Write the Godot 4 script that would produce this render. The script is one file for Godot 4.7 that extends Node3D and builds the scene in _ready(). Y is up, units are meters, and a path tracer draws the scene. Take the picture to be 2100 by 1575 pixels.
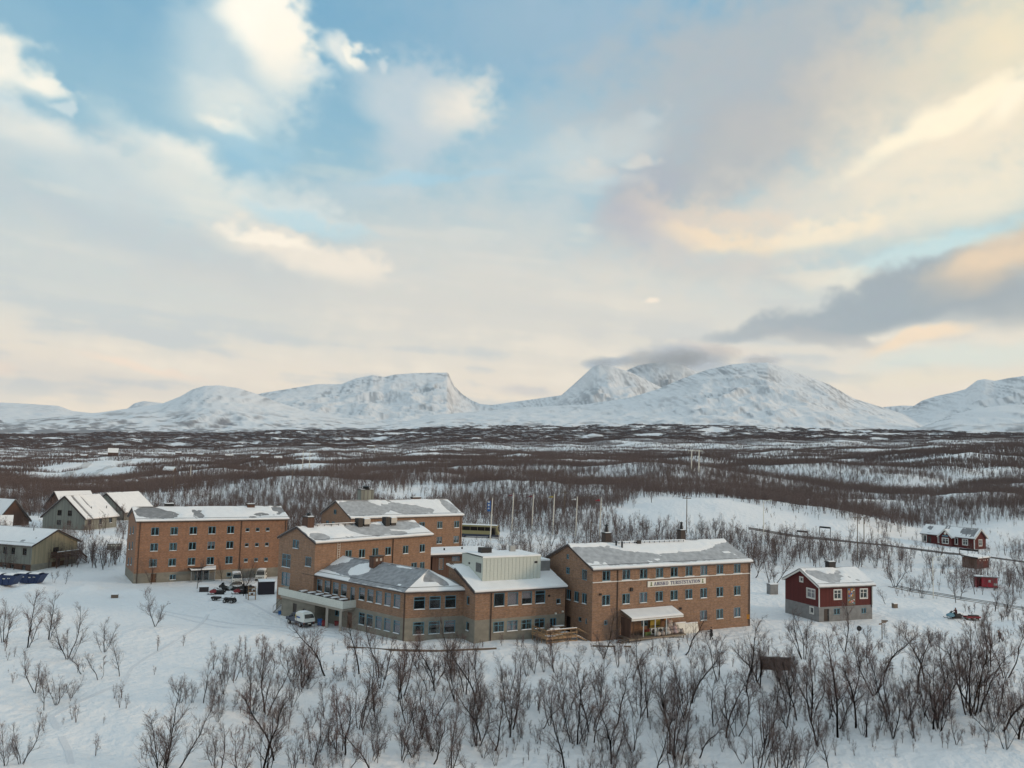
extends Node3D

# Winter view over a brick mountain lodge towards far fells. y is up, metres, the camera looks down -z.
const FOCAL := 1700.0          # focal length in pixels of the 2100 x 1575 photograph
const TILT := 0.0871343        # camera tilted up
const ROLL := 0.0279253        # camera rolled
const EYE := 26.0

var taken := {}
var meshes := {}
var M := {}
var rng := RandomNumberGenerator.new()
var n_hill := FastNoiseLite.new()
var n_mid := FastNoiseLite.new()
var n_fine := FastNoiseLite.new()
var n_cover := FastNoiseLite.new()
var n_ridge := FastNoiseLite.new()

# ---------------------------------------------------------------- photo pixel -> direction / place
func ray(px: float, py: float) -> Vector3:
	var p := px - 1050.0
	var q := 787.5 - py
	var a := (p * cos(ROLL) - q * sin(ROLL)) / FOCAL
	var b := (p * sin(ROLL) + q * cos(ROLL)) / FOCAL
	return Vector3(a, sin(TILT) + b * cos(TILT), -(cos(TILT) - b * sin(TILT)))

func gp(px: float, py: float, h := 0.0) -> Vector3:       # where that ray meets the level h
	var r := ray(px, py)
	var t := (h - EYE) / r.y
	return Vector3(r.x * t, h, r.z * t)

func ground_at(px: float, py: float) -> Vector3:          # where that ray meets the terrain
	var r := ray(px, py)
	var t := 60.0
	var last := t
	while t < 4000.0:
		var p := Vector3(0, EYE, 0) + r * t
		if p.y < land(p.x, p.z):
			for i in 12:
				var m := (last + t) * 0.5
				var q := Vector3(0, EYE, 0) + r * m
				if q.y < land(q.x, q.z):
					t = m
				else:
					last = m
			break
		last = t
		t *= 1.01
	var o := Vector3(0, EYE, 0) + r * t
	return Vector3(o.x, land(o.x, o.z), o.z)

func at_depth(px: float, py: float, depth: float) -> Vector3:
	var r := ray(px, py)
	return Vector3(0, EYE, 0) + r * (depth / -r.z)

# ---------------------------------------------------------------- naming and parts
func numbered(called: String) -> String:
	if not taken.has(called):
		taken[called] = 0
		return called
	taken[called] += 1
	return "%s_%03d" % [called, taken[called]]

func thing(called: String, label: String, category: String, at := Vector3.ZERO, turn := 0.0, group := "") -> Node3D:
	var o := Node3D.new()
	o.name = numbered(called)
	add_child(o)
	o.position = at
	o.rotation.y = turn
	o.set_meta("label", label)
	o.set_meta("category", category)
	if group:
		o.set_meta("group", group)
	return o

func part(par: Node3D, called: String, mesh: Mesh, mat: Material, xf := Transform3D()) -> MeshInstance3D:
	var o := MeshInstance3D.new()
	o.name = called
	o.mesh = mesh
	o.material_override = mat
	o.transform = xf
	par.add_child(o, true)
	return o

func group_part(par: Node3D, called: String, xf := Transform3D()) -> Node3D:
	var o := Node3D.new()
	o.name = called
	o.transform = xf
	par.add_child(o, true)
	return o

func structure(called: String, mesh: Mesh, mat: Material) -> MeshInstance3D:
	var o := part(self, numbered(called), mesh, mat)
	o.set_meta("kind", "structure")
	return o

# ---------------------------------------------------------------- shapes
func unit_box() -> Mesh:
	if not meshes.has("box"):
		var b := BoxMesh.new()
		b.size = Vector3.ONE
		meshes["box"] = b
	return meshes["box"]

func unit_rod(sides := 8, top := 1.0) -> Mesh:
	var k := "rod%d_%.2f" % [sides, top]
	if not meshes.has(k):
		var b := CylinderMesh.new()
		b.top_radius = 0.5 * top
		b.bottom_radius = 0.5
		b.height = 1.0
		b.radial_segments = sides
		b.rings = 1
		meshes[k] = b
	return meshes[k]

func box(par: Node3D, called: String, centre: Vector3, size: Vector3, mat: Material, turn := 0.0) -> MeshInstance3D:
	return part(par, called, unit_box(), mat, Transform3D(Basis(Vector3.UP, turn) * Basis.from_scale(size), centre))

func between(a: Vector3, b: Vector3, w: float, h: float) -> Transform3D:      # a bar along x from a to b
	var x := b - a
	var l := x.length()
	x /= l
	var up := Vector3.UP if absf(x.y) < 0.99 else Vector3.BACK
	var z := x.cross(up).normalized()
	var y := z.cross(x)
	return Transform3D(Basis(x * l, y * h, z * w), (a + b) * 0.5)

func beam(par: Node3D, called: String, a: Vector3, b: Vector3, w: float, h: float, mat: Material) -> MeshInstance3D:
	return part(par, called, unit_box(), mat, between(a, b, w, h))

func rod(par: Node3D, called: String, a: Vector3, b: Vector3, d: float, mat: Material, top := 1.0, sides := 8) -> MeshInstance3D:
	var y := b - a
	var l := y.length()
	y /= l
	var x := y.cross(Vector3.RIGHT if absf(y.x) < 0.9 else Vector3.UP).normalized()
	var z := x.cross(y)
	return part(par, called, unit_rod(sides, top), mat, Transform3D(Basis(x * d, y * l, z * d), (a + b) * 0.5))

func quad(st: SurfaceTool, a: Vector3, b: Vector3, c: Vector3, d: Vector3) -> void:   # seen from the front: clockwise
	for v in [a, b, c, a, c, d]:
		st.add_vertex(v)

func tri(st: SurfaceTool, a: Vector3, b: Vector3, c: Vector3) -> void:
	st.add_vertex(a)
	st.add_vertex(b)
	st.add_vertex(c)

func begin() -> SurfaceTool:
	var st := SurfaceTool.new()
	st.begin(Mesh.PRIMITIVE_TRIANGLES)
	st.set_smooth_group(-1)
	return st

func finish(st: SurfaceTool) -> ArrayMesh:
	st.generate_normals()
	return st.commit()

func bx(st: SurfaceTool, c: Vector3, s: Vector3) -> void:
	var h := s * 0.5
	var p := []
	for i in 8:
		p.append(c + Vector3(h.x if i & 1 else -h.x, h.y if i & 2 else -h.y, h.z if i & 4 else -h.z))
	quad(st, p[6], p[7], p[5], p[4])
	quad(st, p[3], p[2], p[0], p[1])
	quad(st, p[2], p[6], p[4], p[0])
	quad(st, p[7], p[3], p[1], p[5])
	quad(st, p[2], p[3], p[7], p[6])
	quad(st, p[4], p[5], p[1], p[0])

# a polygon (seen from above clockwise or not) given thickness downwards
func slab(par: Node3D, called: String, pts: Array, thick: float, mat: Material, o: Vector3) -> MeshInstance3D:
	var st := begin()
	var n := pts.size()
	var up: Vector3 = (pts[1] - pts[0]).cross(pts[2] - pts[0])
	var list := pts.duplicate()
	if up.y > 0.0:
		list.reverse()
	for i in range(1, n - 1):
		tri(st, list[0] - o, list[i] - o, list[i + 1] - o)
		var d := Vector3(0, thick, 0)
		tri(st, list[0] - o - d, list[i + 1] - o - d, list[i] - o - d)
	for i in n:
		var a: Vector3 = list[i] - o
		var b: Vector3 = list[(i + 1) % n] - o
		var d := Vector3(0, thick, 0)
		quad(st, b, a, a - d, b - d)
	return part(par, called, finish(st), mat)

# side profile (x forward, y up) swept across z, narrowing towards the top; rounded by insetting the end faces
func prism(profile: Array, width: float, top_narrow := 0.0, round_ := 0.0) -> ArrayMesh:
	var st := begin()
	var n := profile.size()
	var lo := 1e9
	var hi := -1e9
	var c := Vector2.ZERO
	for p in profile:
		lo = minf(lo, p.y)
		hi = maxf(hi, p.y)
		c += p / n
	var rings := []
	for k in [[-1.0, 1], [-1.0, 0], [1.0, 0], [1.0, 1]]:
		var ring := []
		for p in profile:
			var q: Vector2 = p
			var z: float = width * 0.5 - top_narrow * clampf((p.y - lo) / (hi - lo), 0.0, 1.0)
			if k[1] == 1:
				q = p + (c - p).normalized() * round_
			else:
				z -= round_
			ring.append(Vector3(q.x, q.y, z * k[0]))
		rings.append(ring)
	for r in 3:
		for i in n:
			var j := (i + 1) % n
			quad(st, rings[r][i], rings[r][j], rings[r + 1][j], rings[r + 1][i])
	for r in [0, 3]:
		var idx := Geometry2D.triangulate_polygon(PackedVector2Array(profile))
		for i in range(0, idx.size(), 3):
			tri(st, rings[r][idx[i]], rings[r][idx[i + 1]], rings[r][idx[i + 2]])
	return finish(st)

# ---------------------------------------------------------------- materials
func plain(name_: String, lin: Color, rough := 0.85, metal := 0.0) -> StandardMaterial3D:
	var m := StandardMaterial3D.new()
	m.resource_name = name_
	m.albedo_color = lin.linear_to_srgb()
	m.roughness = rough
	m.metallic = metal
	M[name_] = m
	return m

func noise_tex(freq: float, lo: Color, hi: Color, seed_ := 1, size := 512, kind := FastNoiseLite.TYPE_SIMPLEX_SMOOTH) -> ImageTexture:
	var n := FastNoiseLite.new()
	n.seed = seed_
	n.noise_type = kind
	n.frequency = freq
	n.fractal_octaves = 4
	var g := n.get_seamless_image(size, size, false, false, 0.2, true)
	var im := Image.create(size, size, false, Image.FORMAT_RGB8)
	var data := g.get_data()
	var bytes := PackedByteArray()
	bytes.resize(size * size * 3)
	var a := lo.linear_to_srgb()
	var b := hi.linear_to_srgb()
	for i in size * size:
		var c := a.lerp(b, data[i] / 255.0)
		bytes[i * 3] = int(c.r * 255)
		bytes[i * 3 + 1] = int(c.g * 255)
		bytes[i * 3 + 2] = int(c.b * 255)
	im.set_data(size, size, false, Image.FORMAT_RGB8, bytes)
	return ImageTexture.create_from_image(im)

func mottled(name_: String, lo: Color, hi: Color, metres: float, freq := 0.02, rough := 0.9, seed_ := 1) -> StandardMaterial3D:
	var m := plain(name_, Color.WHITE, rough)
	m.albedo_texture = noise_tex(freq, lo, hi, seed_)
	m.uv1_triplanar = true
	m.uv1_world_triplanar = true
	m.uv1_scale = Vector3.ONE / metres
	return m

func brick_material(name_: String, tone: Color, seed_: int) -> StandardMaterial3D:
	var size := 512
	var r := RandomNumberGenerator.new()
	r.seed = seed_
	var im := Image.create(size, size, false, Image.FORMAT_RGB8)
	var tones := []
	for i in 16 * 52:
		var k := r.randf_range(0.74, 1.26)
		var warm := r.randf_range(-0.15, 0.15)
		tones.append(Color(tone.r * k * (1.0 + warm * 0.4), tone.g * k, tone.b * k * (1.0 - warm)).linear_to_srgb())
	var mortar := Color(0.30, 0.24, 0.19).linear_to_srgb()
	for y in size:
		var row := int(y * 52.0 / size)
		var fy := fposmod(y * 52.0 / size, 1.0)
		for x in size:
			var u := x * 16.0 / size + (0.5 if row % 2 else 0.0)
			var col := int(u) % 16
			im.set_pixel(x, y, mortar if fy < 0.14 or fposmod(u, 1.0) < 0.05 else tones[row * 16 + col])
	var m := plain(name_, Color.WHITE, 0.92)
	m.albedo_texture = ImageTexture.create_from_image(im)
	m.uv1_triplanar = true
	m.uv1_world_triplanar = true
	m.uv1_triplanar_sharpness = 8.0
	m.uv1_scale = Vector3.ONE / 4.0
	m.detail_enabled = true
	m.detail_blend_mode = BaseMaterial3D.BLEND_MODE_MUL
	m.detail_albedo = noise_tex(0.012, Color(0.68, 0.68, 0.70), Color(1.0, 1.0, 1.0), seed_ + 5)
	m.detail_uv_layer = BaseMaterial3D.DETAIL_UV_2
	m.uv2_triplanar = true
	m.uv2_world_triplanar = true
	m.uv2_scale = Vector3(0.28, 0.09, 0.28)
	return m

func board_material(name_: String, tone: Color, pitch: float, seed_: int) -> StandardMaterial3D:
	var w := 256
	var r := RandomNumberGenerator.new()
	r.seed = seed_
	var im := Image.create(w, w, false, Image.FORMAT_RGB8)
	var tones := []
	for i in 16:
		tones.append(r.randf_range(0.82, 1.14))
	for x in w:
		var u := x * 16.0 / w
		var edge := fposmod(u, 1.0) < 0.14
		for y in w:
			var k: float = tones[int(u)] * r.randf_range(0.92, 1.08) * (0.45 if edge else 1.0)
			im.set_pixel(x, y, Color(tone.r * k, tone.g * k, tone.b * k).linear_to_srgb())
	var m := plain(name_, Color.WHITE, 0.9)
	m.albedo_texture = ImageTexture.create_from_image(im)
	m.uv1_triplanar = true
	m.uv1_scale = Vector3.ONE / (pitch * 16.0)
	m.uv1_triplanar_sharpness = 8.0
	return m

func make_materials() -> void:
	brick_material("brick_main", Color(0.305, 0.174, 0.109), 3)
	brick_material("brick_left", Color(0.30, 0.150, 0.088), 11)
	mottled("concrete", Color(0.17, 0.16, 0.135), Color(0.27, 0.25, 0.21), 6.0, 0.01, 0.95, 4)
	mottled("grey_concrete", Color(0.17, 0.17, 0.17), Color(0.26, 0.26, 0.26), 5.0, 0.01, 0.95, 5)
	mottled("roof_felt", Color(0.15, 0.152, 0.16), Color(0.33, 0.335, 0.345), 9.0, 0.012, 0.8, 6)
	mottled("roof_dusted", Color(0.25, 0.26, 0.275), Color(0.53, 0.545, 0.57), 8.0, 0.012, 0.85, 16)
	mottled("roof_wing", Color(0.17, 0.173, 0.185), Color(0.42, 0.43, 0.45), 7.0, 0.012, 0.85, 18)
	mottled("snow", Color(0.76, 0.77, 0.79), Color(0.86, 0.865, 0.875), 14.0, 0.015, 0.75, 7)
	mottled("white_panel", Color(0.46, 0.49, 0.45), Color(0.56, 0.59, 0.54), 3.0, 0.02, 0.6, 8)
	mottled("parapet", Color(0.50, 0.52, 0.48), Color(0.64, 0.66, 0.62), 4.0, 0.02, 0.7, 9)
	board_material("red_boards", Color(0.10, 0.018, 0.016), 0.14, 20)
	board_material("brown_boards", Color(0.10, 0.055, 0.04), 0.14, 21)
	board_material("beige_boards", Color(0.33, 0.28, 0.19), 0.28, 22)
	board_material("grey_boards", Color(0.22, 0.225, 0.20), 0.3, 23)
	board_material("deck_wood", Color(0.36, 0.23, 0.13), 0.14, 24)
	plain("frame_teal", Color(0.10, 0.23, 0.30), 0.5)
	plain("frame_white", Color(0.72, 0.72, 0.69), 0.5)
	plain("frame_brown", Color(0.06, 0.035, 0.025), 0.6)
	plain("trim_brown", Color(0.045, 0.025, 0.02), 0.6)
	plain("trim_white", Color(0.66, 0.65, 0.62), 0.6)
	plain("black_metal", Color(0.02, 0.02, 0.022), 0.5, 0.3)
	plain("grey_metal", Color(0.34, 0.35, 0.35), 0.45, 0.5)
	plain("pipe_brown", Color(0.05, 0.028, 0.022), 0.5)
	plain("curtain", Color(0.55, 0.53, 0.60), 0.95)
	plain("curtain_green", Color(0.20, 0.27, 0.25), 0.95)
	plain("room_floor", Color(0.06, 0.05, 0.045), 0.8)
	mottled("dark_brick", Color(0.035, 0.028, 0.026), Color(0.09, 0.065, 0.055), 1.5, 0.03, 0.9, 51)
	plain("charcoal", Color(0.025, 0.02, 0.028), 0.7)
	plain("dark_door", Color(0.035, 0.025, 0.022), 0.6)
	plain("brown_door", Color(0.11, 0.055, 0.03), 0.6)
	plain("post_wood", Color(0.30, 0.24, 0.18), 0.85)
	plain("old_wood", Color(0.16, 0.12, 0.09), 0.9)
	plain("concrete_post", Color(0.36, 0.33, 0.29), 0.9)
	plain("rubber", Color(0.012, 0.012, 0.013), 0.8)
	plain("car_white", Color(0.66, 0.67, 0.64), 0.35)
	plain("car_blue", Color(0.035, 0.045, 0.075), 0.35)
	plain("glass_dark", Color(0.012, 0.014, 0.016), 0.08)
	plain("red_paint", Color(0.22, 0.02, 0.025), 0.45)
	plain("bright_red", Color(0.40, 0.025, 0.04), 0.6)
	plain("blue_plastic", Color(0.01, 0.10, 0.30), 0.5)
	plain("skip_blue", Color(0.012, 0.03, 0.095), 0.5)
	plain("yellow", Color(0.50, 0.36, 0.05), 0.6)
	plain("orange", Color(0.50, 0.20, 0.02), 0.7)
	plain("bus_yellow", Color(0.30, 0.26, 0.13), 0.4)
	plain("flag_blue", Color(0.03, 0.12, 0.35), 0.8)
	plain("flag_red", Color(0.20, 0.05, 0.06), 0.8)
	plain("flag_white", Color(0.6, 0.6, 0.6), 0.8)
	plain("pole_white", Color(0.72, 0.68, 0.60), 0.6)
	plain("letter_blue", Color(0.05, 0.045, 0.13), 0.6)
	plain("emblem_green", Color(0.10, 0.14, 0.04), 0.6)
	plain("sign_white", Color(0.70, 0.68, 0.62), 0.6)
	plain("lamp_red", Color(0.25, 0.01, 0.01), 0.4)
	plain("asphalt_grey", Color(0.10, 0.095, 0.09), 0.95)
	plain("rail_steel", Color(0.05, 0.04, 0.035), 0.6, 0.4)
	mottled("birch_bark", Color(0.055, 0.042, 0.038), Color(0.15, 0.12, 0.10), 0.9, 0.02, 0.9, 30)
	mottled("pale_bark", Color(0.12, 0.095, 0.08), Color(0.30, 0.25, 0.21), 0.9, 0.02, 0.9, 33)
	plain("red_twig", Color(0.15, 0.095, 0.085), 0.9)
	plain("birch_twig", Color(0.14, 0.101, 0.092), 0.9)
	var g := plain("glass", Color(0.02, 0.03, 0.035), 0.03)
	g.albedo_color.a = 0.25
	g.transparency = BaseMaterial3D.TRANSPARENCY_ALPHA
	var v := plain("clothes", Color.WHITE, 0.9)
	v.vertex_color_use_as_albedo = true

# ---------------------------------------------------------------- sky
# colours here are sRGB as the eye reads them in the photograph
var sky_stops := [[-2.0, Color8(250, 232, 208)], [2.0, Color8(251, 233, 208)], [5.0, Color8(238, 226, 208)], [9.0, Color8(219, 217, 207)], [14.0, Color8(176, 197, 203)], [20.0, Color8(144, 183, 201)], [28.0, Color8(121, 167, 194)], [45.0, Color8(128, 168, 196)], [90.0, Color8(140, 170, 190)]]
# soft cloud bodies: px, py, half width, half height (px), turn (deg), opacity, colour, edge softness
var cloud_list := []

func cloud(px: float, py: float, w: float, h: float, turn: float, op: float, c: Color, soft := 0.6, rough := 1.0) -> void:
	var r := ray(px, py)
	var az := rad_to_deg(atan2(r.x, -r.z))
	var el := rad_to_deg(atan2(r.y, Vector2(r.x, r.z).length()))
	cloud_list.append([az, el, w / 29.67, h / 29.67, deg_to_rad(turn + rad_to_deg(ROLL)), op, c, soft, rough])

func make_clouds() -> void:
	var white := Color8(251, 244, 228)
	var cream := Color8(248, 232, 206)
	var peach := Color8(244, 222, 197)
	var pale := Color8(214, 219, 215)
	var veil := Color8(197, 207, 209)
	var grey := Color8(163, 175, 184)
	var dusk := Color8(170, 178, 180)
	var mauve := Color8(196, 190, 188)
	# wide veils
	cloud(200, 500, 560, 150, 4, 0.75, Color8(199, 207, 206), 0.8)
	cloud(200, 345, 300, 75, 12, 0.72, Color8(203, 212, 212), 0.6)
	cloud(950, 520, 520, 170, -4, 0.75, Color8(206, 208, 204), 0.9)
	cloud(1000, 620, 900, 110, 0, 0.6, Color8(220, 214, 203), 0.9)
	cloud(1250, 290, 330, 150, -8, 0.62, Color8(190, 203, 208), 0.8)
	# left cloud bank, upper edge lit
	cloud(420, 385, 150, 58, 16, 0.7, Color8(224, 225, 216), 0.8)
	cloud(250, 470, 330, 42, 6, 0.5, Color8(186, 198, 203), 0.9)
	cloud(120, 270, 90, 24, 10, 0.5, Color8(238, 236, 226), 1.0, 0.6)
	cloud(335, 292, 120, 30, 17, 0.62, Color8(244, 239, 226), 1.0, 0.6)
	cloud(425, 325, 60, 30, 32, 0.6, Color8(246, 239, 224), 1.0, 0.7)
	cloud(60, 285, 90, 34, 0, 0.55, Color8(236, 232, 220), 0.8)
	cloud(560, 400, 130, 40, 8, 0.55, Color8(222, 226, 220), 0.7)
	cloud(620, 440, 110, 26, 6, 0.5, Color8(212, 222, 222), 0.7)
	# left corner cloud
	cloud(5, 135, 70, 70, 20, 0.92, Color8(247, 241, 226), 0.6)
	cloud(70, 178, 62, 22, 10, 0.75, Color8(240, 238, 226), 0.65)
	cloud(110, 192, 45, 12, 4, 0.7, white, 0.6)
	cloud(25, 225, 60, 14, 0, 0.45, Color8(214, 224, 224), 0.7)
	cloud(155, 230, 32, 9, 6, 0.55, Color8(226, 230, 226), 0.6)
	# tall white cloud
	cloud(480, 120, 160, 150, 20, 0.62, Color8(215, 222, 220), 0.75)
	cloud(560, 45, 120, 75, 25, 0.92, Color8(250, 244, 229), 0.5)
	cloud(545, 60, 85, 55, 10, 0.8, Color8(252, 247, 233), 0.6)
	cloud(590, 130, 75, 70, -30, 0.8, Color8(250, 242, 226), 0.6)
	cloud(470, 215, 120, 55, 14, 0.6, Color8(228, 229, 220), 0.7)
	cloud(480, 243, 62, 20, 8, 0.85, Color8(248, 240, 224), 0.6)
	cloud(712, 115, 40, 34, 40, 0.75, Color8(246, 240, 228), 0.6)
	cloud(735, 120, 14, 26, -20, 0.8, white, 0.5)
	cloud(650, 160, 50, 16, -6, 0.4, Color8(216, 224, 224), 0.7)
	cloud(778, 133, 11, 13, 0, 0.6, Color8(232, 232, 226), 0.6)
	# middle grey-white cloud
	cloud(860, 210, 150, 78, 2, 0.85, Color8(196, 206, 210), 0.5)
	cloud(950, 215, 85, 62, -12, 0.85, Color8(226, 222, 212), 0.75)
	cloud(975, 200, 52, 45, 20, 0.55, Color8(240, 232, 218), 0.8)
	cloud(860, 300, 120, 62, -6, 0.72, Color8(192, 203, 208), 0.65)
	cloud(760, 385, 150, 34, -8, 0.45, Color8(196, 208, 212), 0.7)
	# blue strip
	cloud(870, 368, 150, 13, -8, 0.5, Color8(160, 203, 222), 0.8)
	cloud(1255, 362, 45, 13, -6, 0.65, Color8(172, 208, 224), 0.7)
	# small lit cloud low
	cloud(640, 452, 130, 20, 7, 0.6, Color8(178, 210, 220), 0.7)
	cloud(520, 300, 90, 60, 20, 0.45, Color8(138, 188, 213), 0.8)
	cloud(620, 515, 190, 42, 8, 0.85, Color8(238, 228, 212), 0.6)
	cloud(540, 485, 105, 15, 6, 0.8, Color8(250, 240, 222), 0.6)
	cloud(730, 545, 90, 16, 8, 0.6, Color8(238, 228, 212), 0.7)
	cloud(470, 560, 200, 40, 4, 0.4, Color8(196, 200, 200), 0.9)
	cloud(300, 752, 120, 9, 8, 0.75, Color8(250, 228, 205), 0.6, 0.4)
	cloud(0, 757, 40, 12, 4, 0.7, Color8(250, 226, 202), 0.7, 0.4)
	cloud(250, 790, 380, 34, 2, 0.35, Color8(206, 204, 200), 0.9, 0.4)
	# right: large grey deck with warm underside
	cloud(1180, 60, 420, 130, 0, 0.75, Color8(158, 182, 198), 0.85)
	cloud(1560, 130, 430, 170, -14, 0.9, Color8(175, 182, 186), 0.7)
	cloud(1480, 320, 300, 110, -28, 0.86, Color8(172, 179, 184), 0.6)
	cloud(1700, 230, 330, 120, -24, 0.7, Color8(190, 188, 184), 0.8)
	cloud(1320, 400, 90, 90, -30, 0.75, Color8(172, 178, 186), 0.6)
	cloud(1350, 470, 150, 60, 8, 0.7, Color8(188, 186, 190), 0.7)
	cloud(1950, 160, 260, 170, -10, 0.75, Color8(224, 214, 194), 0.9)
	cloud(2080, 80, 130, 150, 10, 0.8, Color8(236, 224, 196), 0.9)
	cloud(1720, 400, 430, 105, -18, 0.7, Color8(232, 220, 202), 1.0)
	cloud(1960, 300, 240, 85, -24, 0.75, Color8(243, 230, 206), 0.95)
	cloud(1930, 245, 190, 22, -26, 0.85, Color8(255, 243, 216), 0.7)
	cloud(2070, 200, 70, 26, -30, 0.8, Color8(255, 244, 220), 0.7)
	cloud(2030, 400, 210, 66, -14, 0.75, Color8(245, 232, 208), 0.9)
	cloud(1450, 440, 180, 36, 10, 0.55, Color8(232, 212, 190), 0.8)
	cloud(1480, 485, 130, 26, 8, 0.75, Color8(246, 222, 190), 0.7)
	cloud(1680, 470, 120, 28, -4, 0.7, Color8(252, 234, 204), 0.7)
	cloud(1500, 540, 260, 36, 4, 0.55, Color8(204, 200, 194), 0.8)
	# upper warm patches
	cloud(1200, 300, 150, 40, -12, 0.42, Color8(216, 218, 212), 0.7)
	cloud(1320, 235, 50, 20, -18, 0.4, Color8(210, 216, 214), 0.7)
	cloud(1300, 320, 40, 14, -4, 0.5, Color8(232, 222, 208), 0.7)
	cloud(1200, 350, 110, 26, 4, 0.5, Color8(222, 216, 206), 0.8)
	# blue gap right and low grey cloud
	cloud(1960, 505, 150, 26, -14, 0.8, Color8(190, 218, 222), 0.7)
	cloud(1830, 545, 120, 20, -10, 0.55, Color8(206, 222, 220), 0.8)
	cloud(1720, 560, 120, 28, 10, 0.6, Color8(240, 230, 210), 0.7)
	cloud(1950, 595, 230, 58, -9, 0.92, Color8(160, 170, 176), 0.45)
	cloud(1780, 635, 230, 42, -10, 0.9, Color8(164, 174, 179), 0.5)
	cloud(1570, 672, 140, 20, -10, 0.85, Color8(170, 178, 182), 0.55)
	cloud(1690, 690, 160, 16, 3, 0.6, Color8(182, 184, 184), 0.7)
	cloud(2090, 620, 120, 50, -4, 0.8, Color8(166, 174, 178), 0.6)
	cloud(2080, 530, 130, 50, -22, 0.85, Color8(216, 198, 176), 0.6)
	cloud(2040, 548, 90, 24, -8, 0.6, Color8(238, 214, 184), 0.7)
	cloud(1880, 690, 90, 18, -14, 0.8, Color8(248, 224, 194), 0.6)
	cloud(1960, 735, 200, 24, -4, 0.5, Color8(216, 230, 222), 0.8, 0.5)
	cloud(1880, 780, 170, 22, -2, 0.5, Color8(240, 230, 206), 0.8, 0.5)
	# cloud caps above the fells
	cloud(1245, 742, 52, 14, -6, 0.85, Color8(176, 186, 194), 0.55, 0.6)
	cloud(1390, 735, 110, 32, -4, 0.85, Color8(178, 184, 190), 0.6, 0.6)
	cloud(1555, 742, 40, 16, 0, 0.7, Color8(190, 192, 194), 0.6, 0.6)
	cloud(1480, 715, 90, 16, 4, 0.4, Color8(226, 208, 196), 0.8, 0.6)
	cloud(1075, 806, 70, 14, 2, 0.55, Color8(205, 202, 200), 0.7, 0.5)
	cloud(1340, 618, 10, 7, 0, 0.75, Color8(250, 234, 214), 0.6, 0.5)

func sky_base(el: float) -> Color:
	for i in range(1, sky_stops.size()):
		if el < sky_stops[i][0]:
			var t: float = clampf((el - sky_stops[i - 1][0]) / (sky_stops[i][0] - sky_stops[i - 1][0]), 0.0, 1.0)
			return (sky_stops[i - 1][1] as Color).lerp(sky_stops[i][1], t)
	return sky_stops[-1][1]

var sky_n1 := FastNoiseLite.new()
var sky_n2 := FastNoiseLite.new()
var sky_n3 := FastNoiseLite.new()
var sky_n4 := FastNoiseLite.new()

func sky_color(az: float, el: float, active: Array) -> Color:
	var c := sky_base(el)
	var ar := deg_to_rad(az)
	var er := deg_to_rad(el)
	# a direction on the sphere, so that the noise has no seam; flattened so that clouds stretch along the horizon
	var d := Vector3(sin(ar) * cos(er), sin(er) * 1.35, -cos(ar) * cos(er)) * 100.0
	var w1 := sky_n1.get_noise_3dv(d)
	var w2 := sky_n2.get_noise_3dv(d)
	var w3 := sky_n3.get_noise_3dv(d)
	var w4 := sky_n4.get_noise_3dv(d)
	# broken cloud cover everywhere, thin in the part of the sky that the listed bodies fill
	var inside := smoothstep(40.0, 33.0, absf(az)) * smoothstep(38.0, 31.0, el)
	var cov := smoothstep(-0.30, 0.30, w1 + 0.35 * w3) * (0.92 - 0.86 * inside)
	var body := Color8(222, 222, 216).lerp(Color8(255, 246, 228), smoothstep(-0.1, 0.5, w2))  # unseen cloud beyond the view is thicker and brightened to lighten the snow
	c = c.lerp(body, cov)
	# thin layered sheets low in the sky
	var w5 := sky_n1.get_noise_3d(d.x * 0.5, d.y * 3.2 + d.x * 0.25, d.z * 0.5) + 0.35 * w3
	var low := smoothstep(24.0, 12.0, el) * smoothstep(1.0, 4.0, el)
	c = c.lerp(Color8(246, 234, 214), 0.55 * low * smoothstep(0.05, 0.5, w5)).lerp(Color8(190, 199, 203), 0.55 * low * smoothstep(-0.05, -0.5, w5))
	for b in active:
		var dx: float = az - b[0] + (w2 * 1.7 + w3 * 1.0 + w4 * 0.3) * b[8]
		var dy: float = el - b[1] + (w1 * 1.0 + w3 * 0.55 + w4 * 0.2) * b[8]
		var s := sin(b[4])
		var k := cos(b[4])
		var u: float = (dx * k - dy * s) / b[2]
		var v: float = (dx * s + dy * k) / b[3]
		var r := sqrt(u * u + v * v)
		if r < 1.45:
			var soft: float = b[7]
			var a: float = b[5] * smoothstep(1.0 + soft * 0.45, 1.0 - soft, r + w3 * 0.30 + w4 * 0.16) * (1.0 + 0.12 * w4)
			c = c.lerp(b[6], a)
	var warm := smoothstep(10.0, 70.0, az) * smoothstep(160.0, 90.0, az)
	c = c.lerp(Color(c.r * 1.02, c.g * 1.0, c.b * 0.97), warm)
	return c

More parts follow.
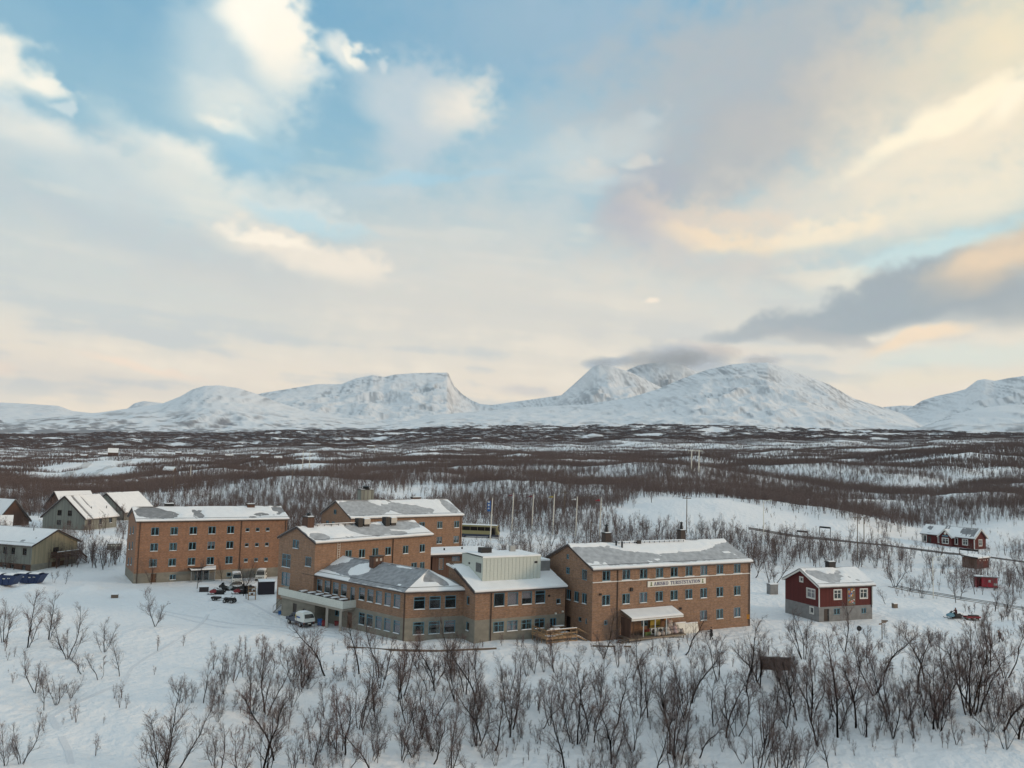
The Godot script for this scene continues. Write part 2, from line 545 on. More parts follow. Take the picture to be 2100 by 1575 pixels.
func build_sky() -> PanoramaSkyMaterial:
	make_clouds()
	sky_n1.seed = 5
	sky_n1.frequency = 0.055
	sky_n1.fractal_octaves = 4
	sky_n2.seed = 9
	sky_n2.frequency = 0.05
	sky_n2.fractal_octaves = 3
	sky_n4.seed = 27
	sky_n4.frequency = 0.42
	sky_n4.fractal_octaves = 4
	sky_n3.seed = 14
	sky_n3.frequency = 0.16
	sky_n3.fractal_octaves = 4
	var small := Image.create(1024, 512, false, Image.FORMAT_RGB8)
	for y in 512:
		var el := 90.0 - (y + 0.5) * 180.0 / 512.0
		if el < -3.0:
			small.fill_rect(Rect2i(0, y, 1024, 1), Color8(236, 222, 206))
			continue
		var act := rows_clouds(el)
		for x in 1024:
			small.set_pixel(x, y, sky_color(wrapf((x + 0.5) * 360.0 / 1024.0, -180.0, 180.0), el, act))
	small.resize(4096, 2048, Image.INTERPOLATE_CUBIC)
	var x0 := -int(38.0 / 360.0 * 4096.0)
	var x1 := int(38.0 / 360.0 * 4096.0)
	for y in range(int((90.0 - 33.0) / 180.0 * 2048.0), int((90.0 - 0.0) / 180.0 * 2048.0)):
		var el := 90.0 - (y + 0.5) * 180.0 / 2048.0
		var act := rows_clouds(el)
		for x in range(x0, x1):
			small.set_pixel(posmod(x, 4096), y, sky_color((x + 0.5) * 360.0 / 4096.0, el, act))
	var m := PanoramaSkyMaterial.new()
	m.panorama = ImageTexture.create_from_image(small)
	return m

func rows_clouds(el: float) -> Array:
	var out := []
	for b in cloud_list:
		if absf(el - b[1]) < maxf(b[3], absf(b[2] * sin(b[4]))) * 1.6 + 1.6:
			out.append(b)
	return out

# ---------------------------------------------------------------- land
var rows_d := [20.0, 70.0, 88.0, 104.0, 114.0, 185.0, 220.0, 300.0, 450.0, 700.0, 1200.0, 2000.0, 3500.0, 6000.0, 9000.0, 20000.0]
var rows_h := [
	[-7, -7, -11, -13, -13, -12, -9], [-3.2, -3.4, -5.6, -7.2, -7.2, -6.6, -5], [-1.8, -1.8, -3.4, -4.6, -4.6, -4.0, -2.8], [-0.5, -0.5, -1.0, -1.6, -1.6, -1.3, -0.8],
	[0, 0, 0, 0, 0, 0, 0], [0, 0, 0, 0, 0, 0, 0], [2, 1.5, 1, 2, 1.5, 1.5, 1.5], [4.5, 5, 8, 8, 8, 4.5, 3.5], [0, 5, 11, 17, 16, 11, 13], [-6, 0, 8, 20, 19, 20, 24],
	[-8, 0, 12, 24, 27, 38, 50], [-4, 6, 20, 34, 46, 60, 76], [4, 20, 50, 88, 118, 128, 140], [70, 110, 165, 235, 270, 255, 240], [190, 230, 290, 330, 350, 340, 320], [500, 500, 500, 500, 500, 500, 500]]
var pads := []            # level places: x, z, radius, height

func land(x: float, z: float) -> float:
	var d := maxf(sqrt(x * x + z * z), 21.0)
	var az := atan2(x, -z)
	var t := clampf((tan(clampf(az, -0.75, 0.75)) * FOCAL + 1050.0) / 350.0, 0.0, 5.999)
	var i := int(t)
	var f := smoothstep(0.0, 1.0, t - i)
	var r := 0
	while d > rows_d[r + 1] and r < 14:
		r += 1
	var g := clampf(log(d / rows_d[r]) / log(rows_d[r + 1] / rows_d[r]), 0.0, 1.0)
	g = lerpf(g, smoothstep(0.0, 1.0, g), 0.6)
	var h: float = lerpf(lerpf(rows_h[r][i], rows_h[r][i + 1], f), lerpf(rows_h[r + 1][i], rows_h[r + 1][i + 1], f), g)
	var far := smoothstep(185.0, 420.0, d)
	h += n_mid.get_noise_2d(x, z) * (0.9 * smoothstep(112.0, 92.0, d) + 2.6 * smoothstep(195.0, 300.0, d))
	h += n_hill.get_noise_2d(x, z) * (11.0 * far + 9.0 * smoothstep(2200.0, 4500.0, d))
	h += n_fine.get_noise_2d(x, z) * (0.10 + 0.25 * smoothstep(112.0, 80.0, d) + 0.4 * far) * smoothstep(3000.0, 1500.0, d)
	if d > 480.0:
		return h
	for p in pads:
		var q := Vector2(x - p[0], z - p[1]).length()
		if p[2] < 0.0:
			if q < -p[2]:
				h += p[3] * smoothstep(-p[2], 0.0, q)
			continue
		if q < p[2] * 2.0:
			h = lerpf(p[3], h, smoothstep(p[2], p[2] * 2.0, q))
	return h

func steps_az(fine: float, half: float, coarse: float) -> PackedFloat32Array:
	var a := PackedFloat32Array()
	var v := -180.0
	while v < -half - 0.01:
		a.append(v)
		v += coarse
	v = -half
	while v < half:
		a.append(v)
		v += fine
	v = half
	while v < 180.01:
		a.append(v)
		v += coarse
	a[a.size() - 1] = 180.0
	return a

func polar_mesh(azs: PackedFloat32Array, rs: PackedFloat32Array, height: Callable, tint: Callable) -> ArrayMesh:
	var na := azs.size()
	var nr := rs.size()
	var v := PackedVector3Array()
	var c := PackedColorArray()
	v.resize(na * nr)
	c.resize(na * nr)
	for j in nr:
		for i in na:
			var a := deg_to_rad(azs[i])
			var x := sin(a) * rs[j]
			var z := -cos(a) * rs[j]
			v[j * na + i] = Vector3(x, height.call(x, z), z)
	var n := PackedVector3Array()
	n.resize(na * nr)
	for j in nr:
		for i in na:
			var p := v[j * na + mini(i + 1, na - 1)] - v[j * na + maxi(i - 1, 0)]
			var q := v[mini(j + 1, nr - 1) * na + i] - v[maxi(j - 1, 0) * na + i]
			var m := p.cross(q)
			n[j * na + i] = m.normalized() if m.length_squared() > 1e-12 else Vector3.UP
			if n[j * na + i].y < 0.0:
				n[j * na + i] = -n[j * na + i]
			c[j * na + i] = tint.call(v[j * na + i], n[j * na + i])
	var idx := PackedInt32Array()
	idx.resize((na - 1) * (nr - 1) * 6)
	var k := 0
	for j in nr - 1:
		for i in na - 1:
			var a := j * na + i
			idx[k] = a
			idx[k + 1] = a + na
			idx[k + 2] = a + 1
			idx[k + 3] = a + 1
			idx[k + 4] = a + na
			idx[k + 5] = a + na + 1
			k += 6
	var arr := []
	arr.resize(Mesh.ARRAY_MAX)
	arr[Mesh.ARRAY_VERTEX] = v
	arr[Mesh.ARRAY_NORMAL] = n
	arr[Mesh.ARRAY_COLOR] = c
	arr[Mesh.ARRAY_INDEX] = idx
	var mesh := ArrayMesh.new()
	mesh.add_surface_from_arrays(Mesh.PRIMITIVE_TRIANGLES, arr)
	return mesh

# share of the ground that birch wood covers
func cover(x: float, z: float) -> float:
	var d := sqrt(x * x + z * z)
	var c := n_cover.get_noise_2d(x * 1.0, z * 1.0)
	if d > 900.0:
		c = lerpf(c, n_cover.get_noise_2d(x * 0.30 + 900.0, z * 0.30), smoothstep(900.0, 2500.0, d))
	var t := (x / maxf(-z, 1.0) * FOCAL + 1050.0) / 350.0
	var bias := 0.34
	bias += 0.35 * smoothstep(2.4, 1.2, t) * smoothstep(700.0, 300.0, d)          # dense wood behind the left houses
	bias += 0.16 * smoothstep(4.5, 6.0, t) * smoothstep(500.0, 1000.0, d)         # dark wood on the right
	bias += 0.22 * smoothstep(480.0, 300.0, d)
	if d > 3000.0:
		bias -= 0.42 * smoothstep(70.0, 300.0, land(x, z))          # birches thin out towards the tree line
	bias += 0.3 * smoothstep(2.5, 2.8, t) * smoothstep(3.9, 3.6, t) * smoothstep(225.0, 250.0, d) * smoothstep(420.0, 330.0, d)
	bias -= 0.55 * smoothstep(4.1, 4.6, t) * smoothstep(330.0, 240.0, d)          # thin birches between cottage and railway
	var k := smoothstep(-0.30, 0.28, c + bias)
	if k > 0.0:
		for o in open_cells.get(Vector2i(floori(x / 100.0), floori(z / 100.0)), []):
			k *= smoothstep(0.8, 1.25, Vector2((x - o[0]) / o[2], (z - o[1]) / o[3]).length())
	return k

var open_cells := {}

func sort_openings() -> void:
	for o in openings:
		for i in range(floori((o[0] - o[2] * 1.3) / 100.0), floori((o[0] + o[2] * 1.3) / 100.0) + 1):
			for j in range(floori((o[1] - o[3] * 1.3) / 100.0), floori((o[1] + o[3] * 1.3) / 100.0) + 1):
				var c := Vector2i(i, j)
				if not open_cells.has(c):
					open_cells[c] = []
				open_cells[c].append(o)

var openings := []          # clearings: x, z, half sizes, turn

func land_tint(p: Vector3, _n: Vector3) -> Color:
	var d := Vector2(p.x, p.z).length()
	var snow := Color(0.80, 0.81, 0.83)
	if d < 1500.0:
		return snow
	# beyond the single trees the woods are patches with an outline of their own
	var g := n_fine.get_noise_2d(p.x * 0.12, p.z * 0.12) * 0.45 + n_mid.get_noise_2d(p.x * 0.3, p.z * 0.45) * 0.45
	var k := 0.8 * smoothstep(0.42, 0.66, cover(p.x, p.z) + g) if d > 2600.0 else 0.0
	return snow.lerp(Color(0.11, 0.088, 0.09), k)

# fells: crest lines as in the photograph (pixels), distance of the crest, reach of the slopes before and behind it
var fells := [
	[9600.0, 3900.0, 1500.0, 1.45, [[900, 850], [1050, 838], [1130, 832], [1200, 829], [1290, 815], [1350, 797], [1400, 775], [1450, 757], [1500, 746], [1530, 743], [1575, 742], [1600, 751], [1650, 769], [1700, 787], [1750, 816], [1800, 832], [1850, 847], [1900, 872], [1960, 895], [2050, 915]]],
	[11800.0, 2600.0, 1500.0, 1.1, [[1060, 850], [1110, 834], [1130, 826], [1150, 811], [1175, 789], [1200, 766], [1215, 752], [1228, 747], [1250, 749], [1290, 761], [1320, 776], [1350, 791], [1390, 806], [1450, 830]]],
	[13600.0, 2200.0, 1500.0, 1.0, [[1220, 800], [1270, 767], [1290, 756], [1310, 748], [1340, 743], [1370, 742], [1400, 748], [1440, 768], [1480, 792], [1530, 815]]],
	[12000.0, 3600.0, 1800.0, 1.25, [[380, 850], [460, 825], [540, 805], [590, 797], [650, 787], [700, 787], [730, 775], [765, 768], [788, 772], [810, 767], [850, 764], [900, 763], [919, 763], [924, 775], [932, 791], [946, 806], [966, 820], [985, 828], [1030, 832], [1100, 835], [1180, 840], [1300, 850]]],
	[9300.0, 2600.0, 1400.0, 1.3, [[60, 860], [190, 848], [270, 836], [330, 828], [370, 812], [395, 797], [420, 790], [450, 789], [490, 795], [530, 808], [570, 824], [620, 840], [700, 856], [800, 870]]],
	[14500.0, 2500.0, 1500.0, 1.2, [[-200, 830], [0, 825], [60, 828], [120, 832], [150, 843], [190, 847], [255, 843], [275, 827], [295, 822], [330, 826], [380, 835], [450, 850]]],
	[10400.0, 2600.0, 1800.0, 1.2, [[1790, 860], [1850, 842], [1875, 832], [1890, 822], [1920, 812], [1950, 806], [1980, 798], [2004, 780], [2020, 777], [2040, 781], [2070, 775], [2100, 771], [2250, 760], [2500, 780]]],
	[16000.0, 2500.0, 1500.0, 1.0, [[1700, 850], [1815, 832], [1850, 829], [1880, 830], [1930, 836], [2000, 850]]],
	[7600.0, 1700.0, 2200.0, 1.2, [[1800, 905], [1870, 882], [1910, 868], [1950, 850], [2000, 838], [2050, 831], [2100, 829], [2300, 828], [2600, 830]]]]
var crests := []

func prepare_fells() -> void:
	for f in fells:
		var list := []
		for p in f[4]:
			var r := ray(p[0], p[1])
			list.append(Vector2(rad_to_deg(atan2(r.x, -r.z)), EYE + f[0] * r.y / Vector2(r.x, r.z).length()))
		crests.append(list)

func crest_height(list: Array, az: float) -> float:
	if az <= list[0].x:
		return list[0].y - (list[0].x - az) * 40.0
	for i in range(1, list.size()):
		if az < list[i].x:
			var t: float = (az - list[i - 1].x) / (list[i].x - list[i - 1].x)
			return lerpf(list[i - 1].y, list[i].y, t)
	return list[-1].y - (az - list[-1].x) * 40.0

func fell_height(x: float, z: float) -> float:
	var d := sqrt(x * x + z * z)
	var az := rad_to_deg(atan2(x, -z))
	var base := land(x, z) - 25.0
	var best := base
	var spur := n_ridge.get_noise_2d(x, z)
	var small := n_hill.get_noise_2d(x * 1.3, z * 1.3)
	for i in fells.size():
		var f: Array = fells[i]
		var t: float = (d - f[0]) / f[1] + 1.0 if d < f[0] else 1.0 - (d - f[0]) / f[2]
		if t <= 0.0:
			continue
		var hc := crest_height(crests[i], az)
		var away := 1.0 - t
		t = clampf(t - ((0.5 - spur * 0.5) * 0.15 + (0.5 - small * 0.5) * 0.022) * smoothstep(0.0, 0.35, away) * smoothstep(0.0, 0.3, t), 0.0, 1.0)
		var h: float = minf(base + (hc - base) * pow(t, f[3]), EYE + (hc - EYE) * d / f[0])
		best = maxf(best, h)
	return best

func fell_tint(p: Vector3, n: Vector3) -> Color:
	var snow := Color(0.80, 0.81, 0.83)
	var steep := smoothstep(0.93, 0.72, n.y)
	var a := n_fine.get_noise_2d(p.x * 0.10, p.z * 0.06 + p.y * 0.35)
	var b := n_ridge.get_noise_2d(p.x * 2.0, p.z * 2.0 + p.y * 7.0)
	var part_ := 0.35 + 0.9 * smoothstep(-0.35, 0.45, n_hill.get_noise_2d(p.x * 0.22, p.z * 0.22))
	var gully := n_fine.get_noise_2d(p.x * 0.16 + p.y * 0.05, p.y * 0.03 + p.z * 0.01)
	var k := part_ * clampf(0.65 * smoothstep(0.05, 0.6, gully) * smoothstep(0.99, 0.9, n.y) + steep * (0.16 + 0.8 * maxf(0.0, a + b * 0.5)) + 0.5 * smoothstep(0.0, 0.6, a * 0.8 + b * 0.4) * smoothstep(300.0, 750.0, p.y), 0.0, 0.55)
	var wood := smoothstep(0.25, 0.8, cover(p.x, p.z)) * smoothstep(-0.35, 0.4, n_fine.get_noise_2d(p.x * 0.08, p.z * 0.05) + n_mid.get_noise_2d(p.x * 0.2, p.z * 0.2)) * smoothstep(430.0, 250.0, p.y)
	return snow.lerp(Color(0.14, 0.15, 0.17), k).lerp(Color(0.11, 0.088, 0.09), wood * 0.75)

func init_noise() -> void:
	for s in [[n_hill, 3, 0.0042, 3], [n_mid, 4, 0.014, 3], [n_fine, 8, 0.11, 3], [n_cover, 21, 0.0078, 4], [n_ridge, 17, 0.0011, 4]]:
		s[0].seed = s[1]
		s[0].frequency = s[2]
		s[0].fractal_octaves = s[3]
	n_ridge.fractal_type = FastNoiseLite.FRACTAL_RIDGED

func build_land() -> void:
	var m := plain("snow_ground", Color.WHITE, 0.75)
	m.vertex_color_use_as_albedo = true
	m.heightmap_enabled = true
	m.heightmap_texture = noise_tex(0.02, Color.BLACK, Color.WHITE, 12)
	m.heightmap_scale = 24.0
	m.uv1_triplanar = true
	m.uv1_world_triplanar = true
	m.uv1_scale = Vector3.ONE / 17.0
	var rs := PackedFloat32Array([0.5, 10.0, 20.0, 35.0])
	var r := 50.0
	while r < 11000.0:
		rs.append(r)
		r *= 1.0 + (0.009 if r < 170.0 else 0.013 if r < 1200.0 else 0.017)
	rs.append(13000.0)
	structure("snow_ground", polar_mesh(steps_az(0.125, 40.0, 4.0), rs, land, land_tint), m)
	prepare_fells()
	var f := plain("fell_snow", Color.WHITE, 0.8)
	f.vertex_color_use_as_albedo = true
	var fr := PackedFloat32Array()
	r = 5600.0
	while r < 17500.0:
		fr.append(r)
		r += 60.0 if r < 14600.0 else 180.0
	var fa := PackedFloat32Array()
	var a := -46.0
	while a < 46.0:
		fa.append(a)
		a += 0.11
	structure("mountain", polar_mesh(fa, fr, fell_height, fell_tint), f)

# ---------------------------------------------------------------- birches
class Soup:
	var v := PackedVector3Array()
	var n := PackedVector3Array()
	func tri(a: Vector3, b: Vector3, c: Vector3) -> void:
		var k := (c - a).cross(b - a)
		k = k.normalized() if k.length_squared() > 1e-14 else Vector3.UP
		v.append(a)
		v.append(b)
		v.append(c)
		for i in 3:
			n.append(k)
	func tube(pts: Array, radii: Array, sides: int) -> void:
		var prev := []
		for i in pts.size():
			var dir: Vector3 = (pts[mini(i + 1, pts.size() - 1)] - pts[maxi(i - 1, 0)]).normalized()
			var x := dir.cross(Vector3(0.3, 0.2, 0.93)).normalized()
			var y := dir.cross(x)
			var ring := []
			for s in sides:
				var a := TAU * s / sides
				ring.append([pts[i] + (x * cos(a) + y * sin(a)) * radii[i], x * cos(a) + y * sin(a)])
			if i > 0:
				for s in sides:
					var e := (s + 1) % sides
					for q in [prev[s], prev[e], ring[e], prev[s], ring[e], ring[s]]:
						v.append(q[0])
						n.append(q[1])
			prev = ring
	func mesh() -> ArrayMesh:
		var arr := []
		arr.resize(Mesh.ARRAY_MAX)
		arr[Mesh.ARRAY_VERTEX] = v
		arr[Mesh.ARRAY_NORMAL] = n
		var m := ArrayMesh.new()
		m.add_surface_from_arrays(Mesh.PRIMITIVE_TRIANGLES, arr)
		return m

func rand_dir(r: RandomNumberGenerator) -> Vector3:
	return Vector3(r.randfn(), r.randfn(), r.randfn()).normalized()

func twig(s: Soup, a: Vector3, b: Vector3, w: float, r: RandomNumberGenerator) -> void:
	var side := (b - a).cross(rand_dir(r)).normalized() * w * 0.5
	s.tri(a - side, a + side, b)

# one birch of height 1 m x tall: stems from one root, rising limbs, fine twigs; detail scales the number of twigs
func grow(seed_: int, tall: float, stems: int, spread: float, bushy: float, detail: int, crook := 0.12) -> Array:
	var r := RandomNumberGenerator.new()
	r.seed = seed_
	var trunk := Soup.new()
	var crown := Soup.new()
	for k in stems:
		var lean := Vector3.UP
		if stems > 1 or spread > 0.3:
			var a := TAU * (k + r.randf() * 0.7) / stems
			lean = (Vector3.UP + Vector3(cos(a), 0, sin(a)) * spread * r.randf_range(0.5, 1.1)).normalized()
		var h := tall * (1.0 if k == 0 else r.randf_range(0.55, 0.95))
		var n := 8
		var pts := []
		var rad := []
		var p := Vector3(r.randf_range(-0.1, 0.1), -0.25, r.randf_range(-0.1, 0.1)) * (1.0 if stems > 1 else 0.0) + Vector3(0, -0.15, 0)
		var dir := lean
		var r0 := 0.0115 * h * r.randf_range(0.8, 1.2) / (1.0 + 0.12 * (stems - 1))
		for i in n + 1:
			pts.append(p)
			rad.append(r0 * pow(1.0 - float(i) / (n + 0.4), 0.8) + 0.006)
			dir = (dir + rand_dir(r) * crook + Vector3.UP * 0.10).normalized()
			p += dir * h / n
		trunk.tube(pts, rad, 5)
		var nb := int((11 + 7 * bushy) * (1.0 if k == 0 else 0.8))
		for b in nb:
			var t := r.randf_range(0.18 if bushy > 0.8 else 0.3, 0.98)
			var f := t * n
			var i := mini(int(f), n - 1)
			var o: Vector3 = (pts[i] as Vector3).lerp(pts[i + 1], f - i)
			var along: Vector3 = (pts[i + 1] - pts[i]).normalized()
			var out := along.cross(rand_dir(r)).normalized()
			var len_ := h * (0.12 + 0.27 * (1.0 - t) * r.randf_range(0.6, 1.25))
			var bd := (along * r.randf_range(0.7, 1.2) + out * r.randf_range(0.6, 1.0)).normalized()
			var bp := [o]
			var br := []
			var q := o
			for s in 4:
				bd = (bd + rand_dir(r) * 0.16 + Vector3.UP * 0.10).normalized()
				q += bd * len_ / 4.0
				bp.append(q)
			for s in 5:
				br.append(lerpf(0.35 * rad[i] + 0.006, 0.004, s / 4.0))
			crown.tube(bp, br, 3)
			var subs := int(5 + 3 * bushy)
			for s in subs:
				var g := r.randf_range(0.15, 1.0) * 4.0
				var e := mini(int(g), 3)
				var so: Vector3 = (bp[e] as Vector3).lerp(bp[e + 1], g - e)
				var sd: Vector3 = ((bp[e + 1] - bp[e]).normalized() + rand_dir(r) * 0.75 + Vector3.UP * 0.12).normalized()
				var sl := len_ * r.randf_range(0.3, 0.6)
				var sm := so + sd * sl * 0.55
				var se := sm + (sd + rand_dir(r) * 0.3).normalized() * sl * 0.5
				twig(crown, so, sm, 0.018, r)
				twig(crown, sm, se, 0.015, r)
				for w in detail:
					var wo := so.lerp(se, r.randf_range(0.1, 1.0))
					var wd := (sd + rand_dir(r) * 0.8 + Vector3(0, 0.05, 0)).normalized()
					twig(crown, wo, wo + wd * sl * r.randf_range(0.35, 0.85), 0.0078, r)
	return [trunk.mesh(), crown.mesh()]

# the same shape from few, broad slivers, for woods seen from far away
func grow_far(seed_: int, tall: float, slivers: int, width: float) -> ArrayMesh:
	var r := RandomNumberGenerator.new()
	r.seed = seed_
	var s := Soup.new()
	var stems := r.randi_range(2, 3)
	for k in stems:
		var a := TAU * (k + r.randf()) / stems
		var lean := (Vector3.UP + Vector3(cos(a), 0, sin(a)) * r.randf_range(0.1, 0.32)).normalized()
		var h := tall * r.randf_range(0.7, 1.0)
		var tip := lean * h * 0.8 + Vector3.UP * h * 0.2
		twig(s, Vector3(0, -0.3, 0), tip, width * 1.9, r)
		twig(s, Vector3(0, -0.3, 0), tip, width * 1.9, r)
		for i in slivers / stems:
			var t := r.randf_range(0.22, 1.0)
			var o := tip * t
			var d := (lean * 0.9 + rand_dir(r) * 0.9 + Vector3.UP * 0.3).normalized()
			var l := h * (0.10 + 0.24 * (1.0 - t)) * r.randf_range(0.7, 1.4)
			var e := o + d * l
			twig(s, o, e, width, r)
			for w in 3:
				var g := o.lerp(e, r.randf_range(0.3, 0.9))
				twig(s, g, g + (d + rand_dir(r) * 0.9).normalized() * l * 0.6, width * 0.75, r)
	return s.mesh()

var birch_kinds := []

func make_birches() -> void:
	# tall single, slender pair, spreading clump, low thicket, crooked
	for k in [[1, 1, 0.2, 0.9, 11, 0.16], [2, 1, 0.25, 1.1, 11, 0.22], [3, 2, 0.32, 0.9, 10, 0.19], [4, 2, 0.5, 1.0, 10, 0.22], [5, 3, 0.5, 0.9, 9, 0.2], [6, 4, 0.55, 0.7, 7, 0.17], [7, 5, 0.7, 0.6, 7, 0.18], [8, 3, 0.35, 0.8, 8, 0.26], [9, 6, 0.42, 0.5, 6, 0.14], [10, 7, 0.65, 0.4, 6, 0.18], [11, 2, 0.9, 0.8, 8, 0.34], [12, 1, 0.7, 0.9, 9, 0.34], [13, 4, 0.34, 0.6, 7, 0.16], [14, 3, 0.8, 0.7, 8, 0.26]]:
		birch_kinds.append(grow(100 + k[0], 5.0, k[1], k[2], k[3], k[4], k[5]))

func birch(p: Vector3, tall: float, kind: int, turn: float, label: String, group: String, called := "birch_tree") -> Node3D:
	var o := thing(called, label, "tree", p, turn, group)
	var s := tall / 5.0
	var xf := Transform3D(Basis.from_scale(Vector3(s, s, s)), Vector3.ZERO)
	var tone := rng.randi() % 4
	part(o, "trunk", birch_kinds[kind][0], M["pale_bark"] if tone == 0 else M["birch_bark"], xf)
	part(o, "crown", birch_kinds[kind][1], M["red_twig"] if tone == 1 else M["birch_twig"], xf)
	return o

func forest_of(par: Node3D, mesh: Mesh, list: PackedFloat32Array, mat: Material) -> void:
	var mm := MultiMesh.new()
	mm.transform_format = MultiMesh.TRANSFORM_3D
	mm.mesh = mesh
	mm.instance_count = list.size() / 12
	mm.buffer = list
	var o := MultiMeshInstance3D.new()
	o.name = "tree_cover"
	o.multimesh = mm
	o.material_override = mat
	o.set_meta("kind", "stuff")
	par.add_child(o, true)

func put_tree(list: PackedFloat32Array, p: Vector3, s: float, a: float) -> void:
	var c := cos(a) * s
	var n := sin(a) * s
	list.append_array(PackedFloat32Array([c, 0.0, n, p.x, 0.0, s, 0.0, p.y, -n, 0.0, c, p.z]))

func build_forest() -> void:
	var o := Node3D.new()
	o.name = "birch_forest"
	add_child(o)
	o.set_meta("kind", "stuff")
	o.set_meta("label", "bare brown birch wood spreading over the snowy hills behind the lodge")
	o.set_meta("category", "forest")
	var near := []
	var far := []
	var near_lists := []
	var far_lists := []
	for k in 6:
		near.append(grow_far(40 + k, 5.0, 34, 0.05))
		near_lists.append(PackedFloat32Array())
	for k in 4:
		far.append(grow_far(60 + k, 5.0, 12, 0.16))
		far_lists.append(PackedFloat32Array())
	var r := RandomNumberGenerator.new()
	r.seed = 77
	var tried := 0
	for band in [[195.0, 330.0, 0.25], [330.0, 600.0, 0.23], [600.0, 1100.0, 0.15], [1100.0, 1900.0, 0.07], [1900.0, 3300.0, 0.026]]:
		var half := deg_to_rad(37.0)
		var n := int(half * (band[1] * band[1] - band[0] * band[0]) * band[2])
		for i in n:
			var d := sqrt(lerpf(band[0] * band[0], band[1] * band[1], r.randf()))
			var a := r.randf_range(-half, half)
			var x := sin(a) * d
			var z := -cos(a) * d
			var c := cover(x, z)
			if r.randf() > c * c * 0.94 + 0.03 * c:
				continue
			var s := r.randf_range(0.5, 0.95) * (1.0 + 0.25 * c)
			if d > 900.0:
				s *= 1.15
			var p := Vector3(x, land(x, z), z)
			if d < 700.0:
				put_tree(near_lists[r.randi() % 6], p, s, r.randf() * TAU)
			else:
				put_tree(far_lists[r.randi() % 4], p, s, r.randf() * TAU)
			tried += 1
	# groves of the far plain, each copy a dozen crowns standing close together
	var grove := Soup.new()
	var gr := RandomNumberGenerator.new()
	gr.seed = 90
	for i in 12:
		var c := Vector3(gr.randf_range(-11, 11), 0, gr.randf_range(-11, 11))
		var h := gr.randf_range(3.5, 6.5)
		for k in 16:
			var a := c + Vector3(gr.randfn() * 0.5, h * gr.randf_range(0.0, 0.5), gr.randfn() * 0.5)
			twig(grove, a, a + Vector3(gr.randfn() * 1.1, h * gr.randf_range(0.35, 0.6), gr.randfn() * 1.1), 0.75, gr)
	var groves := PackedFloat32Array()
	for i in 130000:
		var d := sqrt(lerpf(3000.0 * 3000.0, 6000.0 * 6000.0, r.randf()))
		var a := r.randf_range(-0.645, 0.645)
		var x := sin(a) * d
		var z := -cos(a) * d
		var c := cover(x, z)
		if r.randf() < c * c * 0.5:
			put_tree(groves, Vector3(x, land(x, z) - 0.4, z), r.randf_range(0.75, 1.15), r.randf() * TAU)
	forest_of(o, grove.mesh(), groves, M["birch_twig"])
	for k in 6:
		forest_of(o, near[k], near_lists[k], M["birch_twig"])
	for k in 4:
		forest_of(o, far[k], far_lists[k], M["birch_twig"])
	print("forest trees ", tried)

func build_scrub() -> void:
	var o := Node3D.new()
	o.name = "dry_scrub"
	add_child(o)
	o.set_meta("kind", "stuff")
	o.set_meta("label", "thin dry twigs and saplings sticking out of the snow on the bank")
	o.set_meta("category", "scrub")
	var r := RandomNumberGenerator.new()
	r.seed = 404
	var lists := [PackedFloat32Array(), PackedFloat32Array(), PackedFloat32Array()]
	for i in 2600:
		var px := r.randf_range(-40, 2140)
		var py := r.randf_range(1330, 1600)
		var c := n_mid.get_noise_2d(px * 0.6, py * 1.2) + (0.25 if px > 430 and py < 1540 else -0.22)
		if px < 1000 and py < 1350 or r.randf() > smoothstep(-0.1, 0.5, c):
			continue
		var p := gp(px, py, -2.0)
		p.y = land(p.x, p.z)
		put_tree(lists[r.randi() % 3], p, r.randf_range(0.10, 0.42), r.randf() * TAU)
	for i in 900:
		var px := r.randf_range(1540, 2140)
		var py := r.randf_range(1110, 1330)
		var p := gp(px, py, 0.0)
		if px < 1830 and py > 1140 and py < 1300 or n_mid.get_noise_2d(p.x * 2.0, p.z * 2.0) < 0.05:
			continue
		p.y = land(p.x, p.z)
		put_tree(lists[r.randi() % 3], p, r.randf_range(0.10, 0.5), r.randf() * TAU)
	for k in 3:
		forest_of(o, grow_far(80 + k, 5.0, 40, 0.07), lists[k], M["birch_twig"])

# ---------------------------------------------------------------- building kit (all places in world metres; o is the building's own origin)
func hole(s: float, y: float, w: float, h: float, style := "pair", extra := "") -> Dictionary:
	return {"s": s, "y": y, "w": w, "h": h, "style": style, "extra": extra}

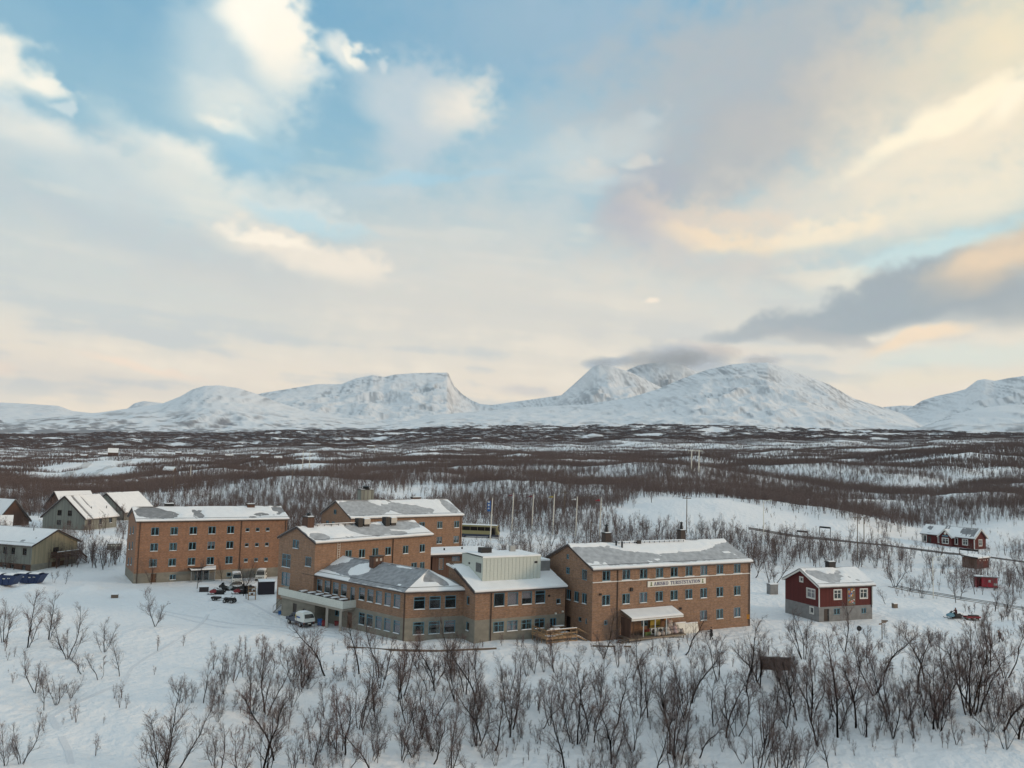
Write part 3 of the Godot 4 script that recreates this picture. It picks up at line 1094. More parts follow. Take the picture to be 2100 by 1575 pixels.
# wall from a to b (seen from outside a is on the left), with true openings; apex = [s, y] for gables
func wall(par: Node3D, called: String, a: Vector2, b: Vector2, y0: float, ya: float, yb: float, holes: Array, mat: Material, apex := []) -> void:
	var len_ := (b - a).length()
	var d := (b - a) / len_
	var nrm := Vector2(-d.y, d.x)
	var o := par.position
	var thick := 0.3
	var xs := [0.0, len_]
	if apex:
		xs.append(apex[0])
	for q in holes:
		xs.append(q.s - q.w * 0.5)
		xs.append(q.s + q.w * 0.5)
	xs.sort()
	var top := func(s: float) -> float:
		if apex:
			return lerpf(ya, apex[1], s / apex[0]) if s < apex[0] else lerpf(apex[1], yb, (s - apex[0]) / (len_ - apex[0]))
		return lerpf(ya, yb, s / len_)
	var at := func(s: float, y: float, deep: float) -> Vector3:
		return Vector3(a.x + d.x * s - nrm.x * deep, y, a.y + d.y * s - nrm.y * deep) - o
	var st := begin()
	for i in xs.size() - 1:
		var x0: float = xs[i]
		var x1: float = xs[i + 1]
		if x1 - x0 < 0.001:
			continue
		var mid := (x0 + x1) * 0.5
		var cuts := []
		for q in holes:
			if absf(mid - q.s) < q.w * 0.5:
				cuts.append([q.y - q.h * 0.5, q.y + q.h * 0.5])
		cuts.sort()
		var y := y0
		for c in cuts:
			for deep in [0.0, thick]:
				quad(st, at.call(x0, c[0], deep), at.call(x1, c[0], deep), at.call(x1, y, deep), at.call(x0, y, deep))
			y = c[1]
		for deep in [0.0, thick]:
			quad(st, at.call(x0, top.call(x0), deep), at.call(x1, top.call(x1), deep), at.call(x1, y, deep), at.call(x0, y, deep))
	for q in holes:
		var l: float = q.s - q.w * 0.5
		var r: float = q.s + q.w * 0.5
		var lo: float = q.y - q.h * 0.5
		var hi: float = q.y + q.h * 0.5
		quad(st, at.call(l, lo, 0.0), at.call(r, lo, 0.0), at.call(r, lo, thick), at.call(l, lo, thick))
		quad(st, at.call(l, hi, thick), at.call(r, hi, thick), at.call(r, hi, 0.0), at.call(l, hi, 0.0))
		quad(st, at.call(l, hi, 0.0), at.call(l, lo, 0.0), at.call(l, lo, thick), at.call(l, hi, thick))
		quad(st, at.call(r, hi, thick), at.call(r, lo, thick), at.call(r, lo, 0.0), at.call(r, hi, 0.0))
	part(par, called, finish(st), mat)
	for q in holes:
		fill_opening(par, q, a, d, nrm, o)

func frame_mesh(w: float, h: float, style: String) -> Mesh:
	var k := "frame_%.2f_%.2f_%s" % [w, h, style]
	if meshes.has(k):
		return meshes[k]
	var st := begin()
	var t := 0.09
	bx(st, Vector3(0, h * 0.5 - t * 0.5, 0), Vector3(w, t, 0.09))
	bx(st, Vector3(0, -h * 0.5 + t * 0.5, 0), Vector3(w, t, 0.09))
	bx(st, Vector3(-w * 0.5 + t * 0.5, 0, 0), Vector3(t, h - 2 * t, 0.09))
	bx(st, Vector3(w * 0.5 - t * 0.5, 0, 0), Vector3(t, h - 2 * t, 0.09))
	if style == "pair" or style == "door_glass":
		bx(st, Vector3(0, 0, 0), Vector3(0.15, h - 2 * t, 0.08))
	if style == "quarter":
		bx(st, Vector3(0, h * 0.22, 0), Vector3(w - 2 * t, 0.08, 0.08))
	if style == "cross" or style == "grid":
		bx(st, Vector3(0, 0, 0), Vector3(0.10, h - 2 * t, 0.08))
		bx(st, Vector3(0, h * 0.12, 0.001), Vector3(w - 2 * t, 0.07, 0.08))
	meshes[k] = finish(st)
	return meshes[k]

func fill_opening(par: Node3D, q: Dictionary, a: Vector2, d: Vector2, nrm: Vector2, o: Vector3) -> void:
	var basis := Basis(Vector3(d.x, 0, d.y), Vector3.UP, Vector3(nrm.x, 0, nrm.y))
	var c: Vector3 = Vector3(a.x + d.x * q.s, q.y, a.y + d.y * q.s) - o
	var st: String = q.style
	var wood: Material = M["frame_teal"]
	if q.extra.contains("white"):
		wood = M["frame_white"]
	elif q.extra.contains("brown"):
		wood = M["frame_brown"]
	if st == "door":
		var dn := group_part(par, "door", Transform3D(basis, c))
		box2(dn, "leaf", Transform3D(), Vector3(0, 0, -0.16), Vector3(q.w - 0.02, q.h - 0.02, 0.06), M["brown_door"] if q.extra.contains("brown") else M["dark_door"])
		box2(dn, "handle", Transform3D(), Vector3(q.w * 0.36, 0, -0.10), Vector3(0.12, 0.05, 0.05), M["grey_metal"])
		return
	var win := group_part(par, "window", Transform3D(basis, c))
	part(win, "frame", frame_mesh(q.w, q.h, st), wood, Transform3D(Basis(), Vector3(0, 0, -0.09)))
	box2(win, "pane", Transform3D(), Vector3(0, 0, -0.10), Vector3(q.w - 0.16, q.h - 0.16, 0.004), M["glass"])
	if q.extra.contains("white"):
		var k := "casing_%.2f_%.2f" % [q.w, q.h]
		if not meshes.has(k):
			var s2 := begin()
			var w2: float = q.w + 0.26
			bx(s2, Vector3(0, q.h * 0.5 + 0.07, 0), Vector3(w2, 0.14, 0.05))
			bx(s2, Vector3(0, -q.h * 0.5 - 0.07, 0), Vector3(w2, 0.14, 0.05))
			bx(s2, Vector3(-q.w * 0.5 - 0.07, 0, 0), Vector3(0.13, q.h, 0.05))
			bx(s2, Vector3(q.w * 0.5 + 0.07, 0, 0), Vector3(0.13, q.h, 0.05))
			meshes[k] = finish(s2)
		part(win, "casing", meshes[k], M["trim_white"], Transform3D(Basis(), Vector3(0, 0, 0.028)))
	elif not q.extra.contains("nosill"):
		box2(win, "sill", Transform3D(), Vector3(0, -q.h * 0.5 - 0.02, 0.03), Vector3(q.w + 0.08, 0.04, 0.20), M["grey_metal"])
		if not q.extra.contains("bare"):
			part(win, "sill_snow", ridge_snow(), M["snow"], Transform3D(Basis.from_scale(Vector3(q.w * rng.randf_range(0.85, 1.0), rng.randf_range(0.06, 0.13), 0.17)), Vector3(rng.randf_range(-0.03, 0.03), -q.h * 0.5, 0.03)))
	if q.extra.contains("blind"):
		box2(win, "curtain", Transform3D(), Vector3(0, q.h * 0.02, -0.22), Vector3(q.w - 0.12, q.h * 0.94, 0.02), M["curtain"])
	elif q.extra.contains("half"):
		box2(win, "curtain", Transform3D(), Vector3(0, q.h * 0.2, -0.22), Vector3(q.w - 0.12, q.h * 0.5, 0.02), M["curtain"])
	elif q.extra.contains("drape"):
		for sgn in [-1.0, 1.0]:
			box2(win, "curtain", Transform3D(), Vector3(sgn * q.w * 0.33, 0, -0.24), Vector3(q.w * 0.2, q.h * 0.95, 0.03), M["curtain_green"])

func ridge_snow() -> Mesh:                      # a rounded ridge of snow, 1 x 1 x 1, lying on y = 0
	if not meshes.has("ridge_snow"):
		var st := begin()
		var prof := [Vector2(-0.5, 0), Vector2(-0.46, 0.55), Vector2(-0.25, 0.92), Vector2(0.05, 1.0), Vector2(0.35, 0.75), Vector2(0.5, 0)]
		for i in prof.size() - 1:
			var p: Vector2 = prof[i]
			var q: Vector2 = prof[i + 1]
			quad(st, Vector3(-0.5, p.y * 0.7, p.x), Vector3(0.0, p.y, p.x), Vector3(0.0, q.y, q.x), Vector3(-0.5, q.y * 0.7, q.x))
			quad(st, Vector3(0.0, p.y, p.x), Vector3(0.5, p.y * 0.8, p.x), Vector3(0.5, q.y * 0.8, q.x), Vector3(0.0, q.y, q.x))
		meshes["ridge_snow"] = finish(st)
	return meshes["ridge_snow"]

func box2(par: Node3D, called: String, base: Transform3D, c: Vector3, s: Vector3, mat: Material) -> MeshInstance3D:
	return part(par, called, unit_box(), mat, base * Transform3D(Basis.from_scale(s), c))

# snow lying on a roof face: eave left, eave right, ridge right, ridge left; mask(u, v) > 0 where it lies
func snow_sheet(par: Node3D, pts: Array, deep: float, mask: Callable, step := 0.3) -> void:
	var o := par.position
	if par.get_parent() != self:
		o = (par.get_parent() as Node3D).position
	var nu := clampi(int((pts[1] - pts[0]).length() / step), 4, 140)
	var nv := clampi(int((pts[3] - pts[0]).length() / step), 4, 60)
	var n: Vector3 = (pts[1] - pts[0]).cross(pts[2] - pts[0]).normalized()
	if n.y < 0:
		n = -n
	var v := []
	var t := []
	for j in nv + 1:
		for i in nu + 1:
			var u := float(i) / nu
			var w := float(j) / nv
			var p: Vector3 = (pts[0] as Vector3).lerp(pts[1], u).lerp((pts[3] as Vector3).lerp(pts[2], u), w)
			var m: float = mask.call(u, w) + n_mid.get_noise_2d(p.x * 10.0, p.z * 10.0) * 0.5 + n_fine.get_noise_2d(p.x * 7.0, p.z * 7.0) * 0.22
			var th := deep * smoothstep(0.0, 0.55, m) + 0.006
			v.append(p - o + n * (th if m > 0.0 else -0.05))
			t.append(m)
	var st := SurfaceTool.new()
	st.begin(Mesh.PRIMITIVE_TRIANGLES)
	st.set_smooth_group(0)
	var w1 := nu + 1
	var any := false
	for j in nv:
		for i in nu:
			var a := j * w1 + i
			if maxf(maxf(t[a], t[a + 1]), maxf(t[a + w1], t[a + w1 + 1])) <= 0.0:
				continue
			any = true
			quad(st, v[a + w1], v[a + w1 + 1], v[a + 1], v[a])
	for i in nu:                                  # the face of the snow at the eave
		if t[i] > 0.0 or t[i + 1] > 0.0:
			var dn := -n * (deep + 0.05)
			quad(st, v[i], v[i + 1], v[i + 1] + dn, v[i] + dn)
	if any:
		st.generate_normals()
		part(par, "snow_layer", st.commit(), M["snow"])

func shape_mask(base: float, spots: Array) -> Callable:          # spots: u, v, half u, half v, amount (+ snow, - bare)
	return func(u: float, v: float) -> float:
		var m := base
		for s in spots:
			var r := Vector2((u - s[0]) / s[2], (v - s[1]) / s[3]).length()
			m += s[4] * smoothstep(1.25, 0.6, r)
		return m

# footprint of a gabled house: front-left corner, turn, length, width; returns the four corners as Vector2
func corners(x: float, z: float, yaw: float, l: float, w: float) -> Array:
	var u := Vector2(cos(yaw), -sin(yaw))
	var v := Vector2(-sin(yaw), -cos(yaw))
	var a := Vector2(x, z)
	return [a, a + u * l, a + u * l + v * w, a + v * w]

func v3(p: Vector2, y: float) -> Vector3:
	return Vector3(p.x, y, p.y)

# pitched roof in two slopes over a footprint; masks for the snow of front and back
func gable_roof(par: Node3D, f: Array, eave: float, ridge: float, over: float, end: float, mat: Material, front: Callable, back: Callable, deep := 0.16, thick := 0.22, trim := "trim_brown") -> Node3D:
	var o := par.position
	var u: Vector2 = (f[1] - f[0]).normalized()
	var v: Vector2 = (f[3] - f[0]).normalized()
	var w: float = (f[3] - f[0]).length()
	var drop := (ridge - eave) / (w * 0.5) * over
	var lift := 0.12
	var fl := v3(f[0] - u * end - v * over, eave - drop + lift)
	var fr := v3(f[1] + u * end - v * over, eave - drop + lift)
	var bl := v3(f[3] - u * end + v * over, eave - drop + lift)
	var br := v3(f[2] + u * end + v * over, eave - drop + lift)
	var rl := v3(f[0] + v * w * 0.5 - u * end, ridge + lift)
	var rr := v3(f[1] + v * w * 0.5 + u * end, ridge + lift)
	var roof := group_part(par, "roof")
	slab(roof, "slope", [fl, fr, rr, rl], thick, mat, o)
	slab(roof, "slope", [rl, rr, br, bl], thick, mat, o)
	snow_sheet(roof, [fl, fr, rr, rl], deep, front)
	snow_sheet(roof, [br, bl, rl, rr], deep, back, 0.6)
	beam(roof, "ridge_cap", rl - o + Vector3(0, 0.03, 0), rr - o + Vector3(0, 0.03, 0), 0.3, 0.08, mat)
	for k in [[fl, rl], [rl, bl], [fr, rr], [rr, br]]:
		beam(roof, "barge_board", k[0] - o - Vector3(0, thick * 0.5 + 0.04, 0), k[1] - o - Vector3(0, thick * 0.5 + 0.04, 0), 0.06, 0.26, M[trim])
	beam(roof, "gutter", fl - o - Vector3(0, 0.16, 0) - Vector3(v.x, 0, v.y) * 0.07, fr - o - Vector3(0, 0.16, 0) - Vector3(v.x, 0, v.y) * 0.07, 0.12, 0.10, M["pipe_brown"])
	beam(roof, "snow_guard", fl.lerp(rl, 0.10) - o + Vector3(0, 0.22, 0), fr.lerp(rr, 0.10) - o + Vector3(0, 0.22, 0), 0.03, 0.05, M["black_metal"])
	return roof

func floors(par: Node3D, f: Array, ys: Array) -> void:
	var o := par.position
	var c: Vector2 = (f[0] + f[1] + f[2] + f[3]) / 4.0
	for y in ys:
		var pts := []
		for p in f:
			pts.append(v3(c + (p - c) * 0.965, y))
		slab(par, "floor_slab", pts, 0.2, M["room_floor"], o)

func downpipe(par: Node3D, p: Vector2, nrm: Vector2, y0: float, y1: float) -> void:
	var q := v3(p + nrm * 0.09, 0.0) - Vector3(par.position.x, par.position.y, par.position.z)
	rod(par, "downpipe", q + Vector3(0, y0, 0), q + Vector3(0, y1, 0), 0.13, M["pipe_brown"])

func chimney(par: Node3D, p: Vector3, w: float, d: float, h: float, yaw: float, mat: Material, pot := 0.0) -> void:
	var c := group_part(par, "chimney", Transform3D(Basis(Vector3.UP, yaw), p - par.position))
	box(c, "stack", Vector3(0, h * 0.5, 0), Vector3(w, h, d), mat)
	box(c, "cap", Vector3(0, h + 0.06, 0), Vector3(w + 0.16, 0.12, d + 0.16), M["black_metal"])
	part(c, "snow", ridge_snow(), M["snow"], Transform3D(Basis.from_scale(Vector3(w, 0.12, d)), Vector3(0, h + 0.12, 0)))
	if pot > 0.0:
		part(c, "pot", unit_rod(8, 0.6), M["black_metal"], Transform3D(Basis.from_scale(Vector3(w * 0.6, pot, w * 0.6)), Vector3(0, h + 0.12 + pot * 0.5, 0)))
		part(c, "hood", unit_rod(8, 0.3), M["black_metal"], Transform3D(Basis.from_scale(Vector3(w * 0.75, 0.22, w * 0.75)), Vector3(0, h + 0.2 + pot, 0)))

func nrm_of(a: Vector2, b: Vector2) -> Vector2:
	var d := (b - a).normalized()
	return Vector2(-d.y, d.x)

# ---------------------------------------------------------------- the lodge
var main_f := []
var dM := Vector2.ZERO

func build_main() -> void:
	var f := corners(12.35, -120.83, 0.51, 30.89, 12.7)
	main_f = f
	dM = (f[1] - f[0]).normalized()
	var b := thing("brick_lodge", "three-storey orange brick building with white name sign, porch and snowy grey roof", "building", v3(f[0], 0))
	var eh := 10.25
	var rh := 12.95
	var front := []
	var cur := ["", "", "", "drape", "", "drape", "blind", "", "drape"]
	var ss := [2.4, 6.0, 9.2, 12.2, 15.07, 18.0, 21.0, 24.35, 28.05]
	for i in 9:
		front.append(hole(ss[i], 9.17, 1.4, 1.42, "pair", cur[i] + " bare"))
		front.append(hole(ss[i], 5.68, 1.42, 1.5, "pair", cur[(i + 4) % 9]))
	for i in [6, 7, 8]:
		front.append(hole(ss[i], 2.28, 1.42, 1.5, "pair", ["blind", "drape", "blind"][i - 6]))
	front.append(hole(9.5, 2.25, 1.2, 1.5, "pair", "nosill"))
	front.append(hole(5.95, 1.45, 1.5, 2.5, "door", "brown"))
	front.append(hole(2.45, 2.5, 0.6, 0.7, "single", "nosill"))
	wall(b, "wall", f[0], f[1], 0.0, eh, eh, front, M["brick_main"])
	wall(b, "wall", f[1], f[2], -0.4, eh, eh, [hole(4.0, 9.2, 1.2, 1.4), hole(8.5, 9.2, 1.2, 1.4), hole(4.0, 5.7, 1.2, 1.4)], M["brick_main"], [6.35, rh])
	wall(b, "wall", f[2], f[3], -0.4, eh, eh, [], M["brick_main"])
	var W := 12.7
	var g := [hole(W - 6.5, 9.15, 1.0, 1.0, "cross", "nosill"), hole(W - 2.1, 9.12, 1.25, 1.5, "single", "drape nosill"), hole(W - 6.1, 5.65, 1.2, 1.5), hole(W - 4.05, 5.7, 1.2, 1.5), hole(W - 2.0, 5.75, 1.2, 1.5), hole(W - 3.05, 2.6, 0.75, 0.65, "single", "nosill"), hole(W - 6.15, 1.35, 1.3, 2.3, "door", ""), hole(W - 1.45, 2.6, 0.35, 0.8, "single", "blind nosill"), hole(W - 6.6, 11.2, 0.7, 0.7, "single", "nosill")]
	wall(b, "wall", f[3], f[0], -0.4, eh, eh, g, M["brick_main"], [6.35, rh])
	floors(b, f, [0.2, 3.5, 7.0, 10.3])
	var mask := shape_mask(-0.25, [[0.58, 0.80, 0.33, 0.30, 0.9], [0.35, 0.86, 0.12, 0.2, 0.3], [0.05, 1.0, 0.2, 0.14, 0.7], [0.5, 0.0, 0.9, 0.13, 0.65], [0.0, 0.05, 0.08, 0.2, 0.4], [0.93, 1.0, 0.12, 0.16, 0.6], [0.9, 0.45, 0.03, 0.06, 0.4], [0.9, 0.10, 0.12, 0.07, 0.5]])
	var roof := gable_roof(b, f, eh, rh, 0.4, 0.25, M["roof_dusted"], mask, shape_mask(0.5, []))
	var n := nrm_of(f[0], f[1])
	var o := b.position
	# string course with snow
	var sc := group_part(b, "string_course")
	beam(sc, "ledge", v3(f[0] + n * 0.06, 8.3) - o, v3(f[1] + n * 0.06, 8.3) - o, 0.14, 0.12, M["trim_white"])
	for i in 9:
		part(sc, "ledge_snow", ridge_snow(), M["snow"], Transform3D(Basis(v3(dM, 0), Vector3.UP, v3(n, 0)) * Basis.from_scale(Vector3(1.6 + 0.2 * (i % 3), 0.10 + 0.03 * (i % 2), 0.16)), v3(f[0] + dM * ss[i] + n * 0.07, 8.36) - o))
	downpipe(b, f[0] + dM * 4.4, n, 0.0, 10.0)
	downpipe(b, f[1] - dM * 0.25, n, 0.0, 10.0)
	# chimneys, hoods and ridge ladder
	var v := (f[3] - f[0] as Vector2).normalized()
	var ridge_at := func(s: float, back: float) -> Vector3:
		return v3(f[0] + dM * s + v * (6.35 + back), rh)
	chimney(b, ridge_at.call(7.6, 1.0) - Vector3(0, 0.6, 0), 1.05, 1.05, 2.1, 0.51, M["dark_brick"], 1.1)
	chimney(b, ridge_at.call(22.4, 0.6) - Vector3(0, 0.5, 0), 0.95, 0.95, 2.2, 0.51, M["dark_brick"], 1.1)
	for k in [[8.1, -0.9], [8.7, -1.6]]:
		var p: Vector3 = ridge_at.call(k[0], k[1]) - o
		rod(b, "vent_pipe", p - Vector3(0, 0.6, 0), p + Vector3(0, 0.5, 0), 0.28, M["black_metal"])
	var hood: Vector3 = ridge_at.call(12.6, -0.5) - o
	box(b, "vent_hood", hood + Vector3(0, 0.12, 0), Vector3(0.8, 0.7, 0.7), M["black_metal"], 0.51)
	var rail := group_part(b, "roof_walkway")
	beam(rail, "board", ridge_at.call(8.6, -0.55) - o + Vector3(0, 0.36, 0), ridge_at.call(22.0, -0.55) - o + Vector3(0, 0.36, 0), 0.42, 0.07, M["snow"])
	for i in 14:
		var q: Vector3 = ridge_at.call(8.9 + i, -0.55) - o
		beam(rail, "bracket", q - Vector3(0, 0.2, 0), q + Vector3(0, 0.33, 0), 0.05, 0.2, M["black_metal"])
	# wall fittings
	for k in [[1.35, 6.6, 0.28, 0.28], [6.9, 7.0, 0.42, 0.5], [16.3, 3.65, 0.3, 0.3]]:
		var q := v3(f[0] + dM * k[0] + n * 0.12, k[1]) - o
		box(b, "wall_lamp", q, Vector3(k[2], k[3], 0.24), M["black_metal"], 0.51)
	porch(b, f, n, o)
	# the name sign hangs on the wall: a thing of its own
	var sb := Basis(v3(dM, 0), Vector3.UP, v3(n, 0))
	var s := thing("name_sign", "long white name board with blue lettering and two green emblems on brick wall", "sign", v3(f[0] + dM * 15.6 + n * 0.1, 7.6))
	s.basis = sb
	box(s, "board", Vector3(0, 0, 0), Vector3(11.4, 0.78, 0.08), M["sign_white"])
	for k in [[0.41, 0.03], [-0.41, 0.03]]:
		box(s, "rim", Vector3(0, k[0], 0), Vector3(11.48, 0.04, 0.10), M["trim_white"])
	var font := SystemFont.new()
	font.font_names = PackedStringArray(["Droid Serif"])
	font.font_weight = 700
	var tm := TextMesh.new()
	tm.font = font
	tm.text = "ABISKO  TURISTSTATION"
	tm.font_size = 64
	tm.pixel_size = 0.0105
	tm.depth = 0.03
	part(s, "lettering", tm, M["letter_blue"], Transform3D(Basis.from_scale(Vector3(1.06, 1.06, 1.0)), Vector3(0, 0.0, 0.056)))
	for sx in [-5.05, 5.05]:
		var e := group_part(s, "emblem", Transform3D(Basis(), Vector3(sx, 0, 0.05)))
		part(e, "head", unit_rod(10), M["emblem_green"], Transform3D(Basis(Vector3.RIGHT, PI / 2) * Basis.from_scale(Vector3(0.26, 0.04, 0.26)), Vector3(0, 0.17, 0)))
		box(e, "neck", Vector3(0, 0.02, 0), Vector3(0.1, 0.16, 0.03), M["emblem_green"])
		box(e, "shield", Vector3(0, -0.12, 0.002), Vector3(0.24, 0.16, 0.03), M["emblem_green"])
		box(e, "foot", Vector3(0, -0.24, 0.001), Vector3(0.4, 0.09, 0.03), M["emblem_green"])

func porch(b: Node3D, f: Array, n: Vector2, o: Vector3) -> void:
	var P := group_part(b, "porch")
	var at := func(s: float, out: float, y: float) -> Vector3:
		return v3(f[0] + dM * s + n * out, y) - o
	var pts := [at.call(5.0, 0.02, 4.0) + o, at.call(14.6, 0.02, 4.0) + o, at.call(14.6, 2.7, 3.25) + o, at.call(5.0, 2.7, 3.25) + o]
	slab(P, "canopy", pts, 0.14, M["old_wood"], o)
	snow_sheet(P, [pts[3], pts[2], pts[1], pts[0]], 0.2, shape_mask(0.6, []))
	beam(P, "canopy_edge", at.call(5.0, 2.72, 3.1), at.call(14.6, 2.72, 3.1), 0.06, 0.2, M["trim_white"])
	for s in [7.35, 9.5, 11.6]:
		beam(P, "post", at.call(s, 2.45, 0.5), at.call(s, 2.45, 3.15), 0.14, 0.14, M["trim_white"])
	beam(P, "post", at.call(5.5, 2.45, 0.5), at.call(5.5, 2.45, 3.15), 0.14, 0.14, M["brown_door"])
	for i in 15:
		beam(P, "deck_board", at.call(4.4, 0.15 + i * 0.19, 0.55), at.call(14.9, 0.15 + i * 0.19, 0.55), 0.17, 0.05, M["old_wood"])
	beam(P, "deck_edge", at.call(4.4, 3.0, 0.45), at.call(14.9, 3.0, 0.45), 0.05, 0.16, M["post_wood"])
	for i in 6:
		beam(P, "deck_leg", at.call(4.6 + i * 2.0, 2.8, -0.2), at.call(4.6 + i * 2.0, 2.8, 0.45), 0.12, 0.12, M["old_wood"])
	beam(P, "side_screen", at.call(5.1, 0.1, 1.9), at.call(5.1, 2.4, 1.9), 0.05, 2.6, M["brown_boards"])
	for i in 3:
		beam(P, "step", at.call(3.3 + i * 0.4, 1.6, 0.1 + i * 0.15), at.call(3.3 + i * 0.4, 2.9, 0.1 + i * 0.15), 0.36, 0.08, M["old_wood"])
	var bs := Basis(v3(dM, 0), Vector3.UP, v3(n, 0))
	var put := func(called: String, label: String, cat: String, s: float, out: float, y: float, grp := "") -> Node3D:
		var t := thing(called, label, cat, at.call(s, out, y) + o, 0.0, grp)
		t.basis = bs
		return t
	for k in [[9.9, "white boxy heat pump with round fan on porch, beside the flower box"], [11.2, "white boxy heat pump with round fan on porch, beside the sack pile"]]:
		var h: Node3D = put.call("heat_pump", k[1], "heat pump", k[0], 1.5, 0.575, "heat pumps on the porch")
		box(h, "casing", Vector3(0, 0.48, 0), Vector3(1.05, 0.85, 0.4), M["car_white"])
		part(h, "fan", unit_rod(16), M["black_metal"], Transform3D(Basis(Vector3.RIGHT, PI / 2) * Basis.from_scale(Vector3(0.66, 0.04, 0.66)), Vector3(-0.1, 0.5, 0.21)))
		for sx in [-0.4, 0.4]:
			box(h, "foot", Vector3(sx, 0.03, 0), Vector3(0.1, 0.06, 0.4), M["black_metal"])
	var fb: Node3D = put.call("flower_box", "green planter box with dark red plants on the porch deck", "planter", 8.7, 1.6, 0.575)
	box(fb, "trough", Vector3(0, 0.25, 0), Vector3(1.0, 0.5, 0.5), M["emblem_green"])
	for i in 7:
		rod(fb, "plant", Vector3(-0.42 + i * 0.14, 0.48, 0.1 * sin(i * 2.0)), Vector3(-0.46 + i * 0.155, 0.85 + 0.1 * sin(i * 3.1), 0.15 * sin(i * 2.0)), 0.2, M["lamp_red"], 0.4, 6)
	var op: Node3D = put.call("ochre_board", "ochre yellow board leaning against brick wall under porch roof", "board", 11.3, 0.22, 1.5)
	box(op, "sheet", Vector3(0, 0.6, 0), Vector3(1.9, 2.0, 0.08), M["yellow"])
	box(op, "batten", Vector3(0, 0.0, 0.06), Vector3(1.9, 0.12, 0.04), M["old_wood"])
	var ob: Node3D = put.call("orange_box", "orange rescue box fixed on brick wall above sack pile", "box", 13.35, 0.2, 2.3)
	box(ob, "case", Vector3(0, 0.3, 0), Vector3(0.75, 0.85, 0.3), M["orange"])
	box(ob, "lid", Vector3(0, 0.76, 0.02), Vector3(0.8, 0.08, 0.36), M["orange"])
	# sacks heaped on the deck
	var tones := [Color(0.42, 0.36, 0.31), Color(0.34, 0.28, 0.25), Color(0.5, 0.44, 0.4), Color(0.28, 0.22, 0.2), Color(0.5, 0.36, 0.34)]
	for i in tones.size():
		plain("sack_%d" % i, tones[i], 0.9)
	var sk := 0
	for q in [[9.95, 2.55, 0], [10.8, 2.5, 0], [12.0, 2.3, 0], [12.7, 2.2, 0], [13.4, 2.3, 0], [14.1, 2.1, 0], [14.6, 2.3, 0], [12.2, 1.8, 1], [12.9, 1.7, 1], [13.6, 1.8, 1], [14.2, 1.7, 1], [12.6, 1.5, 2], [13.2, 1.4, 2], [13.8, 1.5, 2], [13.0, 1.1, 3], [13.4, 1.1, 3]]:
		var t: Node3D = put.call("stuffed_sack", (["tan", "brown", "pale", "dark brown", "pinkish"][sk % 5] + " bulging sack " + ["on the ground layer", "in the second layer", "in the third layer", "on top"][q[2]] + " of the heap on the porch") if q[0] > 11.5 else (["tan", "brown"][sk % 2] + " bulging sack lying alone before the heat pumps"), "sack", q[0], q[1], 0.575 + q[2] * 0.42, "sacks heaped on the porch")
		part(t, "bag", lump(sk % 4), M["sack_%d" % (sk % 5)], Transform3D(Basis(Vector3.UP, sk * 1.3) * Basis.from_scale(Vector3(0.46, 0.34, 0.40)), Vector3(0, 0.27, 0)))
		rod(t, "tied_neck", Vector3(0.1, 0.5, 0), Vector3(0.2, 0.66, 0.05), 0.16, M["sack_%d" % (sk % 5)], 1.5, 6)
		sk += 1
	# two white sheets leaning on the wall to the right of the porch
	for k in [[15.9, 1.7, 2.1, "tall white board leaning on brick wall beside porch"], [18.1, 1.5, 2.4, "low white board leaning on brick wall next to the person"]]:
		var t: Node3D = put.call("leaning_board", k[3], "board", k[0], 0.7, 0.0)
		part(t, "sheet", unit_box(), M["sign_white"], Transform3D(Basis(Vector3.RIGHT, -0.22) * Basis.from_scale(Vector3(k[2], k[1], 0.1)), Vector3(0, k[1] * 0.48, 0)))
		part(t, "snow_top", ridge_snow(), M["snow"], Transform3D(Basis.from_scale(Vector3(k[2], 0.14, 0.3)), Vector3(0, k[1] * 0.95, -0.18)))

func lump(k: int) -> Mesh:
	var key := "lump%d" % k
	if not meshes.has(key):
		var st := SurfaceTool.new()
		st.begin(Mesh.PRIMITIVE_TRIANGLES)
		st.set_smooth_group(0)
		var at := func(i: int, j: int) -> Vector3:
			var a := TAU * (i % 10) / 10.0
			var e := PI * j / 7.0 - PI / 2
			var d := Vector3(cos(e) * cos(a), sin(e), cos(e) * sin(a))
			var q := 1.0 + 0.22 * n_fine.get_noise_3d(d.x * 9.0 + k * 40.0, d.y * 9.0, d.z * 9.0)
			d *= q
			d.y = maxf(d.y, -0.8)
			return d
		for j in 7:
			for i in 10:
				quad(st, at.call(i, j + 1), at.call(i + 1, j + 1), at.call(i + 1, j), at.call(i, j))
		st.generate_normals()
		meshes[key] = st.commit()
	return meshes[key]

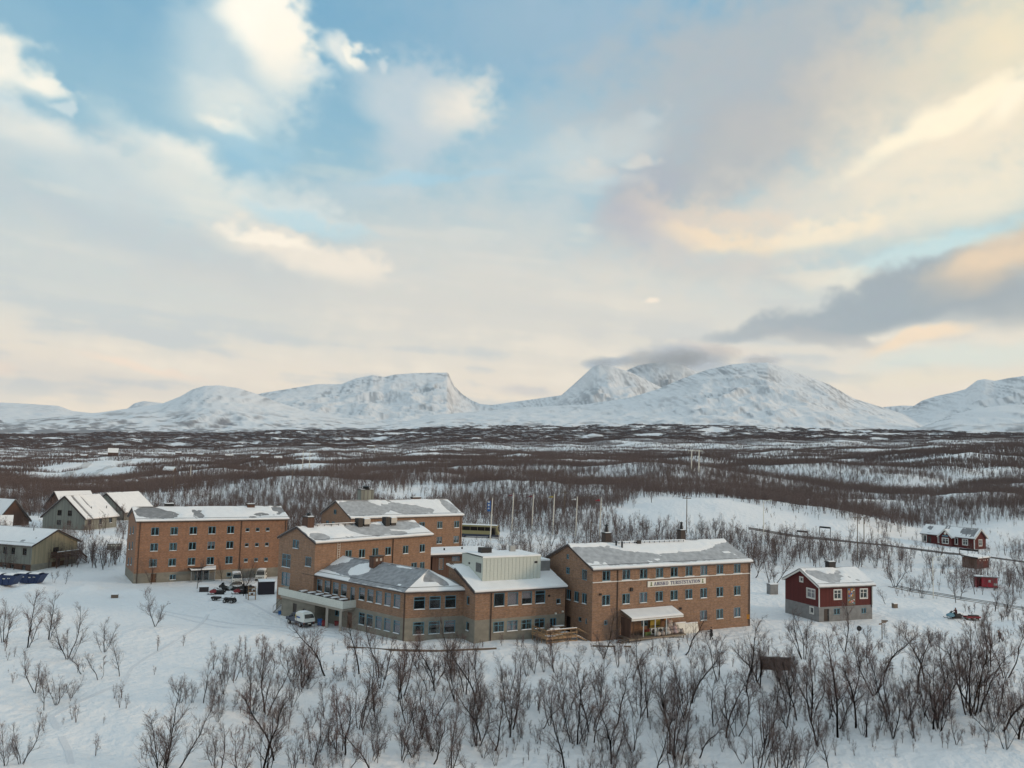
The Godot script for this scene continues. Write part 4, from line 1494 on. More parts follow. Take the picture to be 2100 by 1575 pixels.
func build_left_block() -> void:
	var f := corners(-70.68, -159.84, 0.55, 28.87, 12.2)
	var b := thing("brick_block", "long three-storey brick building with parked vans and glazed entrance before it", "building", v3(f[0], 0))
	var d: Vector2 = (f[1] - f[0]).normalized()
	var n := nrm_of(f[0], f[1])
	var up := []
	var low := []
	var ex := ["", "drape", "", "", "", "", "drape", "", "half", "", "drape", "drape", "", "", ""]
	var ss := [3.3, 6.75, 10.3, 13.85, 17.45]
	for r in 3:
		for i in 5:
			up.append(hole(ss[i], 9.7 - 3.0 * r, 1.4, 1.5, "pair", ex[r * 5 + i]))
		for i in 3:
			up.append(hole(20.8 + 2.03 * i, 9.62 - 3.05 * r, 0.75, 0.75, "single", ""))
	low = [hole(3.55, 0.78, 1.0, 1.85, "door", "brown"), hole(7.0, 0.85, 1.1, 1.0, "pair", ""), hole(17.6, 0.85, 0.9, 0.8, "single", "nosill"), hole(12.4, 1.0, 2.6, 1.9, "door_glass", "nosill")]
	wall(b, "wall", f[0], f[1], 1.85, 11.75, 11.75, up, M["brick_left"])
	wall(b, "plinth", f[0], f[1], -0.5, 1.85, 1.85, low, M["concrete"])
	var g := []
	for r in 3:
		g.append(hole(12.2 - 8.3, 9.2 - 3.0 * r, 1.3, 1.5, "pair", "blind"))
		g.append(hole(12.2 - 4.3, 9.7 - 3.0 * r, 1.3, 1.5, "pair", "blind"))
	wall(b, "wall", f[3], f[0], 1.85, 11.75, 11.75, g, M["brick_left"], [6.1, 13.75])
	wall(b, "plinth", f[3], f[0], -0.5, 1.85, 1.85, [], M["concrete"])
	wall(b, "wall", f[1], f[2], -0.5, 11.75, 11.75, [], M["brick_left"], [6.1, 13.75])
	wall(b, "wall", f[2], f[3], -0.5, 11.75, 11.75, [], M["brick_left"])
	floors(b, f, [0.0, 2.2, 5.2, 8.2, 11.6])
	gable_roof(b, f, 11.75, 13.8, 0.4, 0.3, M["roof_felt"], shape_mask(0.55, [[0.10, 0.62, 0.10, 0.42, -1.1], [0.2, 0.45, 0.09, 0.3, -0.7], [0.38, 0.30, 0.07, 0.2, -0.45], [0.40, 0.62, 0.05, 0.2, -0.35], [0.86, 0.4, 0.14, 0.14, -0.55], [0.97, 0.75, 0.06, 0.3, -0.7], [0.75, 0.2, 0.1, 0.1, -0.35]]), shape_mask(0.6, []))
	downpipe(b, f[0] + d * 0.6, n, 0.0, 11.6)
	downpipe(b, f[0] + d * 19.55, n, 0.0, 11.6)
	downpipe(b, f[1] - d * 0.3, n, 0.0, 11.6)
	var v: Vector2 = (f[3] - f[0]).normalized()
	chimney(b, v3(f[0] + d * 6.6 + v * 6.6, 13.5), 1.7, 0.9, 1.0, 0.55, M["black_metal"])
	chimney(b, v3(f[0] + d * 22.6 + v * 5.6, 13.5), 1.5, 0.9, 0.9, 0.55, M["brown_boards"])
	# glazed entrance with a small roof
	var o := b.position
	var e := group_part(b, "entrance")
	var at := func(s: float, out: float, y: float) -> Vector3:
		return v3(f[0] + d * s + n * out, y) - o
	slab(e, "canopy", [at.call(9.7, 0.02, 2.55) + o, at.call(15.0, 0.02, 2.55) + o, at.call(14.5, 2.4, 2.3) + o, at.call(9.9, 2.4, 2.3) + o], 0.16, M["black_metal"], o)
	snow_sheet(e, [at.call(9.9, 2.35, 2.32) + o, at.call(14.5, 2.35, 2.32) + o, at.call(15.0, 0.1, 2.57) + o, at.call(9.7, 0.1, 2.57) + o], 0.2, shape_mask(0.3, [[0.3, 0.9, 0.3, 0.5, -0.9]]))
	for s in [10.0, 11.1, 12.2, 13.3, 14.4]:
		beam(e, "post", at.call(s, 2.2, -0.2), at.call(s, 2.2, 2.15), 0.08, 0.08, M["grey_metal"])
	for s in [10.0, 11.1, 12.2, 13.3]:
		beam(e, "pane", at.call(s + 0.06, 2.2, 0.9), at.call(s + 1.04, 2.2, 0.9), 0.02, 1.9, M["glass"])
		beam(e, "lower_panel", at.call(s + 0.06, 2.2, 0.05), at.call(s + 1.04, 2.2, 0.05), 0.03, 0.5, M["grey_metal"])

func build_back_block() -> void:
	var f := corners(-32.36, -172.87, 0.70, 28.6, 13.0)
	var b := thing("brick_annex", "brick building at the back, its grey roof patched with snow, beside the bus", "building", v3(f[0], 0))
	var d: Vector2 = (f[1] - f[0]).normalized()
	var n := nrm_of(f[0], f[1])
	var w := []
	for s in [3.5, 8.2, 12.9, 17.6, 22.35, 27.05]:
		w.append(hole(s, 10.3, 1.45, 1.55, "pair", "drape" if s > 20 else ""))
		w.append(hole(s, 6.9, 1.45, 1.55, "pair", "half" if s > 20 else ""))
	wall(b, "wall", f[0], f[1], 0.0, 12.4, 12.4, w, M["brick_main"])
	wall(b, "wall", f[3], f[0], 0.0, 12.4, 12.4, [hole(6.0, 13.2, 1.2, 1.0, "pair", "nosill"), hole(2.8, 10.5, 1.4, 1.2), hole(5.5, 10.5, 1.4, 1.2)], M["brick_main"], [6.5, 15.45])
	wall(b, "wall", f[1], f[2], 0.0, 12.4, 12.4, [], M["brick_main"], [6.5, 15.45])
	wall(b, "wall", f[2], f[3], 0.0, 12.4, 12.4, [], M["brick_main"])
	floors(b, f, [0.2, 5.6, 8.9, 12.2])
	gable_roof(b, f, 12.4, 15.45, 0.35, 0.3, M["roof_dusted"], shape_mask(0.30, [[0.16, 0.55, 0.22, 0.45, -1.1], [0.55, 0.42, 0.15, 0.3, -0.95], [0.47, 0.68, 0.07, 0.16, -0.6], [0.66, 0.35, 0.12, 0.14, -0.6], [0.94, 0.55, 0.05, 0.4, -1.0], [0.5, 0.02, 0.9, 0.1, 0.5], [0.3, 0.72, 0.05, 0.3, 0.6]]), shape_mask(0.6, []))
	downpipe(b, f[1] - d * 0.4, n, 3.0, 12.2)
	var v: Vector2 = (f[3] - f[0]).normalized()
	chimney(b, v3(f[0] + d * 7.6 + v * 7.6, 14.6), 3.2, 1.6, 3.2, 0.70, M["grey_boards"], 0.6)
	chimney(b, v3(f[0] + d * 20.5 + v * 7.2, 15.0), 2.2, 1.0, 1.0, 0.70, M["brown_boards"])

func build_mid_block() -> void:
	var f := corners(-29.87, -130.69, 0.85, 24.7, 9.84)
	var b := thing("brick_hall", "tall brick building with roof ventilators and ladder behind the low wing", "building", v3(f[0], 0))
	var d: Vector2 = (f[1] - f[0]).normalized()
	var v: Vector2 = (f[3] - f[0]).normalized()
	var n := nrm_of(f[0], f[1])
	var w := []
	var k := 0
	for s in [6.5, 9.25, 12.05, 14.8, 18.7, 22.6]:
		w.append(hole(s, 9.5, 1.25, 1.4, "pair", "" if k % 2 else "drape"))
		k += 1
	w.append(hole(20.8, 6.45, 1.3, 1.4))
	w.append(hole(22.75, 6.4, 1.1, 1.4))
	wall(b, "wall", f[0], f[1], 0.0, 11.8, 11.8, w, M["brick_main"])
	var W := 9.84
	wall(b, "wall", f[3], f[0], 2.0, 11.8, 11.8, [hole(W - 5.2, 11.1, 1.7, 1.35), hole(W - 7.6, 8.25, 2.4, 2.1, "cross", ""), hole(W - 1.65, 8.7, 1.6, 1.5, "single", ""), hole(W - 7.5, 5.35, 2.3, 2.1, "cross", "blind nosill")], M["brick_main"], [W * 0.5, 13.75])
	wall(b, "plinth", f[3], f[0], -0.4, 2.0, 2.0, [], M["concrete"])
	wall(b, "wall", f[1], f[2], 0.0, 11.8, 11.8, [], M["brick_main"], [W * 0.5, 13.75])
	wall(b, "wall", f[2], f[3], 0.0, 11.8, 11.8, [], M["brick_main"])
	floors(b, f, [0.2, 4.2, 7.2, 10.2, 11.7])
	gable_roof(b, f, 11.8, 13.75, 0.35, 0.22, M["roof_dusted"], shape_mask(0.42, [[0.08, 0.35, 0.08, 0.25, -0.7], [0.27, 0.2, 0.08, 0.15, -0.6], [0.52, 0.62, 0.16, 0.45, -0.85], [0.42, 0.75, 0.08, 0.3, -0.6], [0.85, 0.72, 0.17, 0.3, -1.0], [0.72, 0.25, 0.1, 0.16, -0.5], [0.5, 0.0, 0.9, 0.1, 0.4]]), shape_mask(0.5, []))
	downpipe(b, f[0] + d * 15.8, n, 4.0, 11.6)
	var o := b.position
	var at := func(s: float, back: float, y: float) -> Vector3:
		return v3(f[0] + d * s + v * back, y)
	chimney(b, at.call(2.0, 5.0, 13.0), 1.2, 1.6, 2.3, 0.85, M["brown_boards"], 0.4)
	for q in [[12.6, 4.2], [18.4, 4.0]]:
		var c := group_part(b, "roof_ventilator", Transform3D(Basis(Vector3.UP, 0.85), at.call(q[0], q[1], 13.1) - o))
		box(c, "duct", Vector3(-0.9, 0.8, 0), Vector3(1.0, 1.9, 1.0), M["black_metal"])
		box(c, "unit", Vector3(0.5, 1.15, 0), Vector3(1.3, 0.9, 1.1), M["grey_metal"])
		box(c, "base", Vector3(0.5, 0.3, 0), Vector3(1.1, 0.9, 0.9), M["black_metal"])
		part(c, "snow", ridge_snow(), M["snow"], Transform3D(Basis.from_scale(Vector3(1.2, 0.14, 1.0)), Vector3(0.5, 1.6, 0)))
	var lad := group_part(b, "ladder")
	var nn := v3(n, 0) * 0.14
	for s in [4.2, 4.65]:
		beam(lad, "side_rail", at.call(s, 0.0, 8.0) - o + nn, at.call(s, 0.0, 11.9) - o + nn, 0.05, 0.05, M["pole_white"])
	for i in 10:
		beam(lad, "rung", at.call(4.2, 0.0, 8.2 + i * 0.38) - o + nn, at.call(4.65, 0.0, 8.2 + i * 0.38) - o + nn, 0.04, 0.04, M["pole_white"])
	var wk := group_part(b, "roof_walkway")
	beam(wk, "board", at.call(3.2, 4.5, 14.15) - o, at.call(11.0, 4.5, 14.15) - o, 0.4, 0.07, M["snow"])
	for i in 6:
		beam(wk, "bracket", at.call(3.5 + i * 1.4, 4.5, 13.6) - o, at.call(3.5 + i * 1.4, 4.5, 14.1) - o, 0.05, 0.2, M["black_metal"])

var P0 := Vector2(-13.94, -117.49)
var dW := Vector2(-0.7521, -0.659)
var nW := Vector2(-0.659, 0.7521)        # outwards from the long side

func build_wing() -> void:
	# the long side runs back from the corner P0; the short end is cut parallel to the main building
	var P1 := Vector2(-5.98, -120.75)
	var P3 := P0 + dW * 23.4
	var P2 := P3 - nW * 9.8
	var P4 := P1 + dW * 2.0 - nW * 2.4
	var b := thing("brick_wing", "two-storey brick wing with hipped grey roof, large windows and terrace over a carport", "building", v3(P0, 0))
	var o := b.position
	var up := []
	var low := []
	var e := ["half", "half", "half", "half", "half", "", "half", "half", "blind", "blind", "blind"]
	var ss := [21.8, 19.9, 17.95, 15.85, 13.85, 11.75, 9.6, 7.65, 5.72, 3.8, 1.82]
	for i in 11:
		if i == 5:
			up.append(hole(23.4 - ss[i], 4.9, 1.0, 2.2, "single", "nosill half"))
		else:
			up.append(hole(23.4 - ss[i], 5.3, 1.35, 1.8, "quarter", e[i]))
	for i in 5:
		low.append(hole(23.4 - [9.4, 7.6, 5.62, 3.68, 1.67][i], 1.78, 1.38, 1.75, "quarter", ["", "", "blind", "blind", "blind"][i]))
	low.append(hole(23.4 - 12.2, 1.2, 1.2, 2.2, "door", "brown"))
	low.append(hole(23.4 - 15.0, 1.9, 1.6, 1.2, "pair", "nosill"))
	wall(b, "wall", P3, P0, 3.2, 6.74, 6.74, up, M["brick_main"])
	wall(b, "plinth", P3, P0, -0.6, 3.2, 3.2, low, M["concrete"])
	up = []
	low = []
	for s in [2.0, 4.28, 6.56]:
		up.append(hole(s, 5.2, 1.65, 1.75, "quarter", ""))
		low.append(hole(s, 1.75, 1.65, 1.75, "quarter", "half" if s > 6 else "drape"))
	wall(b, "wall", P0, P1, 3.2, 6.74, 6.74, up, M["brick_main"])
	wall(b, "plinth", P0, P1, -0.6, 3.2, 3.2, low, M["concrete"])
	wall(b, "wall", P1, P4, -0.6, 6.74, 6.74, [], M["brick_main"])
	wall(b, "wall", P4, P2, -0.6, 6.74, 6.74, [], M["brick_main"])
	wall(b, "wall", P2, P3, 0.0, 6.74, 6.74, [], M["brick_main"], [4.9, 9.2])
	floors(b, [P0, P1, P2, P3], [0.1, 3.4, 6.6])
	# hipped roof
	var dr := (P1 - P0).normalized()
	var e0 := P0 + nW * 0.45 + (dr - nW * dr.dot(nW)).normalized() * 0.2
	var n1 := nrm_of(P0, P1)
	e0 = P0 + (nW + n1).normalized() * 0.55
	var e3 := P3 + nW * 0.45 + dW * 0.35
	var e1 := P1 + n1 * 0.45 + dr * 0.3
	var e2 := P2 - nW * 0.3 + dW * 0.35
	var e4 := P4 - nW * 0.3
	var ra := P0 - nW * 4.9 + dW * 0.8
	var rb := P3 - nW * 4.9 + dW * 0.35
	var E := 6.85
	var R := 9.3
	var roof := group_part(b, "roof")
	slab(roof, "slope", [v3(e3, E), v3(e0, E), v3(ra, R), v3(rb, R)], 0.2, M["roof_wing"], o)
	slab(roof, "hip", [v3(e0, E), v3(e1, E), v3(ra, R)], 0.2, M["roof_wing"], o)
	slab(roof, "slope", [v3(e1, E), v3(e4, E), v3(ra, R)], 0.2, M["roof_wing"], o)
	slab(roof, "slope", [v3(e4, E), v3(e2, E), v3(rb, R), v3(ra, R)], 0.2, M["roof_wing"], o)
	snow_sheet(roof, [v3(e3, E), v3(e0, E), v3(ra, R), v3(rb, R)], 0.14, shape_mask(-0.32, [[0.08, 0.85, 0.2, 0.4, 0.75], [0.10, 0.12, 0.3, 0.20, 0.85], [0.43, 0.55, 0.10, 0.30, 0.75], [0.5, 0.88, 0.06, 0.15, 0.5], [0.33, 0.10, 0.16, 0.10, 0.5], [0.75, 1.0, 0.25, 0.07, 0.6], [0.5, 0.0, 0.6, 0.05, 0.45]]))
	snow_sheet(roof, [v3(e0, E), v3(e1, E), v3(ra.lerp(e1, 0.02), R - 0.02), v3(ra, R)], 0.16, shape_mask(0.35, [[0.5, 0.75, 0.45, 0.35, -0.9], [0.75, 0.5, 0.15, 0.3, -0.8], [0.3, 0.6, 0.12, 0.2, -0.4]]))
	var dn := Vector3(0, 0.12, 0)
	beam(roof, "gutter", v3(e3 + nW * 0.06, E) - o - dn, v3(e0 + nW * 0.06, E) - o - dn, 0.12, 0.1, M["pipe_brown"])
	beam(roof, "gutter", v3(e0 + n1 * 0.06, E) - o - dn, v3(e1 + n1 * 0.06, E) - o - dn, 0.12, 0.1, M["pipe_brown"])
	beam(roof, "hip_ridge", v3(e0, E + 0.05) - o, v3(ra, R + 0.05) - o, 0.2, 0.07, M["roof_wing"])
	beam(roof, "ridge_cap", v3(ra, R + 0.06) - o, v3(rb, R + 0.06) - o, 0.28, 0.08, M["roof_wing"])
	beam(roof, "snow_guard", v3(e3.lerp(rb, 0.1), E + 0.5) - o, v3(e0.lerp(ra, 0.1), E + 0.5) - o, 0.03, 0.05, M["black_metal"])
	beam(roof, "snow_guard", v3(e0.lerp(ra, 0.12), E + 0.55) - o, v3(e1.lerp(ra, 0.12), E + 0.55) - o, 0.03, 0.05, M["black_metal"])
	downpipe(b, P0 + dW * 0.15, nW, 0.0, 6.7)
	downpipe(b, P0 + dW * 17.0, nW, 3.4, 6.7)
	var vent := group_part(b, "roof_ventilator", Transform3D(Basis(Vector3.UP, 0.85), v3(P0 + dW * 11.6 - nW * 4.2, 8.6) - o))
	box(vent, "stack", Vector3(0, 0.8, 0), Vector3(1.9, 1.7, 1.1), M["brown_boards"])
	box(vent, "cap", Vector3(0, 1.7, 0), Vector3(2.0, 0.12, 1.2), M["black_metal"])
	for sx in [-0.4, 0.4]:
		box(vent, "grille", Vector3(sx, 1.2, 0.56), Vector3(0.4, 0.4, 0.03), M["grey_metal"])
	# terrace
	var at := func(s: float, out: float, y: float) -> Vector3:
		return v3(P0 + dW * s + nW * out, y) - o
	var t := group_part(b, "terrace")
	slab(t, "terrace_floor", [at.call(10.9, 0.02, 3.45) + o, at.call(27.2, 0.02, 3.45) + o, at.call(27.2, 2.3, 3.45) + o, at.call(10.9, 2.3, 3.45) + o], 0.3, M["concrete"], o)
	snow_sheet(t, [at.call(27.1, 2.2, 3.46) + o, at.call(11.0, 2.2, 3.46) + o, at.call(11.0, 0.1, 3.46) + o, at.call(27.1, 0.1, 3.46) + o], 0.25, shape_mask(0.7, []))
	beam(t, "parapet", at.call(27.28, 2.36, 3.77), at.call(10.82, 2.36, 3.77), 0.1, 1.1, M["parapet"])
	beam(t, "parapet", at.call(10.86, 2.42, 3.772), at.call(10.86, 0.0, 3.772), 0.1, 1.1, M["parapet"])
	beam(t, "parapet", at.call(27.24, 2.42, 3.772), at.call(27.24, -0.4, 3.772), 0.1, 1.1, M["parapet"])
	beam(t, "edge_beam", at.call(26.9, 2.1, 3.0), at.call(11.1, 2.1, 3.0), 0.25, 0.35, M["concrete_post"])
	beam(t, "cross_beam", at.call(11.3, 2.0, 3.0), at.call(11.3, 0.05, 3.0), 0.25, 0.3, M["concrete_post"])
	for s in [11.6, 14.85]:
		beam(t, "column", at.call(s, 2.1, -0.4), at.call(s, 2.1, 2.85), 0.38, 0.38, M["concrete_post"])
	# store below the terrace
	var A := P0 + dW * 26.9 + nW * 1.95
	var B := P0 + dW * 18.2 + nW * 1.95
	wall(b, "store_wall", A, B, -0.4, 3.12, 3.12, [hole(3.55, 1.25, 1.05, 2.1, "door", ""), hole(6.1, 1.5, 0.75, 0.7, "single", "brown nosill blind")], M["concrete"])
	wall(b, "store_wall", B, P0 + dW * 18.2 + nW * 0.05, -0.4, 3.12, 3.12, [], M["concrete"])
	wall(b, "store_wall", P0 + dW * 26.9 - nW * 0.3, A, -0.4, 3.12, 3.12, [], M["concrete"])
	# outside steps at the far corner
	var stp := group_part(b, "steps")
	for i in 8:
		beam(stp, "tread", at.call(27.45 + (7 - i) * 0.28, 0.4, 0.12 + i * 0.2), at.call(27.45 + (7 - i) * 0.28, 1.7, 0.12 + i * 0.2), 0.3, 0.07, M["snow"])
	for out in [0.4, 1.7]:
		beam(stp, "stringer", at.call(29.5, out, 0.0), at.call(27.4, out, 1.5), 0.06, 0.2, M["grey_concrete"])
	rod(stp, "handrail", at.call(29.5, 1.75, 1.0), at.call(27.4, 1.75, 2.5), 0.06, M["black_metal"])
	for k in [[29.5, 0.0, 1.0], [28.45, 0.7, 1.75], [27.4, 1.4, 2.5]]:
		rod(stp, "baluster", at.call(k[0], 1.75, k[1]), at.call(k[0], 1.75, k[2]), 0.05, M["black_metal"])
	# snow covered tables on the terrace
	for i in 6:
		var s: float = 12.7 + i * 1.95
		var tb := thing("picnic_table", "snowy dark table on the terrace, %s" % ["first one from the open parapet end", "second one from the open parapet end", "third one from the open parapet end", "fourth one from the open parapet end", "fifth one from the open parapet end", "sixth one from the open parapet end"][i], "table", at.call(s, 1.1, 3.47) + o, 0.0, "tables on the terrace")
		tb.basis = Basis(v3(dW, 0), Vector3.UP, v3(-nW, 0)) if false else Basis(v3(-dW, 0), Vector3.UP, v3(nW, 0))
		box(tb, "top", Vector3(0, 0.74, 0), Vector3(0.95, 0.06, 1.6), M["trim_brown"])
		part(tb, "snow", ridge_snow(), M["snow"], Transform3D(Basis(Vector3.UP, PI / 2) * Basis.from_scale(Vector3(1.5, 0.16, 0.8)), Vector3(0, 0.77, 0)))
		for sx in [-0.62, 0.62]:
			box(tb, "bench", Vector3(sx, 0.44, 0), Vector3(0.24, 0.05, 1.6), M["trim_brown"])
		for sz in [-0.6, 0.6]:
			box(tb, "leg", Vector3(0, 0.36, sz), Vector3(1.2, 0.08, 0.08), M["trim_brown"])
			box(tb, "leg", Vector3(-0.3, 0.37, sz), Vector3(0.08, 0.74, 0.082), M["trim_brown"])
			box(tb, "leg", Vector3(0.3, 0.37, sz), Vector3(0.08, 0.74, 0.082), M["trim_brown"])

func build_link() -> void:
	var A := Vector2(-4.24, -117.39)
	var u := Vector2(cos(0.51), -sin(0.51))
	var v := Vector2(-sin(0.51), -cos(0.51))
	var f := [A, A + u * 14.85, A + u * 14.85 + v * 9.0, A + v * 9.0]
	var b := thing("brick_link", "two-storey brick link with pent roof carrying a pale ribbed ventilation box", "building", v3(A, 0))
	var o := b.position
	var n := nrm_of(f[0], f[1])
	var up := []
	var low := []
	var k := 0
	for s in [3.78, 6.0, 8.32, 10.55]:
		up.append(hole(s, 5.8, 1.72, 1.85, "quarter" if k == 3 else "single", ["", "blind", "half", ""][k]))
		low.append(hole(s, 2.05, 1.72, 1.45, "cross", ["drape", "blind", "drape", ""][k]))
		k += 1
	up.append(hole(13.7, 5.0, 0.75, 0.75, "single", ""))
	low.append(hole(12.85, 1.6, 1.1, 2.1, "door_glass", "nosill"))
	wall(b, "wall", f[0], f[1], 3.2, 7.0, 7.0, up, M["brick_main"])
	wall(b, "plinth", f[0], f[1], -0.5, 3.2, 3.2, low, M["concrete"])
	wall(b, "wall", f[3], f[0], 3.2, 10.2, 7.0, [hole(9.0 - 2.3, 5.55, 0.9, 1.2, "single", "nosill")], M["brick_main"])
	wall(b, "plinth", f[3], f[0], -0.5, 3.2, 3.2, [hole(9.0 - 2.2, 2.0, 0.9, 1.2, "single", "")], M["concrete"])
	wall(b, "wall", f[1], f[2], -0.5, 7.0, 10.2, [], M["brick_main"])
	wall(b, "wall", f[2], f[3], -0.5, 10.2, 10.2, [], M["brick_main"])
	floors(b, f, [0.1, 3.4])
	var at := func(s: float, back: float, y: float) -> Vector3:
		return v3(A + u * s + v * back, y)
	var roof := group_part(b, "roof")
	var q := [at.call(-0.35, -0.4, 7.1), at.call(15.0, -0.4, 7.1), at.call(15.0, 6.4, 9.55), at.call(-0.35, 6.4, 9.55)]
	slab(roof, "slope", q, 0.22, M["roof_felt"], o)
	snow_sheet(roof, q, 0.2, shape_mask(0.62, [[0.02, 0.5, 0.02, 0.5, -0.3]]))
	slab(roof, "flat", [at.call(-0.35, 6.45, 9.6), at.call(15.0, 6.45, 9.6), at.call(15.0, 9.2, 9.9), at.call(-0.35, 9.2, 9.9)], 0.22, M["snow"], o)
	beam(roof, "barge_board", at.call(-0.37, -0.4, 6.95) - o, at.call(-0.37, 6.4, 9.4) - o, 0.06, 0.28, M["trim_brown"])
	beam(roof, "gutter", at.call(-0.3, -0.47, 6.98) - o, at.call(15.0, -0.47, 6.98) - o, 0.12, 0.1, M["pipe_brown"])
	downpipe(b, A + u * 2.5, n, 0.0, 6.9)
	# ventilation box clad in upright panels
	var x := group_part(b, "ventilation_box")
	var S0 := 2.0
	var S1 := 11.7
	var K0 := 2.0
	var K1 := 8.6
	var top := 11.35
	slab(x, "core", [at.call(S0 + 0.06, K0 + 0.06, top), at.call(S1 - 0.06, K0 + 0.06, top), at.call(S1 - 0.06, K1, top), at.call(S0 + 0.06, K1, top)], 4.0, M["grey_metal"], o)
	var np := 16
	for i in np:
		var w := (S1 - S0) / np
		beam(x, "panel", at.call(S0 + w * i + 0.02, K0, 9.35) - o, at.call(S0 + w * (i + 1) - 0.02, K0, 9.35) - o, 0.07, 4.0, M["white_panel"])
	np = 10
	for i in np:
		var w := (K1 - K0) / np
		beam(x, "panel", at.call(S0, K0 + w * i + 0.05, 9.75) - o, at.call(S0, K0 + w * (i + 1) + 0.01, 9.75) - o, 0.07, 3.2, M["white_panel"])
	beam(x, "louvre", at.call(S0 - 0.04, K0 + 0.35, 9.95) - o, at.call(S0 - 0.04, K0 + 2.0, 9.95) - o, 0.06, 1.3, M["black_metal"])
	for i in 8:
		beam(x, "louvre_blade", at.call(S0 - 0.09, K0 + 0.4, 9.4 + i * 0.16) - o, at.call(S0 - 0.09, K0 + 1.95, 9.4 + i * 0.16) - o, 0.05, 0.05, M["grey_metal"])
	beam(x, "vent_grille", at.call(S0 - 0.04, K0 + 3.9, 10.2) - o, at.call(S0 - 0.04, K0 + 4.4, 10.2) - o, 0.05, 0.28, M["black_metal"])
	beam(x, "vent_grille", at.call(S1 - 1.1, K0 - 0.05, 10.55) - o, at.call(S1 - 0.6, K0 - 0.05, 10.55) - o, 0.05, 0.3, M["black_metal"])
	slab(x, "coping", [at.call(S0 - 0.08, K0 - 0.08, top + 0.08), at.call(S1 + 0.08, K0 - 0.08, top + 0.08), at.call(S1 + 0.08, K1 + 0.08, top + 0.08), at.call(S0 - 0.08, K1 + 0.08, top + 0.08)], 0.1, M["white_panel"], o)
	snow_sheet(x, [at.call(S0, K0, top + 0.09), at.call(S1, K0, top + 0.09), at.call(S1, K1, top + 0.09), at.call(S0, K1, top + 0.09)], 0.2, shape_mask(0.6, []))
	box(x, "roof_hood", at.call(4.6, 6.4, top + 0.5) - o, Vector3(1.7, 1.1, 1.2), M["black_metal"], 0.51)
	box(x, "roof_duct", at.call(9.5, 6.8, top + 0.55) - o, Vector3(0.9, 1.2, 0.5), M["grey_metal"], 0.51)
	# lower grey part behind
	slab(x, "rear_box", [at.call(S1 + 0.1, 4.0, 10.4), at.call(14.6, 4.0, 10.4), at.call(14.6, 8.8, 10.4), at.call(S1 + 0.1, 8.8, 10.4)], 2.4, M["grey_concrete"], o)
	snow_sheet(x, [at.call(S1 + 0.1, 4.0, 10.42), at.call(14.6, 4.0, 10.42), at.call(14.6, 8.8, 10.42), at.call(S1 + 0.1, 8.8, 10.42)], 0.2, shape_mask(0.6, []))
	for i in 3:
		var p := v3(A + u * (12.0 + i * 1.2) + n * 0.12, [5.9, 3.3, 3.5][i]) - o
		box(b, "wall_lamp", p, Vector3(0.25, 0.22, 0.22), [M["black_metal"], M["sign_white"], M["sign_white"]][i], 0.51)

func build_canopy_link() -> void:
	# low flat-roofed passage between the annex and the ventilation box
	var a := gp(540 + 1515 / 4.374, 980 + 690 / 4.374, 6.0)
	var u := Vector2(cos(0.5), -sin(0.5))
	var v := Vector2(-sin(0.5), -cos(0.5))
	var A := Vector2(a.x, a.z) - u * 0.6
	var f := [A, A + u * 16.0, A + u * 16.0 + v * 9.0, A + v * 9.0]
	var b := thing("flat_roofed_passage", "low flat-roofed brick passage under thick snow between tall brick blocks", "building", v3(A, 0))
	var o := b.position
	wall(b, "wall", f[0] + v * 0.8, f[1] + v * 0.8, 0.0, 5.7, 5.7, [hole(3.0, 4.0, 1.0, 2.3, "single", "nosill"), hole(6.2, 4.0, 1.7, 2.7, "cross", "blind nosill")], M["brown_boards"])
	wall(b, "wall", f[3] + u * 0.4, f[0] + u * 0.4, 0.0, 5.7, 5.7, [], M["brown_boards"])
	wall(b, "wall", f[1] - u * 0.4, f[2] - u * 0.4, 0.0, 5.7, 5.7, [], M["brown_boards"])
	slab(b, "roof", [v3(f[0], 5.95), v3(f[1], 5.95), v3(f[2], 6.15), v3(f[3], 6.15)], 0.35, M["trim_brown"], o)
	snow_sheet(b, [v3(f[0], 5.97), v3(f[1], 5.97), v3(f[2], 6.17), v3(f[3], 6.17)], 0.28, shape_mask(0.7, []))
	for s in [0.6, 5.0, 9.5]:
		var p := v3(A + u * s + v * (3.0 + s * 0.2), 6.1) - o
		rod(b, "roof_vent", p, p + Vector3(0, 0.65, 0), 0.34, M["black_metal"])

